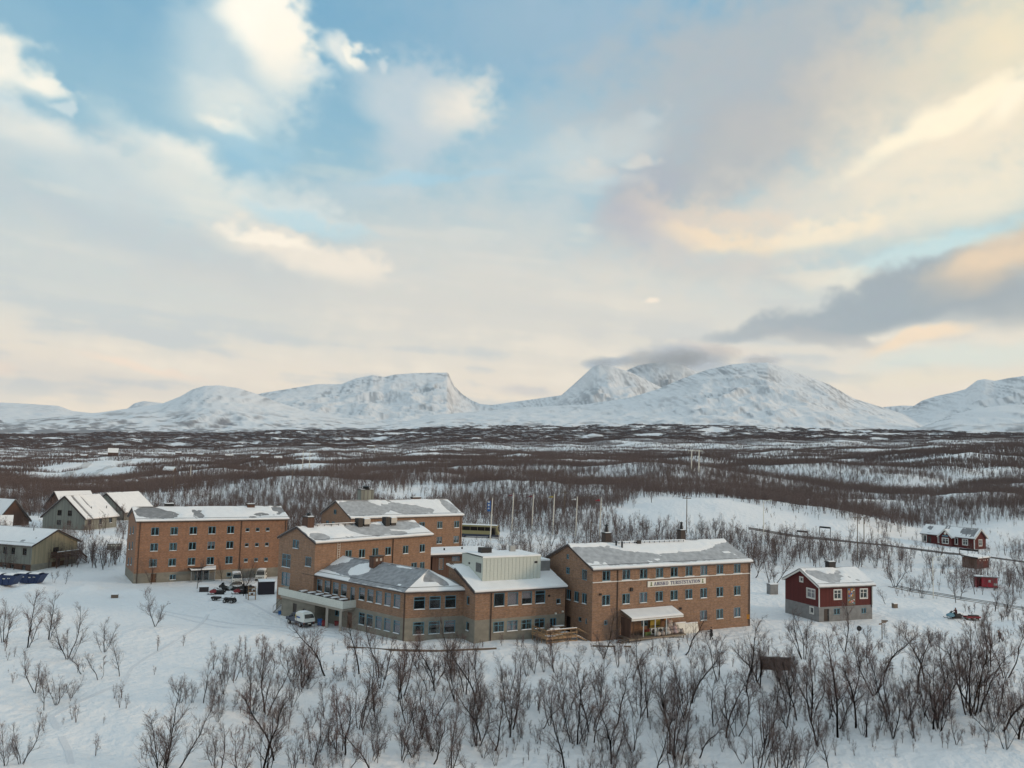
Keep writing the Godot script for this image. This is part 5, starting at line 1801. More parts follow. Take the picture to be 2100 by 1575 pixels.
# ---------------------------------------------------------------- wooden houses
func build_red_house() -> void:
	var f := corners(52.2, -140.74, 0.37, 11.42, 8.42)
	var b := thing("red_cottage", "dark red wooden cottage on grey concrete basement with white windows and painted mural", "house", v3(f[0], 0))
	var o := b.position
	var d: Vector2 = (f[1] - f[0]).normalized()
	var v: Vector2 = (f[3] - f[0]).normalized()
	var n := nrm_of(f[0], f[1])
	wall(b, "wall", f[0], f[1], 2.4, 5.87, 5.87, [hole(3.93, 4.35, 1.5, 1.5, "cross", "white drape"), hole(9.57, 4.32, 1.5, 1.5, "cross", "white drape")], M["red_boards"])
	wall(b, "plinth", f[0], f[1], -0.6, 2.4, 2.4, [hole(1.55, 1.05, 1.1, 2.0, "door", ""), hole(3.75, 1.55, 1.3, 1.0, "pair", "bare"), hole(9.55, 1.45, 1.0, 0.9, "pair", "bare")], M["grey_concrete"])
	wall(b, "wall", f[3], f[0], 2.4, 5.87, 5.87, [hole(8.42 - 4.28, 6.35, 0.7, 0.7, "single", "white"), hole(8.42 - 1.95, 4.35, 1.9, 1.45, "cross", "white blind")], M["red_boards"], [4.21, 8.0])
	wall(b, "plinth", f[3], f[0], -0.6, 2.4, 2.4, [hole(8.42 - 1.75, 1.6, 0.8, 1.0, "single", "white")], M["grey_concrete"])
	wall(b, "wall", f[1], f[2], 2.4, 5.87, 5.87, [], M["red_boards"], [4.21, 8.0])
	wall(b, "plinth", f[1], f[2], -0.6, 2.4, 2.4, [], M["grey_concrete"])
	wall(b, "wall", f[2], f[3], -0.6, 5.87, 5.87, [], M["red_boards"])
	floors(b, f, [0.1, 2.6])
	gable_roof(b, f, 5.87, 8.0, 0.42, 0.4, M["roof_dusted"], shape_mask(0.45, [[0.22, 0.62, 0.14, 0.3, -0.8], [0.36, 0.46, 0.16, 0.26, -0.8], [0.50, 0.58, 0.12, 0.16, -0.6], [0.30, 0.30, 0.12, 0.14, -0.5], [0.58, 0.78, 0.08, 0.12, -0.5], [0.10, 0.80, 0.06, 0.16, -0.6]]), shape_mask(0.6, []), 0.18, 0.2, "trim_white")
	for p in [f[0], f[1]]:
		beam(b, "corner_board", v3(p + n * 0.03, 2.4) - o, v3(p + n * 0.03, 5.8) - o, 0.16, 0.16, M["trim_white"])
	downpipe(b, f[1] - d * 0.2, n, 2.0, 5.7)
	chimney(b, v3(f[0] + d * 6.6 + v * 4.6, 7.6), 1.45, 1.0, 1.5, 0.37, M["black_metal"])
	# mural between the windows
	var m := group_part(b, "mural", Transform3D(Basis(v3(d, 0), Vector3.UP, v3(n, 0)), v3(f[0] + d * 6.8 + n * 0.04, 3.95) - o))
	box(m, "board", Vector3(0, 0, 0), Vector3(1.75, 2.9, 0.05), M["old_wood"])
	var r := RandomNumberGenerator.new()
	r.seed = 4
	var cols := [M["orange"], M["trim_white"], M["flag_blue"], M["bright_red"], M["post_wood"], M["frame_teal"]]
	for i in 26:
		part(m, "painted_patch", unit_rod(7), cols[i % 6], Transform3D(Basis(Vector3.RIGHT, PI / 2) * Basis(Vector3.UP, r.randf() * 3.0) * Basis.from_scale(Vector3(r.randf_range(0.2, 0.55), 0.012 + i * 0.0006, r.randf_range(0.15, 0.4))), Vector3(r.randf_range(-0.6, 0.6), r.randf_range(-1.2, 1.2), 0.03)))

func build_station() -> void:
	var FL := Vector2(126.69, -256.27)
	var FR := Vector2(134.66, -241.97)
	var u := (FR - FL).normalized()
	var v := Vector2(u.y, -u.x)
	var f := [FL, FR, FR + v * 5.6, FL + v * 5.6]
	var Y := 3.0
	var b := thing("station_house", "small dark red railway station house with white corner boards and cross gable", "house", v3(FL, Y))
	var o := b.position
	var L := (FR - FL).length()
	var n := nrm_of(FL, FR)
	wall(b, "wall", f[0], f[1], Y - 1, Y + 3.3, Y + 3.3, [hole(0.9, Y + 1.7, 1.0, 1.9, "single", "white"), hole(2.4, Y + 1.3, 1.1, 2.3, "door", ""), hole(5.8, Y + 1.8, 1.2, 1.9, "single", "white blind"), hole(10.9, Y + 1.8, 0.8, 1.8, "single", "white"), hole(13.6, Y + 1.8, 1.5, 1.6, "cross", "white drape")], M["red_boards"])
	wall(b, "wall", f[1], f[2], Y - 1, Y + 3.3, Y + 3.3, [hole(2.9, Y + 1.8, 1.5, 1.7, "cross", "white")], M["red_boards"], [2.8, Y + 5.6])
	wall(b, "wall", f[2], f[3], Y - 1, Y + 3.3, Y + 3.3, [], M["red_boards"])
	wall(b, "wall", f[3], f[0], Y - 1, Y + 3.3, Y + 3.3, [], M["red_boards"], [2.8, Y + 5.6])
	floors(b, f, [Y + 0.1])
	gable_roof(b, f, Y + 3.3, Y + 5.6, 0.45, 0.5, M["roof_felt"], shape_mask(0.45, [[0.09, 0.72, 0.025, 0.2, -1.3], [0.14, 0.66, 0.03, 0.24, -1.3], [0.40, 0.8, 0.02, 0.35, -1.2], [0.44, 0.75, 0.018, 0.4, -1.2], [0.70, 0.72, 0.02, 0.3, -1.3], [0.74, 0.62, 0.02, 0.42, -1.3], [0.78, 0.66, 0.018, 0.36, -1.3], [0.82, 0.58, 0.02, 0.46, -1.3], [0.86, 0.62, 0.02, 0.42, -1.3], [0.90, 0.55, 0.02, 0.48, -1.3], [0.94, 0.6, 0.018, 0.4, -1.3]]), shape_mask(0.6, []), 0.18, 0.18, "trim_white")
	for p in [f[0], f[1]]:
		beam(b, "corner_board", v3(p + n * 0.03, Y) - o, v3(p + n * 0.03, Y + 3.2) - o, 0.2, 0.2, M["trim_white"])
	# projecting cross gable
	var c0 := FL + u * 6.6 + n * 1.5
	var c1 := FL + u * 10.3 + n * 1.5
	wall(b, "wall", c0, c1, Y - 1, Y + 3.0, Y + 3.0, [hole(1.85, Y + 1.7, 1.9, 1.5, "cross", "white")], M["red_boards"], [1.85, Y + 4.9])
	wall(b, "wall", FL + u * 6.6, c0, Y - 1, Y + 3.0, Y + 3.0, [], M["red_boards"])
	wall(b, "wall", c1, FL + u * 10.3, Y - 1, Y + 3.0, Y + 3.0, [], M["red_boards"])
	var porch_roof := group_part(b, "gable_roof")
	var mid := (c0 + c1) * 0.5
	for sg in [-1.0, 1.0]:
		var e: Vector2 = mid + u * sg * 2.35
		var pts := [v3(e + n * 0.4, Y + 2.75), v3(mid + n * 0.4, Y + 5.05), v3(mid - n * 3.4, Y + 5.05), v3(e - n * 1.6, Y + 2.75)]
		slab(porch_roof, "slope", pts, 0.15, M["roof_felt"], o)
		snow_sheet(porch_roof, [pts[0], pts[3], pts[2], pts[1]], 0.16, shape_mask(0.6, []))
		beam(porch_roof, "barge_board", pts[0] - o - Vector3(0, 0.1, 0), pts[1] - o - Vector3(0, 0.1, 0), 0.06, 0.28, M["trim_white"])
	var face := Transform3D(Basis(v3(u, 0), Vector3.UP, v3(n, 0)), v3(mid + n * 0.05, Y + 3.9) - o)
	part(b, "clock", unit_rod(14), M["sign_white"], face * Transform3D(Basis(Vector3.RIGHT, PI / 2) * Basis.from_scale(Vector3(0.75, 0.06, 0.75)), Vector3.ZERO))
	part(b, "name_plate", unit_box(), M["frame_teal"], face * Transform3D(Basis.from_scale(Vector3(1.9, 0.35, 0.06)), Vector3(0, -0.75, 0)))

func small_house(called: String, label: String, cat: String, f: Array, y0: float, eave: float, ridge: float, mat: String, trim: String, holes_front: Array, holes_left: Array, holes_right: Array, snow: Callable, grp := "", roof_mat := "roof_felt") -> Node3D:
	var b := thing(called, label, cat, v3(f[0], y0), 0.0, grp)
	var w: float = (f[3] - f[0]).length()
	wall(b, "wall", f[0], f[1], y0 - 1.0, eave, eave, holes_front, M[mat])
	wall(b, "wall", f[1], f[2], y0 - 1.0, eave, eave, holes_right, M[mat], [w * 0.5, ridge])
	wall(b, "wall", f[2], f[3], y0 - 1.0, eave, eave, [], M[mat])
	wall(b, "wall", f[3], f[0], y0 - 1.0, eave, eave, holes_left, M[mat], [w * 0.5, ridge])
	floors(b, f, [y0 + 0.1])
	gable_roof(b, f, eave, ridge, 0.5, 0.4, M[roof_mat], snow, shape_mask(0.6, []), 0.22, 0.2, trim)
	return b

func build_left_houses() -> void:
	# beige timber house with outside stairs; its gable is the right side
	var u := Vector2(0.95, 0.31)
	var v := Vector2(0.31, -0.95)
	var FR := Vector2(-95.2, -168.6)
	var f := [FR - u * 22.0, FR, FR + v * 11.3, FR - u * 22.0 + v * 11.3]
	var b := thing("beige_house", "beige timber house with dusted low roof, brown balcony and brown lower storey", "house", v3(FR, 0))
	var o := b.position
	var up := []
	var lo := []
	for s in [21.0 - 0.9, 21.0 - 3.9, 21.0 - 6.0, 9.0, 5.0]:
		up.append(hole(s, 4.2, 1.05, 1.4, "single", "brown bare"))
		lo.append(hole(s, 1.0, 1.0, 1.1, "single", "brown"))
	wall(b, "wall", f[0], f[1], 1.75, 5.6, 5.6, up, M["grey_boards"])
	wall(b, "plinth", f[0], f[1], -0.8, 1.75, 1.75, lo, M["brown_boards"])
	wall(b, "wall", f[1], f[2], 1.75, 5.6, 5.6, [hole(5.8, 3.7, 1.4, 1.9, "door_glass", "brown nosill")], M["beige_boards"], [5.65, 8.2])
	wall(b, "plinth", f[1], f[2], -0.8, 1.75, 1.75, [hole(5.6, 0.9, 1.2, 1.7, "door", "brown"), hole(7.6, 0.9, 1.2, 1.7, "door", "brown")], M["concrete"])
	wall(b, "wall", f[2], f[3], -0.8, 5.6, 5.6, [], M["grey_boards"])
	wall(b, "wall", f[3], f[0], -0.8, 5.6, 5.6, [], M["grey_boards"], [5.65, 8.2])
	floors(b, f, [0.1, 1.9])
	gable_roof(b, f, 5.6, 8.2, 0.5, 0.45, M["roof_dusted"], shape_mask(0.35, [[0.9, 0.9, 0.2, 0.2, 0.4]]), shape_mask(0.5, []), 0.08)
	var n := nrm_of(f[1], f[2])
	var at := func(s: float, out: float, y: float) -> Vector3:
		return v3(FR + v * s + n * out, y) - o
	var bal := group_part(b, "balcony")
	for i in 8:
		beam(bal, "floor_board", at.call(4.6, 0.1 + i * 0.2, 2.65), at.call(10.2, 0.1 + i * 0.2, 2.65), 0.18, 0.06, M["brown_boards"])
	for y in [2.75, 3.1, 3.45, 3.75]:
		beam(bal, "rail_board", at.call(4.6, 1.68, y), at.call(10.2, 1.68, y), 0.05, 0.22, M["brown_boards"])
		beam(bal, "rail_board", at.call(4.6, 0.1, y), at.call(4.6, 1.68, y), 0.05, 0.22, M["brown_boards"])
		beam(bal, "stair_board", at.call(10.2, 1.68, y), at.call(12.6, 1.68, y - 1.7), 0.05, 0.22, M["brown_boards"])
	part(bal, "rail_snow", ridge_snow(), M["snow"], Transform3D(Basis(v3(v, 0), Vector3.UP, v3(n, 0)) * Basis.from_scale(Vector3(5.6, 0.1, 0.16)), at.call(7.4, 1.68, 3.86)))
	for s in [4.8, 7.6, 10.0]:
		beam(bal, "post", at.call(s, 1.55, -0.3), at.call(s, 1.55, 2.65), 0.14, 0.14, M["brown_boards"])
	for i in 9:
		beam(bal, "stair_tread", at.call(10.4 + i * 0.27, 0.6, 2.45 - i * 0.2), at.call(10.4 + i * 0.27, 1.6, 2.45 - i * 0.2), 0.28, 0.05, M["brown_boards"])
	rod(b, "roof_vent", v3(FR - u * 5.0 + v * 4.6, 7.6) - o, v3(FR - u * 5.0 + v * 4.6, 8.5) - o, 0.16, M["black_metal"])
	# steep roofed lodges
	var yaw := 1.34
	var snowy := shape_mask(0.55, [[0.20, 0.5, 0.045, 0.65, -1.6], [0.42, 0.7, 0.03, 0.3, -0.8], [0.62, 0.25, 0.02, 0.2, -0.6]])
	var g := []
	for s in [4.6, 7.9]:
		g.append(hole(s + 0.6, 7.35, 1.35, 1.5, "cross", "brown bare"))
		g.append(hole(s + 0.6, 4.75, 1.35, 1.3, "cross", "brown bare"))
	var fr := [hole(1.9, 5.0, 1.2, 1.5, "single", "brown"), hole(6.0, 4.9, 1.0, 1.7, "single", "brown"), hole(10.0, 5.0, 1.2, 1.4, "single", "brown")]
	var a := small_house("steep_roofed_lodge", "grey steep-roofed lodge whose snowy roof has a bare dark strip, beside the beige house", "house", corners(-113.84, -225.68, yaw, 12.5, 13.4), 3.0, 6.26, 11.76, "grey_boards", "trim_brown", fr, g, [], snowy, "steep-roofed lodges on the left")
	for k in [[5.0, 2.4], [10.5, 2.0]]:
		var p: Vector2 = Vector2(-113.84, -225.68) + Vector2(cos(yaw), -sin(yaw)) * k[0] + Vector2(-sin(yaw), -cos(yaw)) * k[1]
		rod(a, "roof_vent", v3(p, 7.4) - a.position, v3(p, 9.0) - a.position, 0.2, M["black_metal"])
	small_house("steep_roofed_lodge", "grey steep-roofed lodge fully white with snow, behind the lodge with the bare strip", "house", corners(-116.65, -254.5, yaw, 14.0, 13.0), 3.4, 6.0, 11.2, "grey_boards", "trim_brown", [], [hole(6.5, 8.0, 1.3, 1.4, "cross", "brown bare")], [], shape_mask(0.7, []), "steep-roofed lodges on the left")
	var q := at_depth(103, 1009, 285.0)
	small_house("steep_roofed_lodge", "dark steep-roofed lodge whose roof only shows above the lodge with bare strip", "house", corners(q.x + 6.0, q.z + 2.0, yaw - 0.35, 12.0, 12.0), q.y - 8.4, q.y - 5.4, q.y, "brown_boards", "trim_brown", [], [], [], shape_mask(0.7, []), "steep-roofed lodges on the left")
	q = at_depth(38, 1025, 232.0)
	small_house("steep_roofed_lodge", "dark-gabled steep-roofed lodge behind the dusted low roof of the beige house", "house", corners(q.x - 15.0, q.z + 1.5, -0.35, 14.0, 10.0), q.y - 8.2, q.y - 5.6, q.y, "brown_boards", "trim_brown", [], [], [], shape_mask(0.7, []), "steep-roofed lodges on the left")
	q = at_depth(-30, 1062, 205.0)
	small_house("steep_roofed_lodge", "small steep-roofed hut half hidden behind the roof of the beige house", "house", corners(q.x - 3.0, q.z, 0.5, 8.0, 7.0), q.y - 6.5, q.y - 3.2, q.y, "brown_boards", "trim_brown", [], [], [], shape_mask(0.7, []), "steep-roofed lodges on the left")

func build_sheds() -> void:
	# brown shed by the railway
	var F := Vector2(113.9, -203.6)
	var y0 := land(F.x, F.y)
	var u := Vector2(4.9, -3.5).normalized()
	var v := Vector2(u.y, -u.x)
	var f := [F, F + u * 6.0, F + u * 6.0 + v * 3.6, F + v * 3.6]
	var b := thing("brown_shed", "dark brown-red shed with snowy flat roof beside the railway line", "shed", v3(F, y0))
	var o := b.position
	wall(b, "wall", f[0], f[1], y0 - 0.6, y0 + 2.5, y0 + 2.5, [], M["red_boards"])
	wall(b, "wall", f[3], f[0], y0 - 0.6, y0 + 2.5, y0 + 2.5, [], M["brown_boards"])
	wall(b, "wall", f[1], f[2], y0 - 0.6, y0 + 2.5, y0 + 2.5, [], M["brown_boards"])
	wall(b, "wall", f[2], f[3], y0 - 0.6, y0 + 2.5, y0 + 2.5, [], M["brown_boards"])
	var top := [v3(f[0] - u * 0.2 - v * 0.3, y0 + 2.55), v3(f[1] + u * 0.2 - v * 0.3, y0 + 2.55), v3(f[2] + u * 0.2 + v * 0.2, y0 + 2.85), v3(f[3] - u * 0.2 + v * 0.2, y0 + 2.85)]
	slab(b, "roof", top, 0.16, M["trim_brown"], o)
	snow_sheet(b, top, 0.22, shape_mask(0.6, []))
	var n := nrm_of(f[0], f[1])
	for s in [1.4, 3.2, 4.0, 5.2]:
		box(b, "vent_hole", v3(F + u * s + n * 0.02, y0 + 1.95) - o, Vector3(0.22, 0.22, 0.04), M["sign_white"], atan2(-u.y, u.x))
	# red bus shelter at the road
	var A := Vector2(100.03, -179.2)
	var B := Vector2(104.0, -178.3)
	var yb := land(A.x, A.y)
	u = (B - A).normalized()
	v = Vector2(u.y, -u.x)
	var s := thing("bus_shelter", "bright red open shelter with dark flat roof standing by the snowy road", "shelter", v3(A, yb))
	o = s.position
	wall(s, "back_wall", A + v * 1.6, B + v * 1.6, yb - 0.3, yb + 2.3, yb + 2.3, [], M["bright_red"])
	wall(s, "side_wall", A + v * 1.6, A, yb - 0.3, yb + 2.4, yb + 2.4, [], M["bright_red"])
	wall(s, "side_wall", B, B + v * 1.6, yb - 0.3, yb + 2.4, yb + 2.4, [], M["bright_red"])
	wall(s, "front_wall", A + u * 1.0, B, yb + 0.25, yb + 2.3, yb + 2.3, [], M["bright_red"])
	var t2 := [v3(A - u * 0.5 - Vector2(v.x, v.y) * 0.4, yb + 2.55), v3(B + u * 0.3 - v * 0.4, yb + 2.55), v3(B + u * 0.3 + v * 1.8, yb + 2.5), v3(A - u * 0.5 + v * 1.8, yb + 2.5)]
	slab(s, "roof", t2, 0.22, M["roof_felt"], o)
	snow_sheet(s, t2, 0.10, shape_mask(0.3, []))
	box(s, "poster", v3(A + u * 2.5 - v * 0.03, yb + 1.5) - o, Vector3(0.4, 0.5, 0.03), M["sign_white"], atan2(-u.y, u.x))
	box(s, "poster", v3(A + u * 3.6 - v * 0.03, yb + 0.9) - o, Vector3(0.7, 0.45, 0.03), M["sign_white"], atan2(-u.y, u.x))

func build_village() -> void:
	# far cabins and houses: px, py of the foot, width in metres, wall colour
	var list := [
		[345, 972, 9.0, "brown_boards", "lone dark cabin with snowy roof in the wood beside the winding road"],
		[470, 938, 14.0, "grey_boards", "long pale cabin with snowy roof in the far village, nearest the village field"],
		[522, 942, 16.0, "brown_boards", "dark long house with snowy roof in the far village"],
		[545, 934, 15.0, "red_boards", "dark red house with snowy roof in the far village, behind the dark long house"],
		[570, 944, 10.0, "brown_boards", "small dark hut standing alone below the far village"],
		[888, 927, 14.0, "grey_boards", "small grey cabin at the upper edge of the wide far snowfield"],
		[940, 927, 17.0, "grey_boards", "longer grey cabin at the upper edge of the wide far snowfield"],
		[760, 917, 24.0, "beige_boards", "long yellowish building on the far snowfield beyond the cleared line"],
		[230, 936, 16.0, "brown_boards", "tall dark house with white pointed roof above the winding road"],
		[210, 935, 18.0, "brown_boards", "broad dark house beside the pointed white roof above the winding road"],
		[170, 938, 13.0, "brown_boards", "low dark house left of the broad house above the winding road"],
		[365, 931, 14.0, "brown_boards", "low dark house in the row at the far village's left end"],
		[390, 934, 14.0, "red_boards", "low reddish house in the row at the far village's left end"],
		[410, 936, 12.0, "grey_boards", "low grey house in the row at the far village's left end"]]
	var r := RandomNumberGenerator.new()
	r.seed = 31
	for k in list:
		var p := ground_at(k[0], k[1])
		var yaw := r.randf_range(-0.4, 0.5)
		var w: float = k[2]
		var h := 3.2 if k[0] != 230 else 7.0
		var top := h + (2.6 if k[0] != 230 else 7.0)
		var f := corners(p.x - w * 0.5, p.z, yaw, w, w * 0.6)
		var hl := []
		for i in int(w / 4.5):
			hl.append(hole(2.2 + i * 4.0, p.y + 1.9, 1.6, 1.3, "single", "bare nosill white" if false else "brown bare nosill"))
		small_house("far_cabin", k[4], "house", f, p.y, p.y + h, p.y + top, k[3], "trim_white", hl, [], [], shape_mask(0.7, []), "houses of the far village")

# ---------------------------------------------------------------- vehicles
func face(t: Node3D, fwd: Vector2) -> void:          # local +x looks along fwd (x, z)
	var f := fwd.normalized()
	t.basis = Basis(Vector3(f.x, 0, f.y), Vector3.UP, Vector3(-f.y, 0, f.x))

func wheel(par: Node3D, p: Vector3, d: float, w: float) -> void:
	var g := group_part(par, "wheel", Transform3D(Basis(Vector3.RIGHT, PI / 2), p))
	part(g, "tyre", unit_rod(14), M["rubber"], Transform3D(Basis.from_scale(Vector3(d, w, d))))
	part(g, "rim", unit_rod(10), M["grey_metal"], Transform3D(Basis.from_scale(Vector3(d * 0.55, w * 1.04, d * 0.55))))

func build_pickup() -> void:
	var p := Vector2(-30.75, -126.75)
	var t := thing("pickup_truck", "dark blue pickup with white canopy over its bed parked before the terrace", "pickup", v3(p, land(p.x, p.y)))
	face(t, Vector2(-0.69, -0.725))
	part(t, "body", prism([Vector2(2.65, 0.55), Vector2(2.68, 0.95), Vector2(1.75, 1.12), Vector2(1.0, 1.75), Vector2(0.0, 1.8), Vector2(-0.25, 1.05), Vector2(-2.5, 1.0), Vector2(-2.55, 0.5)], 1.86, 0.14, 0.06), M["car_blue"])
	part(t, "canopy", prism([Vector2(-0.15, 1.02), Vector2(-0.1, 1.95), Vector2(-0.5, 2.12), Vector2(-1.9, 2.12), Vector2(-2.35, 1.95), Vector2(-2.75, 1.35), Vector2(-2.72, 0.82), Vector2(-0.3, 0.82)], 2.02, 0.22, 0.08), M["car_white"])
	part(t, "rear_window", prism([Vector2(-2.36, 1.92), Vector2(-2.70, 1.42), Vector2(-2.80, 1.42), Vector2(-2.46, 1.92)], 1.55, 0.12, 0.02), M["glass_dark"])
	for s in [-1.0, 1.0]:
		part(t, "side_window", unit_box(), M["glass_dark"], Transform3D(Basis(Vector3.RIGHT, s * 0.16) * Basis.from_scale(Vector3(0.9, 0.42, 0.03)), Vector3(0.55, 1.43, s * 0.86)))
		part(t, "mirror", unit_box(), M["black_metal"], Transform3D(Basis.from_scale(Vector3(0.12, 0.18, 0.2)), Vector3(1.25, 1.2, s * 1.02)))
		part(t, "headlight", unit_box(), M["grey_metal"], Transform3D(Basis.from_scale(Vector3(0.08, 0.18, 0.35)), Vector3(2.66, 0.82, s * 0.65)))
		part(t, "tail_light", unit_box(), M["lamp_red"], Transform3D(Basis.from_scale(Vector3(0.06, 0.3, 0.14)), Vector3(-2.60, 0.72, s * 0.82)))
		for x in [1.65, -1.6]:
			wheel(t, Vector3(x, 0.37, s * 0.82), 0.74, 0.24)
	part(t, "windscreen", prism([Vector2(1.62, 1.18), Vector2(1.06, 1.68), Vector2(1.12, 1.72), Vector2(1.72, 1.2)], 1.45, 0.1, 0.02), M["glass_dark"])
	box(t, "bumper", Vector3(-2.66, 0.55, 0), Vector3(0.16, 0.2, 1.8), M["black_metal"])
	box(t, "number_plate", Vector3(-2.76, 0.62, 0), Vector3(0.03, 0.12, 0.5), M["sign_white"])
	box(t, "stripe", Vector3(-1.15, 1.42, -0.985), Vector3(1.0, 0.2, 0.02), M["flag_blue"])
	box(t, "mark", Vector3(-0.45, 1.45, -0.985), Vector3(0.18, 0.5, 0.02), M["yellow"])
	part(t, "snow", ridge_snow(), M["snow"], Transform3D(Basis.from_scale(Vector3(1.5, 0.06, 1.3)), Vector3(-1.2, 2.12, 0)))

func build_van(px: float, py: float, fwd: Vector2, label: String) -> void:
	var p := ground_at(px, py)
	var t := thing("minibus", label, "van", p, 0.0, "vans parked at the brick block")
	face(t, fwd)
	part(t, "body", prism([Vector2(2.45, 0.35), Vector2(2.5, 0.95), Vector2(1.75, 1.15), Vector2(1.05, 1.9), Vector2(-2.3, 1.95), Vector2(-2.45, 1.0), Vector2(-2.4, 0.35)], 1.95, 0.18, 0.08), M["car_white"])
	part(t, "windscreen", prism([Vector2(1.72, 1.2), Vector2(1.12, 1.84), Vector2(1.2, 1.88), Vector2(1.82, 1.22)], 1.62, 0.1, 0.02), M["glass_dark"])
	for s in [-1.0, 1.0]:
		part(t, "side_window", unit_box(), M["glass_dark"], Transform3D(Basis(Vector3.RIGHT, s * 0.1) * Basis.from_scale(Vector3(3.1, 0.5, 0.03)), Vector3(-0.55, 1.5, s * 0.89)))
		part(t, "headlight", unit_box(), M["grey_metal"], Transform3D(Basis.from_scale(Vector3(0.06, 0.22, 0.3)), Vector3(2.5, 0.85, s * 0.68)))
		part(t, "mirror", unit_box(), M["black_metal"], Transform3D(Basis.from_scale(Vector3(0.12, 0.22, 0.2)), Vector3(1.5, 1.25, s * 1.08)))
		for x in [1.5, -1.5]:
			wheel(t, Vector3(x, 0.33, s * 0.84), 0.66, 0.22)
	box(t, "bumper", Vector3(2.5, 0.45, 0), Vector3(0.12, 0.25, 1.8), M["black_metal"])
	box(t, "grille", Vector3(2.52, 0.78, 0), Vector3(0.05, 0.14, 0.9), M["black_metal"])
	part(t, "roof_snow", ridge_snow(), M["snow"], Transform3D(Basis.from_scale(Vector3(3.4, 0.18, 1.6)), Vector3(-0.6, 1.93, 0)))
	part(t, "bonnet_snow", ridge_snow(), M["snow"], Transform3D(Basis.from_scale(Vector3(0.5, 0.08, 1.4)), Vector3(2.05, 1.07, 0)))

func build_snowmobile(p: Vector3, fwd: Vector2, hood: String, label: String) -> Node3D:
	var t := thing("snowmobile", label, "snowmobile", p, 0.0, "snowmobiles")
	face(t, fwd)
	part(t, "track", prism([Vector2(-1.35, 0.12), Vector2(-1.2, 0.0), Vector2(0.2, 0.0), Vector2(0.45, 0.25), Vector2(0.2, 0.42), Vector2(-1.25, 0.38)], 0.5, 0.0, 0.03), M["rubber"])
	part(t, "hood", prism([Vector2(1.25, 0.45), Vector2(1.15, 0.68), Vector2(0.55, 0.95), Vector2(0.15, 0.88), Vector2(0.0, 0.5), Vector2(0.3, 0.3), Vector2(1.0, 0.3)], 0.95, 0.22, 0.08), M[hood])
	part(t, "seat", prism([Vector2(0.1, 0.5), Vector2(0.05, 0.78), Vector2(-0.6, 0.74), Vector2(-1.2, 0.82), Vector2(-1.3, 0.5)], 0.42, 0.05, 0.05), M["black_metal"])
	part(t, "tunnel", prism([Vector2(0.1, 0.35), Vector2(0.1, 0.52), Vector2(-1.5, 0.52), Vector2(-1.55, 0.35)], 0.6, 0.0, 0.02), M["black_metal"])
	part(t, "windshield", prism([Vector2(0.62, 0.93), Vector2(0.3, 1.25), Vector2(0.26, 1.23), Vector2(0.56, 0.92)], 0.6, 0.1, 0.01), M["glass_dark"])
	rod(t, "handlebar", Vector3(0.15, 1.02, -0.36), Vector3(0.15, 1.02, 0.36), 0.05, M["black_metal"])
	box(t, "rack", Vector3(-1.45, 0.58, 0), Vector3(0.4, 0.05, 0.5), M["black_metal"])
	for s in [-1.0, 1.0]:
		var k := group_part(t, "ski", Transform3D(Basis(), Vector3(0.95, 0, s * 0.5)))
		part(k, "blade", prism([Vector2(-0.6, 0.0), Vector2(0.35, 0.0), Vector2(0.65, 0.2), Vector2(0.62, 0.24), Vector2(0.33, 0.05), Vector2(-0.6, 0.05)], 0.14, 0.0, 0.01), M["black_metal"])
		rod(k, "strut", Vector3(0, 0.05, 0), Vector3(-0.1, 0.4, -s * 0.15), 0.06, M["black_metal"])
	return t

func build_quad(p: Vector3, fwd: Vector2, label: String) -> void:
	var t := thing("quad_bike", label, "quad bike", p)
	face(t, fwd)
	part(t, "body", prism([Vector2(0.95, 0.55), Vector2(0.9, 0.8), Vector2(0.35, 0.9), Vector2(-0.1, 0.82), Vector2(-0.9, 0.85), Vector2(-0.95, 0.55), Vector2(-0.4, 0.35), Vector2(0.4, 0.35)], 0.8, 0.12, 0.06), M["black_metal"])
	part(t, "front_fender", prism([Vector2(0.95, 0.6), Vector2(0.85, 0.78), Vector2(0.3, 0.78), Vector2(0.25, 0.6)], 1.15, 0.1, 0.05), M["black_metal"])
	part(t, "rear_fender", prism([Vector2(-0.95, 0.6), Vector2(-0.85, 0.78), Vector2(-0.35, 0.78), Vector2(-0.3, 0.6)], 1.15, 0.1, 0.05), M["black_metal"])
	rod(t, "handlebar", Vector3(0.3, 1.08, -0.38), Vector3(0.3, 1.08, 0.38), 0.05, M["black_metal"])
	rod(t, "steering_column", Vector3(0.5, 0.8, 0), Vector3(0.3, 1.08, 0), 0.07, M["black_metal"])
	box(t, "rack", Vector3(0.65, 0.93, 0), Vector3(0.5, 0.04, 0.8), M["grey_metal"])
	part(t, "snow", ridge_snow(), M["snow"], Transform3D(Basis.from_scale(Vector3(0.4, 0.1, 0.6)), Vector3(0.65, 0.95, 0)))
	for s in [-1.0, 1.0]:
		for x in [0.65, -0.65]:
			wheel(t, Vector3(x, 0.31, s * 0.5), 0.62, 0.28)

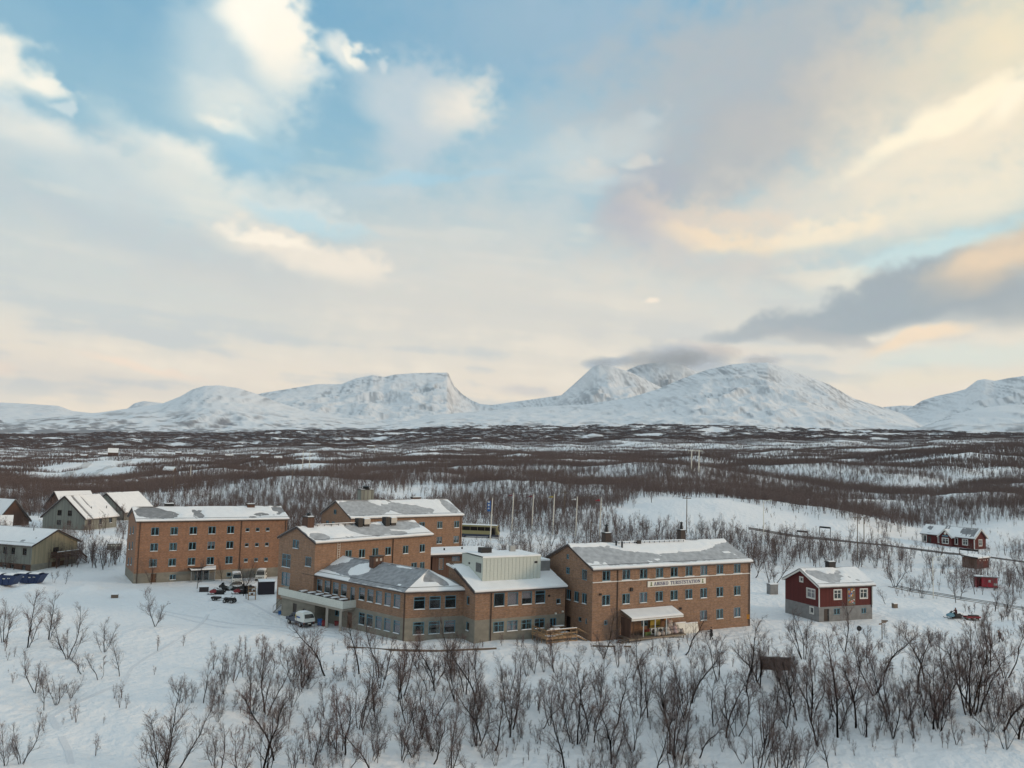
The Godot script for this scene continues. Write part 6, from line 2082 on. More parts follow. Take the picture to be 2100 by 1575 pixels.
func build_bus() -> void:
	var p := gp(978, 1094, 5.0)
	p.y = land(p.x, p.z)
	var t := thing("coach", "pale yellow bus with dark windows parked behind the annex near the flagpoles", "bus", p)
	face(t, Vector2(1.0, 0.12))
	part(t, "body", prism([Vector2(6.0, 0.4), Vector2(6.1, 1.6), Vector2(5.7, 3.3), Vector2(-6.0, 3.35), Vector2(-6.05, 0.4)], 2.5, 0.12, 0.1), M["bus_yellow"])
	part(t, "skirt", prism([Vector2(6.05, 0.35), Vector2(6.05, 0.95), Vector2(-6.02, 0.95), Vector2(-6.02, 0.35)], 2.54, 0.0, 0.03), M["car_blue"])
	for i in 5:
		part(t, "side_window", unit_box(), M["glass_dark"], Transform3D(Basis(Vector3.RIGHT, -0.03) * Basis.from_scale(Vector3(1.9, 1.0, 0.04)), Vector3(-4.7 + i * 2.0, 2.4, 1.2)))
		part(t, "side_window", unit_box(), M["glass_dark"], Transform3D(Basis(Vector3.RIGHT, 0.03) * Basis.from_scale(Vector3(1.9, 1.0, 0.04)), Vector3(-4.7 + i * 2.0, 2.4, -1.2)))
	box(t, "door", Vector3(4.7, 1.6, 1.23), Vector3(1.1, 2.3, 0.05), M["glass_dark"])
	part(t, "windscreen", prism([Vector2(6.08, 1.7), Vector2(5.75, 3.1), Vector2(5.85, 3.12), Vector2(6.18, 1.7)], 2.2, 0.05, 0.02), M["glass_dark"])
	for s in [-1.0, 1.0]:
		for x in [3.6, -3.4]:
			wheel(t, Vector3(x, 0.5, s * 1.1), 1.0, 0.3)
		box(t, "headlight", Vector3(6.08, 0.9, s * 0.9), Vector3(0.06, 0.2, 0.35), M["sign_white"])
	part(t, "roof_snow", ridge_snow(), M["snow"], Transform3D(Basis.from_scale(Vector3(11.4, 0.2, 2.1)), Vector3(-0.1, 3.33, 0)))

func build_skip(px: float, py: float, label: String) -> void:
	var p := ground_at(px, py)
	var t := thing("skip_container", label, "skip", p, 0.0, "blue skips on the left")
	face(t, Vector2(1.0, 0.12))
	var st := begin()
	var lo := [Vector3(-1.6, 0.1, -0.9), Vector3(1.6, 0.1, -0.9), Vector3(1.6, 0.1, 0.9), Vector3(-1.6, 0.1, 0.9)]
	var hi := [Vector3(-2.6, 1.7, -1.0), Vector3(2.6, 1.7, -1.0), Vector3(2.6, 1.7, 1.0), Vector3(-2.6, 1.7, 1.0)]
	for i in 4:
		var j := (i + 1) % 4
		quad(st, hi[i], hi[j], lo[j], lo[i])
		quad(st, hi[j] * Vector3(0.96, 1, 0.95), hi[i] * Vector3(0.96, 1, 0.95), lo[i] * Vector3(0.96, 1.5, 0.95), lo[j] * Vector3(0.96, 1.5, 0.95))
	quad(st, lo[0], lo[1], lo[2], lo[3])
	part(t, "bin", finish(st), M["skip_blue"])
	for s in [-1.0, 1.0]:
		box(t, "rim", Vector3(0, 1.72, s * 1.0), Vector3(5.3, 0.12, 0.12), M["skip_blue"])
		box(t, "rim", Vector3(s * 2.6, 1.721, 0), Vector3(0.12, 0.12, 1.9), M["skip_blue"])
		for x in [-1.0, 0.0, 1.0]:
			beam(t, "rib", Vector3(x, 0.15, s * 0.93), Vector3(x * 1.3, 1.68, s * 1.03), 0.08, 0.1, M["skip_blue"])
	for k in [[-1.5, 0.15], [0.9, -0.2]]:
		box(t, "lid", Vector3(k[0], 1.8, 0), Vector3(1.9, 0.05, 1.9), M["skip_blue"])
		part(t, "snow", ridge_snow(), M["snow"], Transform3D(Basis.from_scale(Vector3(1.9, 0.22, 1.7)), Vector3(k[0], 1.83, k[1] * 0.3)))
	for k in [[-1.0, 1.25], [0.3, 1.2], [1.2, 1.3]]:
		part(t, "sticker", unit_box(), M["sign_white"], Transform3D(Basis(Vector3.RIGHT, 0.06) * Basis.from_scale(Vector3(0.45, 0.14, 0.02)), Vector3(k[0], k[1], 1.02)))

# ---------------------------------------------------------------- people: one smooth skin over tapered bones
func body(bones: Array, cell: float) -> ArrayMesh:       # bone: a, b, radius a, radius b, colour
	var lo := Vector3.ONE * 1e9
	var hi := -lo
	for b in bones:
		for k in 2:
			var r: float = b[2 + k] + 0.06
			lo = lo.min(b[k] - Vector3.ONE * r)
			hi = hi.max(b[k] + Vector3.ONE * r)
	var n := Vector3i(((hi - lo) / cell).ceil()) + Vector3i.ONE
	var field := PackedFloat32Array()
	field.resize(n.x * n.y * n.z)
	var i := 0
	for z in n.z:
		for y in n.y:
			for x in n.x:
				var p := lo + Vector3(x, y, z) * cell
				var s := 0.0
				for b in bones:
					var ab: Vector3 = b[1] - b[0]
					var t: float = clampf((p - b[0]).dot(ab) / ab.length_squared(), 0.0, 1.0)
					var d: float = p.distance_to(b[0] + ab * t) - lerpf(b[2], b[3], t)
					s += exp(-d * 45.0)
				field[i] = -log(maxf(s, 1e-30)) / 45.0
				i += 1
	var at := func(x: int, y: int, z: int) -> float:
		return field[(z * n.y + y) * n.x + x]
	var verts := {}
	var pos := PackedVector3Array()
	for z in n.z - 1:
		for y in n.y - 1:
			for x in n.x - 1:
				var inside := 0
				var c := Vector3.ZERO
				var m := 0
				var q := []
				for k in 8:
					var v: float = at.call(x + (k & 1), y + ((k >> 1) & 1), z + (k >> 2))
					q.append(v)
					if v < 0.0:
						inside += 1
				if inside == 0 or inside == 8:
					continue
				for e in [[0, 1], [2, 3], [4, 5], [6, 7], [0, 2], [1, 3], [4, 6], [5, 7], [0, 4], [1, 5], [2, 6], [3, 7]]:
					var a: float = q[e[0]]
					var b: float = q[e[1]]
					if (a < 0.0) != (b < 0.0):
						var pa := Vector3(e[0] & 1, (e[0] >> 1) & 1, e[0] >> 2)
						var pb := Vector3(e[1] & 1, (e[1] >> 1) & 1, e[1] >> 2)
						c += pa.lerp(pb, a / (a - b))
						m += 1
				verts[Vector3i(x, y, z)] = pos.size()
				pos.append(lo + (Vector3(x, y, z) + c / m) * cell)
	var st := SurfaceTool.new()
	st.begin(Mesh.PRIMITIVE_TRIANGLES)
	st.set_smooth_group(0)
	var emit := func(ids: Array, flip: bool) -> void:
		var list := [0, 1, 2, 0, 2, 3] if not flip else [0, 2, 1, 0, 3, 2]
		for k in list:
			var p: Vector3 = pos[ids[k]]
			var best := 1e9
			var col := Color.WHITE
			for b in bones:
				var ab: Vector3 = b[1] - b[0]
				var t: float = clampf((p - b[0]).dot(ab) / ab.length_squared(), 0.0, 1.0)
				var d: float = p.distance_to(b[0] + ab * t) - lerpf(b[2], b[3], t)
				if d < best:
					best = d
					col = b[4]
			st.set_color(col)
			st.add_vertex(p)
	for z in range(1, n.z - 1):
		for y in range(1, n.y - 1):
			for x in range(1, n.x - 1):
				var a: float = at.call(x, y, z)
				for ax in 3:
					var d := Vector3i(1 if ax == 0 else 0, 1 if ax == 1 else 0, 1 if ax == 2 else 0)
					var b: float = at.call(x + d.x, y + d.y, z + d.z)
					if (a < 0.0) == (b < 0.0):
						continue
					var u := Vector3i(0, 1, 0) if ax == 0 else Vector3i(0, 0, 1) if ax == 1 else Vector3i(1, 0, 0)
					var w := Vector3i(0, 0, 1) if ax == 0 else Vector3i(1, 0, 0) if ax == 1 else Vector3i(0, 1, 0)
					var o := Vector3i(x, y, z)
					var ids := [verts.get(o - u - w, -1), verts.get(o - w, -1), verts.get(o, -1), verts.get(o - u, -1)]
					if not ids.has(-1):
						emit.call(ids, a < 0.0)
	st.generate_normals()
	return st.commit()

func figure(joint: Dictionary, jacket: Color, trousers: Color, hat: Color) -> ArrayMesh:
	var skin := Color(0.45, 0.28, 0.2)
	var boot := Color(0.02, 0.02, 0.02)
	var glove := Color(0.025, 0.025, 0.03)
	var j := joint
	var head: Vector3 = j.head
	var f: Vector3 = j.look
	var bones := [
		[j.hip, j.chest, 0.16, 0.18, jacket], [j.chest, j.neck, 0.17, 0.10, jacket], [j.neck, head - Vector3(0, 0.06, 0), 0.065, 0.07, skin],
		[head - Vector3(0, 0.02, 0), head + Vector3(0, 0.03, 0), 0.098, 0.098, skin], [head + Vector3(0, 0.06, 0) - f * 0.02, head + Vector3(0, 0.11, 0) - f * 0.02, 0.105, 0.085, hat],
		[head - Vector3(0, 0.01, 0) + f * 0.09, head - Vector3(0, 0.035, 0) + f * 0.115, 0.018, 0.022, skin]]
	for s in ["l", "r"]:
		bones.append([j.chest + Vector3(0, 0.1, 0), j["sho_" + s], 0.11, 0.085, jacket])
		bones.append([j["sho_" + s], j["elb_" + s], 0.078, 0.062, jacket])
		bones.append([j["elb_" + s], j["wri_" + s], 0.06, 0.045, jacket])
		var d: Vector3 = (j["wri_" + s] - j["elb_" + s]).normalized()
		var side := d.cross(f).normalized()
		bones.append([j["wri_" + s], j["wri_" + s] + d * 0.09, 0.036, 0.042, glove])
		for k in 4:
			var o: Vector3 = j["wri_" + s] + d * 0.09 + side * (k - 1.5) * 0.024
			bones.append([o, o + d * (0.075 - absf(k - 1.4) * 0.012) + f * 0.025, 0.014, 0.011, glove])
		bones.append([j["wri_" + s] + d * 0.03, j["wri_" + s] + d * 0.08 + f * 0.05, 0.018, 0.013, glove])
		bones.append([j.hip - Vector3(0, 0.02, 0), j["knee_" + s], 0.12, 0.075, trousers])
		bones.append([j["knee_" + s], j["foot_" + s] + Vector3(0, 0.1, 0), 0.075, 0.055, trousers])
		bones.append([j["foot_" + s] + Vector3(0, 0.06, 0), j["foot_" + s] + f * 0.17 + Vector3(0, 0.045, 0), 0.06, 0.045, boot])
	return body(bones, 0.03)

func build_people() -> void:
	# a walker in a long dark coat, turned to the left, one arm held out
	var p := ground_at(1459, 1312)
	var t := thing("person", "person in long dark coat and trousers walking past the leaning white boards", "person", p)
	var f := Vector3(1, 0, 0)
	face(t, Vector2(-1, 0.25))
	var dark := Color(0.02, 0.018, 0.02)
	var o := part(t, "body", figure({"look": f, "hip": Vector3(0, 0.95, 0), "chest": Vector3(0.02, 1.3, 0), "neck": Vector3(0.03, 1.5, 0), "head": Vector3(0.06, 1.64, 0), "sho_l": Vector3(0.02, 1.44, -0.19), "sho_r": Vector3(0.02, 1.44, 0.19), "elb_l": Vector3(0.2, 1.22, -0.26), "elb_r": Vector3(-0.08, 1.18, 0.24), "wri_l": Vector3(0.45, 1.24, -0.2), "wri_r": Vector3(-0.02, 0.94, 0.26), "knee_l": Vector3(0.16, 0.5, -0.1), "knee_r": Vector3(-0.05, 0.5, 0.1), "foot_l": Vector3(0.22, 0.02, -0.1), "foot_r": Vector3(-0.25, 0.03, 0.1)}, dark, Color(0.03, 0.028, 0.03), Color(0.02, 0.015, 0.015)), M["clothes"])
	part(t, "coat_skirt", prism([Vector2(-0.2, 0.55), Vector2(-0.17, 1.0), Vector2(0.19, 1.0), Vector2(0.22, 0.55)], 0.46, 0.04, 0.07), M["rubber"])
	# a second walker striding to the left, leaning forward
	p = ground_at(2051, 1317)
	t = thing("person", "person in black clothes striding across the open snow past the bare birches", "person", p)
	face(t, Vector2(-1, 0.1))
	part(t, "body", figure({"look": f, "hip": Vector3(-0.02, 0.94, 0), "chest": Vector3(0.08, 1.28, 0), "neck": Vector3(0.15, 1.48, 0), "head": Vector3(0.22, 1.6, 0), "sho_l": Vector3(0.11, 1.43, -0.19), "sho_r": Vector3(0.11, 1.43, 0.19), "elb_l": Vector3(0.15, 1.14, -0.24), "elb_r": Vector3(0.0, 1.15, 0.25), "wri_l": Vector3(0.34, 1.0, -0.2), "wri_r": Vector3(0.12, 0.95, 0.24), "knee_l": Vector3(0.2, 0.52, -0.1), "knee_r": Vector3(-0.22, 0.5, 0.1), "foot_l": Vector3(0.18, 0.02, -0.1), "foot_r": Vector3(-0.55, 0.06, 0.1)}, Color(0.025, 0.022, 0.026), Color(0.012, 0.012, 0.014), Color(0.015, 0.015, 0.015)), M["clothes"])
	part(t, "backpack", prism([Vector2(-0.14, 1.0), Vector2(-0.2, 1.4), Vector2(-0.05, 1.45), Vector2(-0.03, 1.0)], 0.3, 0.03, 0.04), M["rubber"])
	# snowmobile with rider and a freight sledge behind
	p = ground_at(1956, 1268)
	var d := Vector2(-1, 0.12)
	build_snowmobile(p, d, "frame_teal", "teal and black snowmobile with a rider, on the slope among the birches")
	t = thing("person", "rider in dark maroon jacket sitting on the teal snowmobile", "person", p + Vector3(0.45, 0.0, 0.0))
	face(t, d)
	part(t, "body", figure({"look": f, "hip": Vector3(0, 0.92, 0), "chest": Vector3(0.08, 1.26, 0), "neck": Vector3(0.12, 1.46, 0), "head": Vector3(0.16, 1.6, 0), "sho_l": Vector3(0.1, 1.4, -0.19), "sho_r": Vector3(0.1, 1.4, 0.19), "elb_l": Vector3(0.28, 1.18, -0.28), "elb_r": Vector3(0.28, 1.18, 0.28), "wri_l": Vector3(0.5, 1.1, -0.28), "wri_r": Vector3(0.5, 1.1, 0.28), "knee_l": Vector3(0.4, 0.8, -0.27), "knee_r": Vector3(0.4, 0.8, 0.27), "foot_l": Vector3(0.3, 0.4, -0.3), "foot_r": Vector3(0.3, 0.4, 0.3)}, Color(0.07, 0.012, 0.018), Color(0.02, 0.02, 0.022), Color(0.03, 0.01, 0.012)), M["clothes"])
	var q := p + Vector3(3.3, 0, -0.35)
	q.y = land(q.x, q.z)
	t = thing("freight_sledge", "dark wooden freight sledge with red sides hitched behind the teal snowmobile", "sledge", q)
	face(t, d)
	for s in [-0.4, 0.4]:
		part(t, "runner", prism([Vector2(-1.4, 0.0), Vector2(1.2, 0.0), Vector2(1.6, 0.3), Vector2(1.52, 0.34), Vector2(1.15, 0.08), Vector2(-1.4, 0.08)], 0.08, 0.0, 0.01), M["black_metal"], Transform3D(Basis(), Vector3(0, 0, s)))
		box(t, "side_board", Vector3(0, 0.52, s * 1.1), Vector3(2.6, 0.3, 0.05), M["red_paint"])
	for x in [-1.0, 0.0, 1.0]:
		box(t, "cross_bar", Vector3(x, 0.22, 0), Vector3(0.1, 0.3, 0.8), M["old_wood"])
	box(t, "bed", Vector3(0, 0.38, 0), Vector3(2.7, 0.06, 0.9), M["old_wood"])
	box(t, "load", Vector3(-0.3, 0.62, 0), Vector3(1.6, 0.4, 0.7), M["black_metal"])
	beam(t, "drawbar", Vector3(1.3, 0.3, 0), Vector3(2.3, 0.4, 0), 0.06, 0.06, M["black_metal"])

# ---------------------------------------------------------------- poles, flags, small things
func build_poles() -> void:
	var flags := [[1005, 1108, 84, "flag_blue", "white flagpole with a tall upright blue and white banner beside the bus", "banner"], [1049, 1090, 77, "flag_red", "white flagpole with faded red pennant, next to the blue banner's pole", "pennant"], [1090, 1091, 76, "flag_red", "white flagpole with thin red pennant, between the poles of red and yellow pennants", "pennant"], [1133, 1096, 80, "yellow", "white flagpole with a yellow pennant streaming", "pennant"], [1180, 1100, 79, "flag_white", "white flagpole with a drooping pale pennant", "pennant"], [1229, 1106, 83, "bright_red", "white flagpole with short bright red flag, last of the row", "pennant"]]
	for k in flags:
		var p := ground_at(k[0], k[1])
		var d := -p.z
		var h: float = k[2] * d / FOCAL
		var t := thing("flagpole", k[4], "flagpole", p, 0.0, "flagpoles in a row behind the lodge")
		rod(t, "pole", Vector3(0, -0.3, 0), Vector3(h * 0.03, h, 0), 0.32, M["pole_white"], 0.7)
		part(t, "knob", unit_rod(8), M["pole_white"], Transform3D(Basis.from_scale(Vector3(0.22, 0.2, 0.22)), Vector3(h * 0.03, h + 0.08, 0)))
		var st := begin()
		var n := 8
		for i in n:
			for side in [0.0, 0.02]:
				var f0 := float(i) / n
				var f1 := float(i + 1) / n
				if k[5] == "banner":
					var w := 0.9
					quad(st, Vector3(-w * f0 - 0.1, h - 0.5 - 0.5 * f0, 0.1 * sin(f0 * 5.0) + side), Vector3(-w * f1 - 0.1, h - 0.5 - 0.5 * f1, 0.1 * sin(f1 * 5.0) + side), Vector3(-w * f1 - 0.1, h - 3.4, 0.12 * sin(f1 * 5.0 + 0.5) + side), Vector3(-w * f0 - 0.1, h - 3.4, 0.12 * sin(f0 * 5.0 + 0.5) + side))
				else:
					var w := 1.3
					var y := func(f: float) -> float: return h - 0.4 - 0.35 * f * f
					var th := func(f: float) -> float: return 0.5 * (1.0 - 0.75 * f)
					quad(st, Vector3(-w * f0 - 0.05, y.call(f0), 0.15 * sin(f0 * 6.0) + side), Vector3(-w * f1 - 0.05, y.call(f1), 0.15 * sin(f1 * 6.0) + side), Vector3(-w * f1 - 0.05, y.call(f1) - th.call(f1), 0.15 * sin(f1 * 6.0 + 0.6) + side), Vector3(-w * f0 - 0.05, y.call(f0) - th.call(f0), 0.15 * sin(f0 * 6.0 + 0.6) + side))
		part(t, k[5], finish(st), M[k[3]])
		if k[5] == "banner":
			for q in [[-0.95, 0.5, 0.4], [-1.75, 0.35, 0.55], [-2.6, 0.4, 0.4]]:
				box(t, "print", Vector3(-0.6, h + q[0], 0.16), Vector3(q[1], q[2], 0.02), M["flag_white"])
	# utility poles and lamps: foot px, foot py, top py, kind
	for k in [[1759, 1150, 1059, "tee", "tall brown timber pole in the trees beside the railway"], [1772, 1112, 1061, "plain", "thin dark pole behind the tall timber pole by the railway"], [1408, 1092, 1019, "tee", "brown timber pole rising behind the lodge's right chimney"], [1157, 1060, 1007, "tee", "grey pole with crossarm among birches behind the flagpoles"], [1211, 1114, 1071, "plain", "short pale post in front of the red flag's pole"], [1914, 1227, 1146, "lamp", "tall pale street lamp beside the snowy road"], [1566, 1093, 1029, "lamp", "pale street lamp on the open snow slope by the railway"], [620, 966, 925, "tee", "far pole in the cleared line, left of two"], [634, 964, 924, "tee", "far pole in the cleared line, right of two"], [390, 985, 955, "plain", "thin far pole in the wood right of the lone cabin"], [900, 966, 944, "plain", "thin far pole standing before the dark far wood"], [914, 966, 944, "plain", "thin far pole beside its twin before the dark far wood"], [598, 1000, 965, "plain", "thin grey pole above the wood left of the cleared line's foot"], [812, 1010, 990, "plain", "short thin pole on the bare snowy hill behind the annex"], [355, 1012, 975, "plain", "thin grey pole in the dense wood below the lone cabin"]]:
		var p := ground_at(k[0], k[1])
		var h: float = (k[1] - k[2]) * -p.z / FOCAL
		var t := thing("street_lamp" if k[3] == "lamp" else "utility_pole", k[4], "lamp post" if k[3] == "lamp" else "pole", p)
		var w := clampf(-p.z * 0.0012, 0.2, 0.6)
		rod(t, "shaft", Vector3(0, -0.5, 0), Vector3(0, h, 0), w, M["pole_white"] if k[3] == "lamp" or -p.z > 600.0 else M["old_wood"], 0.7)
		if k[3] == "tee":
			box(t, "crossarm", Vector3(0, h - 0.6, 0), Vector3(2.4, 0.18, 0.18), M["old_wood"])
			for s in [-1.0, 1.0]:
				box(t, "insulator", Vector3(s, h - 0.4, 0), Vector3(0.14, 0.3, 0.14), M["grey_metal"])
		if k[3] == "lamp":
			beam(t, "arm", Vector3(0, h, 0), Vector3(1.6, h + 0.35, 0.2), 0.12, 0.12, M["pole_white"])
			box(t, "lantern", Vector3(1.9, h + 0.36, 0.24), Vector3(0.8, 0.16, 0.3), M["sign_white"])
	# twin-poled power pylon on the hill
	var a := ground_at(1418, 968)
	var t := thing("power_pylon", "twin-poled power pylon with crossbar on the hill above the open slope", "pylon", a)
	var h := 46.0 * -a.z / FOCAL
	var gap := 15.0 * -a.z / FOCAL
	for x in [0.0, gap]:
		rod(t, "pole", Vector3(x, -2.0, 0), Vector3(x, h, 0), 0.75, M["pole_white"], 0.8)
	beam(t, "crossbar", Vector3(-gap * 0.5, h - 0.8, 0), Vector3(gap * 1.5, h - 0.8, 0), 0.4, 0.45, M["pole_white"])
	for x in [-gap * 0.45, gap * 0.5, gap * 1.45]:
		rod(t, "insulator", Vector3(x, h - 2.4, 0), Vector3(x, h - 1.0, 0), 0.3, M["grey_metal"])

func build_small() -> void:
	# timber deck before the link
	var A := Vector2(-4.24, -117.39)
	var u := Vector2(cos(0.51), -sin(0.51))
	var n := Vector2(sin(0.51), cos(0.51))
	var o := v3(A + u * 9.2, 0)
	var t := thing("timber_deck", "raised pale timber deck with railings and snowy steps beside the brick gable", "deck", o)
	var at := func(s: float, out: float, y: float) -> Vector3:
		return v3(A + u * s + n * out, y) - o
	for i in 20:
		beam(t, "deck_board", at.call(9.1, 0.4 + i * 0.2, 0.95), at.call(14.2, 0.4 + i * 0.2, 0.95), 0.18, 0.05, M["deck_wood"])
	beam(t, "edge_board", at.call(9.05, 4.36, 0.82), at.call(14.25, 4.36, 0.82), 0.06, 0.28, M["deck_wood"])
	beam(t, "edge_board", at.call(9.05, 0.35, 0.82), at.call(9.05, 4.3, 0.82), 0.06, 0.28, M["deck_wood"])
	beam(t, "edge_board", at.call(9.05, 4.30, 0.25), at.call(14.25, 4.30, 0.25), 0.06, 0.16, M["deck_wood"])
	for i in 6:
		var s: float = 9.15 + i * 1.0
		beam(t, "post", at.call(s, 4.28, -0.6), at.call(s, 4.28, 1.95), 0.11, 0.11, M["deck_wood"])
	for i in 3:
		beam(t, "post", at.call(9.1, 0.5 + i * 1.25, -0.4), at.call(9.1, 0.5 + i * 1.25, 1.95), 0.11, 0.11, M["deck_wood"])
	for k in [1.4, 1.93]:
		beam(t, "rail", at.call(9.1, 4.34, k), at.call(14.2, 4.34, k), 0.05, 0.14, M["deck_wood"])
		beam(t, "rail", at.call(9.04, 0.4, k), at.call(9.04, 4.3, k), 0.05, 0.14, M["deck_wood"])
	part(t, "rail_snow", ridge_snow(), M["snow"], Transform3D(Basis(v3(u, 0), Vector3.UP, v3(n, 0)) * Basis.from_scale(Vector3(5.0, 0.08, 0.14)), at.call(11.6, 4.34, 2.0)))
	for i in 3:
		beam(t, "snow_patch", at.call(9.6 + i * 1.6, 3.6 - i * 0.6, 1.0), at.call(10.8 + i * 1.6, 3.4 - i * 0.6, 1.0), 0.9, 0.08, M["snow"])
	for i in 7:
		beam(t, "step", at.call(14.4 + i * 0.3, 2.9, 0.85 - i * 0.16), at.call(14.4 + i * 0.3, 4.4, 0.85 - i * 0.16), 0.3, 0.06, M["snow"])
	for out in [2.85, 4.45]:
		beam(t, "stair_rail", at.call(14.3, out, 1.9), at.call(16.3, out, 0.85), 0.06, 0.1, M["deck_wood"])
		beam(t, "stringer", at.call(14.3, out, 0.8), at.call(16.4, out, -0.25), 0.06, 0.2, M["deck_wood"])
		beam(t, "post", at.call(16.2, out, -0.5), at.call(16.2, out, 0.95), 0.09, 0.09, M["deck_wood"])
	for k in [[11.4, 2.6, "long timber bench table on the deck with a dusting of snow"], [13.0, 1.2, "timber table against the wall side of the deck, snow on top"]]:
		var b := thing("bench_table", k[2], "table", at.call(k[0], k[1], 0.98) + o, 0.51, "tables on the timber deck")
		box(b, "top", Vector3(0, 0.74, 0), Vector3(1.9, 0.06, 0.8), M["deck_wood"])
		part(b, "snow", ridge_snow(), M["snow"], Transform3D(Basis.from_scale(Vector3(1.7, 0.08, 0.6)), Vector3(0, 0.77, 0)))
		for s in [-1.0, 1.0]:
			box(b, "bench", Vector3(0, 0.45, s * 0.65), Vector3(1.9, 0.05, 0.25), M["deck_wood"])
			box(b, "leg", Vector3(s * 0.7, 0.4, 0), Vector3(0.08, 0.08, 1.4), M["deck_wood"])
			box(b, "leg", Vector3(s * 0.7, 0.37, 0.25), Vector3(0.082, 0.74, 0.08), M["deck_wood"])
			box(b, "leg", Vector3(s * 0.7, 0.37, -0.25), Vector3(0.082, 0.74, 0.08), M["deck_wood"])
	# pallet leaning at the link wall
	var p := ground_at(1052, 1311)
	t = thing("wooden_pallet", "pale wooden pallet leaning in the snow before the link's wall", "pallet", p, 0.51)
	for i in 5:
		part(t, "slat", unit_box(), M["deck_wood"], Transform3D(Basis(Vector3.RIGHT, -0.3) * Basis.from_scale(Vector3(0.13, 0.8, 0.03)), Vector3(-0.44 + i * 0.22, 0.36, 0.0)))
	for y in [0.1, 0.62]:
		part(t, "runner", unit_box(), M["deck_wood"], Transform3D(Basis(Vector3.RIGHT, -0.3) * Basis.from_scale(Vector3(1.05, 0.1, 0.08)), Vector3(0, y, -0.06 - y * 0.3)))
	# timber edge of the terrace slope
	var parts := [[[712, 1328], [800, 1334], [900, 1336], [1018, 1331]], [[1216, 1326], [1262, 1327]], [[1280, 1327], [1294, 1327]]]
	var lab := ["long brown timber beam edging the snowy bank below the brick wing", "short brown timber beam showing in the snow below the porch", "stub of brown timber in the snow below the porch"]
	for i in 3:
		var first := ground_at(parts[i][0][0], parts[i][0][1])
		t = thing("timber_edging", lab[i], "timber edging", first, 0.0, "timber edging along the bank")
		for k in parts[i].size() - 1:
			var a := ground_at(parts[i][k][0], parts[i][k][1])
			var b := ground_at(parts[i][k + 1][0], parts[i][k + 1][1])
			beam(t, "beam", a - first + Vector3(0, 0.06, 0), b - first + Vector3(0, 0.06, 0), 0.22, 0.30, M["old_wood"])
			part(t, "snow", ridge_snow(), M["snow"], between(a - first + Vector3(0, 0.21, -0.04), b - first + Vector3(0, 0.21, -0.04), 0.14, 0.05))
	# dark notice board in the trees
	p = ground_at(1590, 1385)
	t = thing("notice_board", "large dark brown board on posts among the birches below the lodge", "board", p)
	face(t, Vector2(1.0, 0.05))
	var w := 60.0 * -p.z / FOCAL
	for i in 6:
		box(t, "plank", Vector3(0, 0.75 + i * 0.24, 0), Vector3(w, 0.22, 0.08), M["brown_boards"])
	for s in [-0.45, 0.45]:
		box(t, "post", Vector3(s * w, 0.9, -0.1), Vector3(0.16, 2.4, 0.12), M["old_wood"])
	slab(t, "cap", [Vector3(-w * 0.53, 2.2, -0.3), Vector3(w * 0.53, 2.2, -0.3), Vector3(w * 0.53, 2.2, 0.2), Vector3(-w * 0.53, 2.2, 0.2)], 0.08, M["trim_brown"], Vector3.ZERO)
	# cabinets and boxes: px, py foot, width px, height px
	for k in [[1584, 1218, 19, 19, "grey_concrete", "utility_cabinet", "grey concrete cabinet capped with snow right of the lodge", "cabinet"], [1835, 1247, 10, 8, "old_wood", "wooden_crate", "small grey-brown crate on the snow slope beside the red cottage", "crate"], [418, 1213, 18, 9, "dark_door", "flat_crate", "flat dark crate lying left of the snowmobiles", "crate"], [235, 1226, 13, 6, "old_wood", "wooden_box", "small weathered box alone on the open snow", "box"], [234, 1127, 25, 12, "grey_boards", "bike_box", "long low grey box with pale slots beside the brick block's end", "box"], [545, 1217, 31, 25, "charcoal", "black_shed", "black windowless shed with snowy roof beside the parked vans", "shed"]]:
		p = ground_at(k[0], k[1])
		var sc := -p.z / FOCAL
		t = thing(k[5], k[6], k[7], p, 0.35)
		var bw: float = k[2] * sc
		var bh: float = k[3] * sc
		var dp: float = bw * (1.0 if k[5] == "black_shed" else 0.6)
		box(t, "case", Vector3(0, bh * 0.5 - 0.1, 0), Vector3(bw, bh + 0.2, dp), M[k[4]])
		slab(t, "lid", [Vector3(-bw * 0.53, bh + 0.06, -dp * 0.55), Vector3(bw * 0.53, bh + 0.06, -dp * 0.55), Vector3(bw * 0.53, bh + 0.06, dp * 0.55), Vector3(-bw * 0.53, bh + 0.06, dp * 0.55)], 0.05, M[k[4]], Vector3.ZERO)
		part(t, "snow", ridge_snow(), M["snow"], Transform3D(Basis.from_scale(Vector3(bw * 1.04, 0.22, dp * 1.07)), Vector3(0, bh + 0.06, 0)))
		if k[5] == "bike_box":
			for i in 5:
				box(t, "slot", Vector3(-bw * 0.38 + i * bw * 0.19, bh * 0.75, dp * 0.51), Vector3(bw * 0.09, bh * 0.2, 0.03), M["sign_white"])
		else:
			box(t, "door_panel", Vector3(0, bh * 0.5, dp * 0.505), Vector3(bw * 0.85, bh * 0.8, 0.03), M[k[4]])
	# signpost with arms, barrel, orange sign
	p = ground_at(1809, 1311)
	t = thing("signpost", "wooden signpost with pointing arms in the snow before the red cottage", "signpost", p)
	rod(t, "post", Vector3(0, -0.4, 0), Vector3(0, 2.9, 0), 0.14, M["old_wood"])
	for k in [[0.0, 2.75, 1.0], [0.5, 2.5, 1.1], [-2.6, 2.3, 0.8]]:
		part(t, "arm", prism([Vector2(0, -0.1), Vector2(k[2] - 0.15, -0.1), Vector2(k[2], 0.0), Vector2(k[2] - 0.15, 0.1), Vector2(0, 0.1)], 0.05), M["old_wood"], Transform3D(Basis(Vector3.UP, k[0]), Vector3(0, k[1], 0)))
	p = ground_at(1762, 1301)
	t = thing("dark_barrel", "dark round board on a short post in the snow below the red cottage", "sign", p)
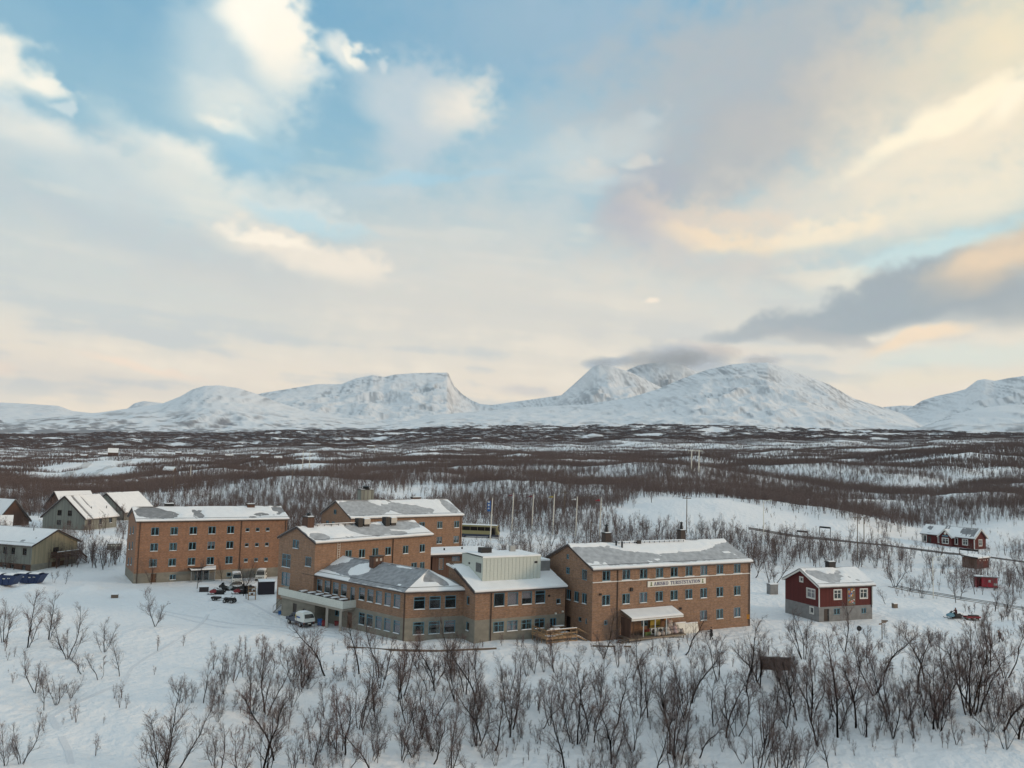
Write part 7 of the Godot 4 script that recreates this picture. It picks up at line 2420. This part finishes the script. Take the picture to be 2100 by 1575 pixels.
	part(t, "disc", unit_rod(14), M["black_metal"], Transform3D(Basis(Vector3.RIGHT, PI / 2) * Basis.from_scale(Vector3(0.75, 0.1, 0.8)), Vector3(0, 0.9, 0)))
	rod(t, "post", Vector3(0, -0.3, -0.08), Vector3(0, 0.9, -0.08), 0.12, M["old_wood"])
	p = ground_at(1531, 1284)
	t = thing("yellow_sign", "ochre warning sign on a brown pole at the lodge's right corner", "sign", p)
	rod(t, "pole", Vector3(0, -0.4, 0), Vector3(0, 3.4, 0), 0.16, M["brown_door"])
	box(t, "plate", Vector3(0.05, 1.5, 0.1), Vector3(0.75, 0.75, 0.06), M["orange"])
	box(t, "frame", Vector3(0.05, 1.5, 0.085), Vector3(0.85, 0.85, 0.04), M["old_wood"])
	# parked snowmobiles, quad, rack and pulk sledge
	for k in [[444, 1219, Vector2(-1, 0.25), "red_paint", "red and white snowmobile parked with its skis towards the flat dark crate"], [459, 1209, Vector2(-0.7, -0.6), "black_metal", "black snowmobile in the middle of the parked group, before the brick block"], [478, 1211, Vector2(-1, -0.2), "grey_metal", "pale grey snowmobile parked in front of the nearer van"], [493, 1218, Vector2(-0.9, 0.35), "red_paint", "red snowmobile parked beside the wooden rack"], [503, 1210, Vector2(-0.6, 0.7), "black_metal", "black snowmobile parked behind the wooden rack"]]:
		build_snowmobile(ground_at(k[0], k[1]), k[2], k[3], k[4])
	build_quad(ground_at(471, 1236), Vector2(1, 0.2), "black quad bike parked in front of the snowmobiles")
	p = ground_at(443, 1231)
	t = thing("quad_trailer", "low black two-wheeled trailer beside the quad bike", "trailer", p)
	face(t, Vector2(1, 0.15))
	box(t, "tray", Vector3(0, 0.45, 0), Vector3(1.5, 0.3, 0.9), M["black_metal"])
	beam(t, "drawbar", Vector3(0.7, 0.4, 0), Vector3(1.5, 0.4, 0), 0.07, 0.07, M["black_metal"])
	for s in [-1.0, 1.0]:
		wheel(t, Vector3(-0.2, 0.25, s * 0.55), 0.5, 0.18)
	p = ground_at(516, 1229)
	t = thing("wooden_rack", "tall light brown wooden rack standing beside the black shed", "rack", p, 0.4)
	for x in [-0.6, 0.6]:
		beam(t, "upright", Vector3(x, -0.2, 0), Vector3(x, 2.3, 0), 0.12, 0.12, M["deck_wood"])
		beam(t, "brace", Vector3(x, 0, 0.6), Vector3(x, 1.4, 0), 0.1, 0.1, M["deck_wood"])
	for y in [0.7, 1.3, 1.9]:
		box(t, "shelf", Vector3(0, y, 0), Vector3(1.4, 0.1, 0.4), M["deck_wood"])
	for k in [[-0.25, 1.5], [0.3, 1.5], [0.0, 0.9], [0.2, 2.1]]:
		box(t, "helmet_box", Vector3(k[0], k[1], 0.02), Vector3(0.4, 0.3, 0.34), M["brown_door"])
	p = ground_at(583, 1261)
	t = thing("blue_sledge", "bright blue plastic sledge tipped in the snow beside the pickup", "sledge", p)
	face(t, Vector2(0.95, -0.3))
	var st := begin()
	for i in 8:
		for j in 4:
			var q := []
			for k in [[0, 0], [1, 0], [1, 1], [0, 1]]:
				var a: float = -0.95 + 1.9 * (i + k[0]) / 8.0
				var b: float = -0.4 + 0.8 * (j + k[1]) / 4.0
				q.append(Vector3(a, 0.12 + 0.5 * b * b + (0.35 * pow(maxf(a, 0.0), 3.0)) + 0.1, b))
			quad(st, q[0], q[1], q[2], q[3])
	part(t, "hull", finish(st), M["blue_plastic"], Transform3D(Basis(Vector3.RIGHT, 0.5), Vector3(0, 0.1, 0)))
	for s in [-1.0, 1.0]:
		part(t, "rim", unit_box(), M["blue_plastic"], Transform3D(Basis(Vector3.RIGHT, 0.5) * Basis.from_scale(Vector3(1.9, 0.06, 0.06)), Vector3(0, 0.38 - s * 0.2, s * 0.33)))
	# carport clutter
	for k in [[655, 1283, "blue_plastic", "blue lidded bin standing in the carport shade", 0.9], [664, 1284, "red_paint", "dark red lidded bin next to the blue bin in the carport", 0.75], [690, 1283, "red_paint", "low dark red bin between the carport columns", 0.6]]:
		p = ground_at(k[0], k[1])
		t = thing("waste_bin", k[3], "bin", p, 0.3, "bins in the carport")
		part(t, "tub", prism([Vector2(-0.25, 0.05), Vector2(-0.32, k[4]), Vector2(0.32, k[4]), Vector2(0.25, 0.05)], 0.6, 0.0, 0.04), M[k[2]])
		box(t, "lid", Vector3(0, k[4] + 0.04, 0), Vector3(0.7, 0.07, 0.66), M[k[2]])
		for s in [-1.0, 1.0]:
			wheel(t, Vector3(-0.25, 0.09, s * 0.26), 0.18, 0.06)
	# blue skips
	build_skip(64, 1196, "blue metal skip with snow on its lids before the beige house's corner")
	build_skip(12, 1199, "blue metal skip beside the other skip, before the beige house's long side")
	# railway boards
	for k in [[1692, 1100, 1082, 16, "dark sign board on two posts by the far side of the railway"], [1645, 1098, 1090, 16, "low dark sign board without tall posts by the railway"], [1987, 1141, 1128, 24, "wide dark sign board on two posts before the station house"]]:
		p = ground_at(k[0], k[1])
		var sc := -p.z / FOCAL
		t = thing("platform_sign", k[4], "sign", p, 0.0, "sign boards along the railway")
		face(t, Vector2(0.62, 0.78))
		var hw: float = k[3] * sc * 0.75
		var hh: float = maxf((k[1] - k[2]) * sc, 0.8)
		box(t, "board", Vector3(0, hh, 0), Vector3(hw * 2.0, 0.5, 0.1), M["black_metal"])
		for s in [-1.0, 1.0]:
			box(t, "post", Vector3(s * hw, hh * 0.5 - 0.2, 0), Vector3(0.14, hh + 0.6, 0.12), M["black_metal"])

# a strip that follows the ground along photo points
func strip(pts: Array, width: float, lift: float, off := 0.0) -> ArrayMesh:
	var world := []
	for p in pts:
		world.append(ground_at(p[0], p[1]))
	var fine := []
	for i in world.size() - 1:
		var n := maxi(2, int((world[i + 1] - world[i]).length() / 3.0))
		for k in n:
			fine.append((world[i] as Vector3).lerp(world[i + 1], float(k) / n))
	fine.append(world[-1])
	var st := begin()
	var prev := []
	for i in fine.size():
		var d: Vector3 = fine[mini(i + 1, fine.size() - 1)] - fine[maxi(i - 1, 0)]
		var s := Vector3(-d.z, 0, d.x).normalized()
		var row := []
		for e in [-0.5, 0.5]:
			var q: Vector3 = fine[i] + s * (off + e * width)
			q.y = land(q.x, q.z) + lift
			row.append(q)
		if prev:
			quad(st, prev[0], row[0], row[1], prev[1])
			for e in 2:
				quad(st, prev[e], row[e], row[e] - Vector3(0, lift + 0.3, 0), prev[e] - Vector3(0, lift + 0.3, 0))
		prev = row
	return finish(st)

func build_ways() -> void:
	var rail := [[1535, 1084], [1600, 1095], [1700, 1106], [1800, 1117], [1900, 1129], [2000, 1141], [2100, 1153], [2180, 1163]]
	structure("railway_bed", strip(rail, 2.4, 0.05), mottled("ballast", Color(0.10, 0.09, 0.085), Color(0.50, 0.50, 0.51), 4.0, 0.03, 0.95, 41))
	for off in [-0.75, 0.75]:
		structure("railway_rail", strip(rail, 0.16, 0.16, off), M["rail_steel"])
	var road := [[1830, 1202], [1880, 1213], [1950, 1224], [2020, 1236], [2100, 1249], [2180, 1263]]
	for off in [-1.5, -0.3, 1.2]:
		structure("wheel_track", strip(road, 0.4, 0.05, off), M["asphalt_grey"] if off < 1 else M["old_wood"])
	for k in [[[[690, 1300], [600, 1290], [480, 1280], [380, 1262], [300, 1240]], 0.5], [[[690, 1306], [600, 1297], [480, 1288], [380, 1270], [300, 1248]], 0.5], [[[640, 1300], [560, 1262], [520, 1240], [500, 1232]], 0.6], [[[440, 1250], [400, 1290], [350, 1320], [270, 1370], [240, 1430]], 0.5], [[[150, 1600], [140, 1540], [115, 1490], [105, 1470], [160, 1440], [260, 1400]], 0.6], [[[1560, 1330], [1640, 1310], [1760, 1312], [1900, 1322], [2000, 1330], [2120, 1350]], 0.7], [[[1290, 1318], [1400, 1316], [1500, 1306], [1600, 1290]], 0.8], [[[720, 1318], [900, 1326], [1050, 1324], [1200, 1318]], 0.7]]:
		structure("packed_track", strip(k[0], k[1], 0.03), M["packed_snow"])
	var lane := [[105, 986], [140, 974], [168, 960], [180, 951], [172, 946], [155, 944]]
	structure("road", strip(lane, 9.0, 0.5), M["road_snow"])
	structure("road", strip([[150, 990], [190, 976], [225, 957], [265, 943]], 8.0, 0.5), M["road_snow"])

func place_clearings() -> void:
	pads = [[132.0, -249.0, 15.0, 3.0], [-117.0, -232.0, 14.0, 3.0], [-121.0, -258.0, 11.0, 3.4], [-6.0, -236.0, 13.0, 4.0]]
	for k in [[-16.0, -115.0, 5.0, 0.5], [-8.0, -117.0, 4.0, 0.45], [0.0, -117.5, 5.0, 0.4], [8.0, -121.0, 4.0, 0.3], [22.0, -124.5, 5.0, 0.35], [-36.0, -120.0, 7.0, 0.6], [-44.0, -133.0, 5.0, 0.8], [-58.0, -140.0, 6.0, 0.6], [-66.0, -150.0, 5.0, 0.7], [-75.0, -152.0, 4.0, 0.9], [-84.0, -150.0, 5.0, 1.1], [-92.0, -152.0, 5.0, 1.0], [-37.0, -147.0, 5.0, 0.9], [-100.0, -205.0, 10.0, 2.2], [48.0, -133.0, 5.0, 0.6], [60.0, -134.0, 6.0, 0.8], [76.0, -148.0, 9.0, 1.5], [88.0, -140.0, 9.0, 1.2], [150.0, -240.0, 9.0, 2.5], [40.0, -150.0, 7.0, 1.0], [28.0, -116.0, 6.0, 0.4], [-50.0, -118.0, 9.0, 0.5], [-70.0, -125.0, 10.0, 0.6], [-30.0, -95.0, 10.0, 0.7], [-48.0, -88.0, 9.0, -0.5]]:
		pads.append([k[0], k[1], -k[2], k[3]])
	var mound := gp(1490, 1040, 11.0)
	pads.append([mound.x, mound.z, -75.0, 4.0])
	var add := func(px: float, py: float, rx: float, rz: float, turn := 0.0) -> void:
		var p := ground_at(px, py)
		openings.append([p.x, p.z, rx, rz, turn])
	openings.append([132.0, -249.0, 20.0, 17.0, 0.0])
	openings.append([-117.0, -240.0, 24.0, 34.0, 0.0])
	openings.append([-4.0, -226.0, 26.0, 17.0, 0.0])
	openings.append([-60.0, -200.0, 40.0, 14.0, 0.0])
	add.call(1480, 1042, 33.0, 27.0)
	add.call(1400, 1022, 18.0, 9.0)
	add.call(1590, 1070, 30.0, 13.0)
	add.call(2075, 1092, 30.0, 16.0)
	for k in 8:
		add.call(1540 + k * 80, 1086 + k * 9.6, 6.5, 6.5)
	add.call(690, 1016, 9.0, 5.0)
	add.call(830, 1024, 9.0, 5.0)
	add.call(960, 935, 260.0, 50.0)
	add.call(1950, 918, 260.0, 60.0)
	add.call(480, 917, 400.0, 90.0)
	add.call(1850, 955, 60.0, 40.0)
	add.call(700, 918, 120.0, 30.0)
	for k in 9:
		add.call(626 - k * 1.0, 926 + k * 5.0, 15.0, 70.0)
	for q in [[105, 986], [120, 980], [140, 974], [155, 967], [168, 960], [180, 951], [165, 945], [150, 990], [170, 983], [190, 976], [208, 966], [225, 957], [245, 950], [265, 943], [150, 955]]:
		add.call(q[0], q[1], 34.0, 60.0)
	sort_openings()

# ---------------------------------------------------------------- single birches
func build_trees() -> void:
	var r := RandomNumberGenerator.new()
	r.seed = 5
	# foot px, foot py, height px, kind
	var near := [
		[8, 1317, 90, 5], [58, 1328, 130, 2], [140, 1352, 118, 6], [100, 1312, 100, 4], [213, 1337, 80, 6], [168, 1382, 62, 11], [205, 1393, 66, 10], [245, 1387, 74, 0], [75, 1420, 98, 6], [117, 1445, 80, 9], [90, 1457, 72, 0], [145, 1432, 52, 9], [43, 1567, 112, 6], [10, 1570, 92, 4], [318, 1285, 96, 3],
		[335, 1592, 195, 4], [352, 1596, 170, 3], [322, 1570, 120, 6], [370, 1440, 68, 8], [417, 1442, 88, 0], [447, 1480, 56, 9], [395, 1440, 52, 8], [490, 1600, 140, 3], [480, 1395, 88, 8], [610, 1395, 98, 4], [600, 1399, 90, 8], [513, 1447, 102, 8], [533, 1390, 82, 8], [570, 1483, 62, 9], [597, 1450, 84, 8], [633, 1413, 64, 9], [455, 1380, 60, 0], [545, 1590, 130, 5], [450, 1590, 110, 2],
		[739, 1494, 132, 5], [766, 1457, 122, 0], [816, 1437, 108, 1], [836, 1482, 132, 6], [891, 1541, 118, 7], [936, 1437, 118, 8], [971, 1475, 92, 8], [984, 1430, 118, 2], [1003, 1483, 78, 0], [1050, 1494, 150, 5], [1082, 1387, 78, 8], [930, 1525, 62, 10], [1130, 1487, 105, 13], [1186, 1526, 170, 2], [1207, 1501, 150, 0], [1232, 1423, 98, 4], [1218, 1497, 112, 11], [1310, 1469, 140, 6], [1300, 1542, 112, 13], [1260, 1555, 104, 5], [991, 1555, 62, 9], [1025, 1544, 74, 10],
		[1418, 1442, 140, 1], [1475, 1395, 112, 13], [1405, 1473, 122, 5], [1530, 1420, 150, 0], [1536, 1464, 112, 1], [1380, 1552, 165, 10], [1464, 1490, 112, 2], [1570, 1532, 128, 5], [1614, 1494, 138, 3], [1675, 1530, 176, 2], [1664, 1480, 152, 0], [1718, 1512, 205, 0], [1710, 1470, 92, 11], [1755, 1492, 168, 1], [1778, 1370, 104, 3], [1732, 1337, 112, 2], [1646, 1352, 112, 5], [1803, 1496, 78, 8], [1832, 1514, 112, 2], [1873, 1514, 124, 2], [1860, 1476, 92, 8], [1896, 1398, 134, 1], [1925, 1498, 118, 6], [1990, 1466, 200, 5], [2004, 1462, 170, 13], [1937, 1401, 112, 2], [2062, 1537, 104, 8], [2096, 1515, 114, 6], [2030, 1500, 110, 9], [1555, 1590, 140, 5], [1700, 1585, 110, 0], [1610, 1600, 150, 4], [1380, 1602, 120, 13], [1640, 1590, 120, 8]]
	for k in near:
		var p := ground_at(k[0], k[1])
		var h: float = k[2] * -p.z / FOCAL
		birch_at(k[0], k[1], p, h / 1.02, k[3], r.randf() * TAU)
	# thicket growing between them on the bank
	var n := 0
	while n < 285:
		var px := r.randf_range(430, 2125)
		var py := r.randf_range(1342, 1605)
		if px < 640 and py > 1470 and r.randf() < 0.6 or px > 1660 and py > 1530 or px > 1500 and px < 1650 and py < 1372 or px < 1000 and py < 1365:
			continue
		if n_mid.get_noise_2d(px * 0.5, py * 0.9) < r.randf_range(-0.4, 0.25):
			continue
		var p := ground_at(px, py)
		var low := n % 5 < 3
		var kind: int = [8, 9, 3, 2, 13, 7, 12, 4][r.randi() % 8] if low else [0, 1, 2, 3, 10, 7, 11, 13][r.randi() % 8]
		birch_at(px, py, p, r.randf_range(1.5, 4.0) if low else r.randf_range(4.2, 8.2), kind, r.randf() * TAU)
		n += 1
	# round the houses
	for k in [[197, 1165, 62, 3], [211, 1168, 72, 2], [110, 1195, 30, 10], [133, 1198, 34, 11], [214, 1092, 40, 2], [255, 1095, 60, 4], [245, 1080, 55, 5], [404, 1207, 62, 0], [505, 1228, 70, 0], [499, 1222, 72, 0], [455, 1192, 45, 0], [310, 1198, 60, 2],
		[1591, 1197, 86, 3], [1577, 1195, 70, 2], [1835, 1204, 84, 6], [1817, 1239, 40, 11], [1889, 1227, 58, 8], [1868, 1212, 40, 8], [2065, 1264, 84, 4], [2041, 1254, 62, 2], [1960, 1236, 60, 0], [1970, 1228, 62, 0], [1548, 1185, 70, 11], [1690, 1140, 50, 4], [1700, 1160, 55, 3], [1760, 1165, 50, 4], [1640, 1130, 48, 3], [1610, 1118, 45, 5], [1670, 1155, 40, 6], [1795, 1165, 52, 5], [1850, 1150, 45, 6], [1905, 1158, 50, 6], [1925, 1150, 44, 5], [1875, 1145, 40, 4], [1945, 1160, 30, 9], [2095, 1180, 55, 3], [2085, 1148, 36, 8], [1590, 1160, 60, 2], [1625, 1150, 40, 9],
		[1045, 1125, 52, 8], [1065, 1118, 48, 5], [1088, 1120, 50, 4], [1110, 1118, 46, 6], [1035, 1132, 56, 3], [1130, 1120, 50, 5], [1155, 1118, 44, 6], [1075, 1132, 46, 8], [1180, 1118, 40, 9], [1215, 1116, 40, 5], [1250, 1112, 42, 4], [1290, 1104, 44, 6], [1320, 1102, 48, 5], [1350, 1100, 50, 3], [1440, 1105, 52, 4], [1470, 1104, 54, 5], [1500, 1112, 56, 4], [1525, 1120, 50, 6], [975, 1100, 42, 10], [600, 1110, 60, 5], [620, 1104, 64, 4], [640, 1100, 52, 6], [585, 1100, 60, 3]]:
		var p := ground_at(k[0], k[1])
		var h: float = k[2] * -p.z / FOCAL
		birch_at(k[0], k[1], p, h, k[3], r.randf() * TAU)

func birch_at(px: float, py: float, p: Vector3, h: float, kind: int, turn: float) -> void:
	var form: String = ["single-stemmed", "single-stemmed", "twin-stemmed", "twin-stemmed", "three-stemmed", "four-stemmed", "bushy five-stemmed", "wavy three-stemmed", "narrow bushy", "low spreading bushy", "crooked twin-stemmed", "crooked leaning", "narrow four-stemmed", "wide three-stemmed"][kind]
	var size := "small" if h < 2.6 else "tall" if h > 6.0 else "slim" if kind < 3 else "bare"
	var where := ""
	if py < 1290:
		if px < 300:
			where = "between the beige house and the long brick block" if py < 1200 else "on the open snow before the blue skips"
		elif px < 360:
			where = "alone on the snow before the long brick block"
		elif px < 560:
			where = "in the yard among the snowmobiles before the long brick block"
		elif px < 660:
			where = "between the long brick block and the annex"
		elif px < 1190:
			where = "near the flagpoles behind the link building"
		elif px < 1380:
			where = "behind the ridge of the lodge with the name sign"
		elif px < 1560:
			where = "below the open slope behind the lodge's right end"
		elif py < 1200:
			where = "between the red cottage and the railway" if px < 1800 else "between the railway and the street lamp"
		else:
			where = "beside the snowy road and the red bus shelter"
	elif px < 300:
		where = "on the open snow below the blue skips" if py < 1400 else "in the lower group on the open snow" if py < 1500 else "in the snowy bottom corner under the open slope"
	elif px < 640:
		where = "on the bank below the parked pickup" if py < 1500 else "at the foot of the bank below the pickup"
	elif px < 1020:
		where = "just below the long timber edging" if py < 1440 else "lower down the bank under the long timber edging"
	elif px < 1200:
		where = "on the bank below the timber deck" if py < 1470 else "at the foot of the bank below the timber deck"
	elif px < 1400:
		where = "on the bank below the porch" if py < 1470 else "at the foot of the bank below the porch"
	elif px < 1660:
		where = "in the thicket around the notice board" if py < 1450 else "in the thicket downhill from the notice board"
	elif px < 1860:
		where = "in the thicket just below the red cottage" if py < 1440 else "deep in the thicket downhill from the red cottage"
	else:
		where = "in the thicket near the striding person" if py < 1440 else "downhill from the striding person"
	birch(p, h, kind, turn, "%s %s birch %s" % [size, form, where] if h >= 2.6 else "%s %s birch shrub %s" % [size, form, where], ("birches " if h >= 2.6 else "birch shrubs ") + where, "birch_tree" if h >= 2.6 else "birch_shrub")

# cloud resting on the fells between the pointed peak and the dome
func build_cloud_caps() -> void:
	var r := RandomNumberGenerator.new()
	r.seed = 66
	var list := []
	for i in 5:
		list.append([1245 + r.randfn() * 22, 741 + r.randfn() * 3, 11600.0, r.randf_range(300, 560), r.randf_range(80, 150), 500.0, 0.00035])
	for i in 14:
		list.append([1390 + r.randfn() * 50, 733 + r.randfn() * 7, r.randf_range(12000, 12900), r.randf_range(500, 950), r.randf_range(180, 340), 700.0, 0.00025])
	for i in 3:
		list.append([1556 + r.randfn() * 14, 739 + r.randfn() * 3, 10100.0, r.randf_range(260, 420), r.randf_range(60, 110), 400.0, 0.0004])
	for k in list:
		var p := at_depth(k[0], k[1], k[2])
		var f := FogVolume.new()
		f.name = numbered("cloud_cap")
		f.shape = RenderingServer.FOG_VOLUME_SHAPE_ELLIPSOID
		f.size = Vector3(k[3], k[4], k[5])
		var m := FogMaterial.new()
		m.albedo = Color(0.93, 0.94, 0.96)
		m.density = k[6]
		f.material = m
		add_child(f)
		f.position = p
		f.set_meta("kind", "structure")

func build_all() -> void:
	mottled("road_snow", Color(0.42, 0.43, 0.45), Color(0.66, 0.67, 0.68), 12.0, 0.02, 0.9, 44)
	mottled("packed_snow", Color(0.58, 0.60, 0.64), Color(0.80, 0.81, 0.83), 3.0, 0.03, 0.85, 46)
	build_main()
	build_left_block()
	build_back_block()
	build_mid_block()
	build_wing()
	build_link()
	build_canopy_link()
	build_red_house()
	build_station()
	build_left_houses()
	build_sheds()
	build_village()
	build_ways()
	build_poles()
	build_bus()
	build_pickup()
	build_van(485, 1196, Vector2(0.35, 0.94), "snow-topped white minibus parked nearer the glazed entrance")
	build_van(535, 1189, Vector2(0.2, 0.98), "snow-topped white minibus parked nearer the brick hall's gable")
	build_small()
	build_people()
	build_trees()
	build_scrub()
	build_cloud_caps()

func _ready() -> void:
	rng.seed = 12
	var cam := Camera3D.new()
	cam.name = "camera"
	cam.position = Vector3(0, EYE, 0)
	cam.basis = Basis(Vector3.RIGHT, TILT) * Basis(Vector3.BACK, ROLL)
	cam.fov = rad_to_deg(2.0 * atan(787.5 / FOCAL))
	cam.near = 0.5
	cam.far = 60000.0
	add_child(cam)
	cam.current = true
	var env := Environment.new()
	env.background_mode = Environment.BG_SKY
	env.sky = Sky.new()
	env.sky.sky_material = build_sky()
	env.background_energy_multiplier = 1.0
	env.tonemap_mode = Environment.TONE_MAPPER_LINEAR
	env.tonemap_exposure = 1.12
	env.fog_enabled = true
	env.fog_density = 0.000014
	env.volumetric_fog_enabled = true
	env.volumetric_fog_density = 0.0
	env.fog_light_color = Color(0.72, 0.86, 1.0)
	env.sdfgi_enabled = true
	env.ssao_enabled = true
	env.ssil_enabled = true
	var world := WorldEnvironment.new()
	world.name = "world"
	world.environment = env
	add_child(world)
	var sun := DirectionalLight3D.new()
	sun.name = "sun"
	sun.light_color = Color(1.0, 0.86, 0.70)
	sun.light_energy = 0.48
	sun.light_angular_distance = 12.0
	sun.shadow_enabled = true
	sun.look_at_from_position(Vector3(0.97, 0.24, 0.12), Vector3.ZERO)
	add_child(sun)
	var t0 := Time.get_ticks_msec()
	make_materials()
	init_noise()
	place_clearings()
	build_land()
	print("land ", Time.get_ticks_msec() - t0)
	make_birches()
	build_forest()
	print("forest ", Time.get_ticks_msec() - t0)
	build_all()
	print("all ", Time.get_ticks_msec() - t0)
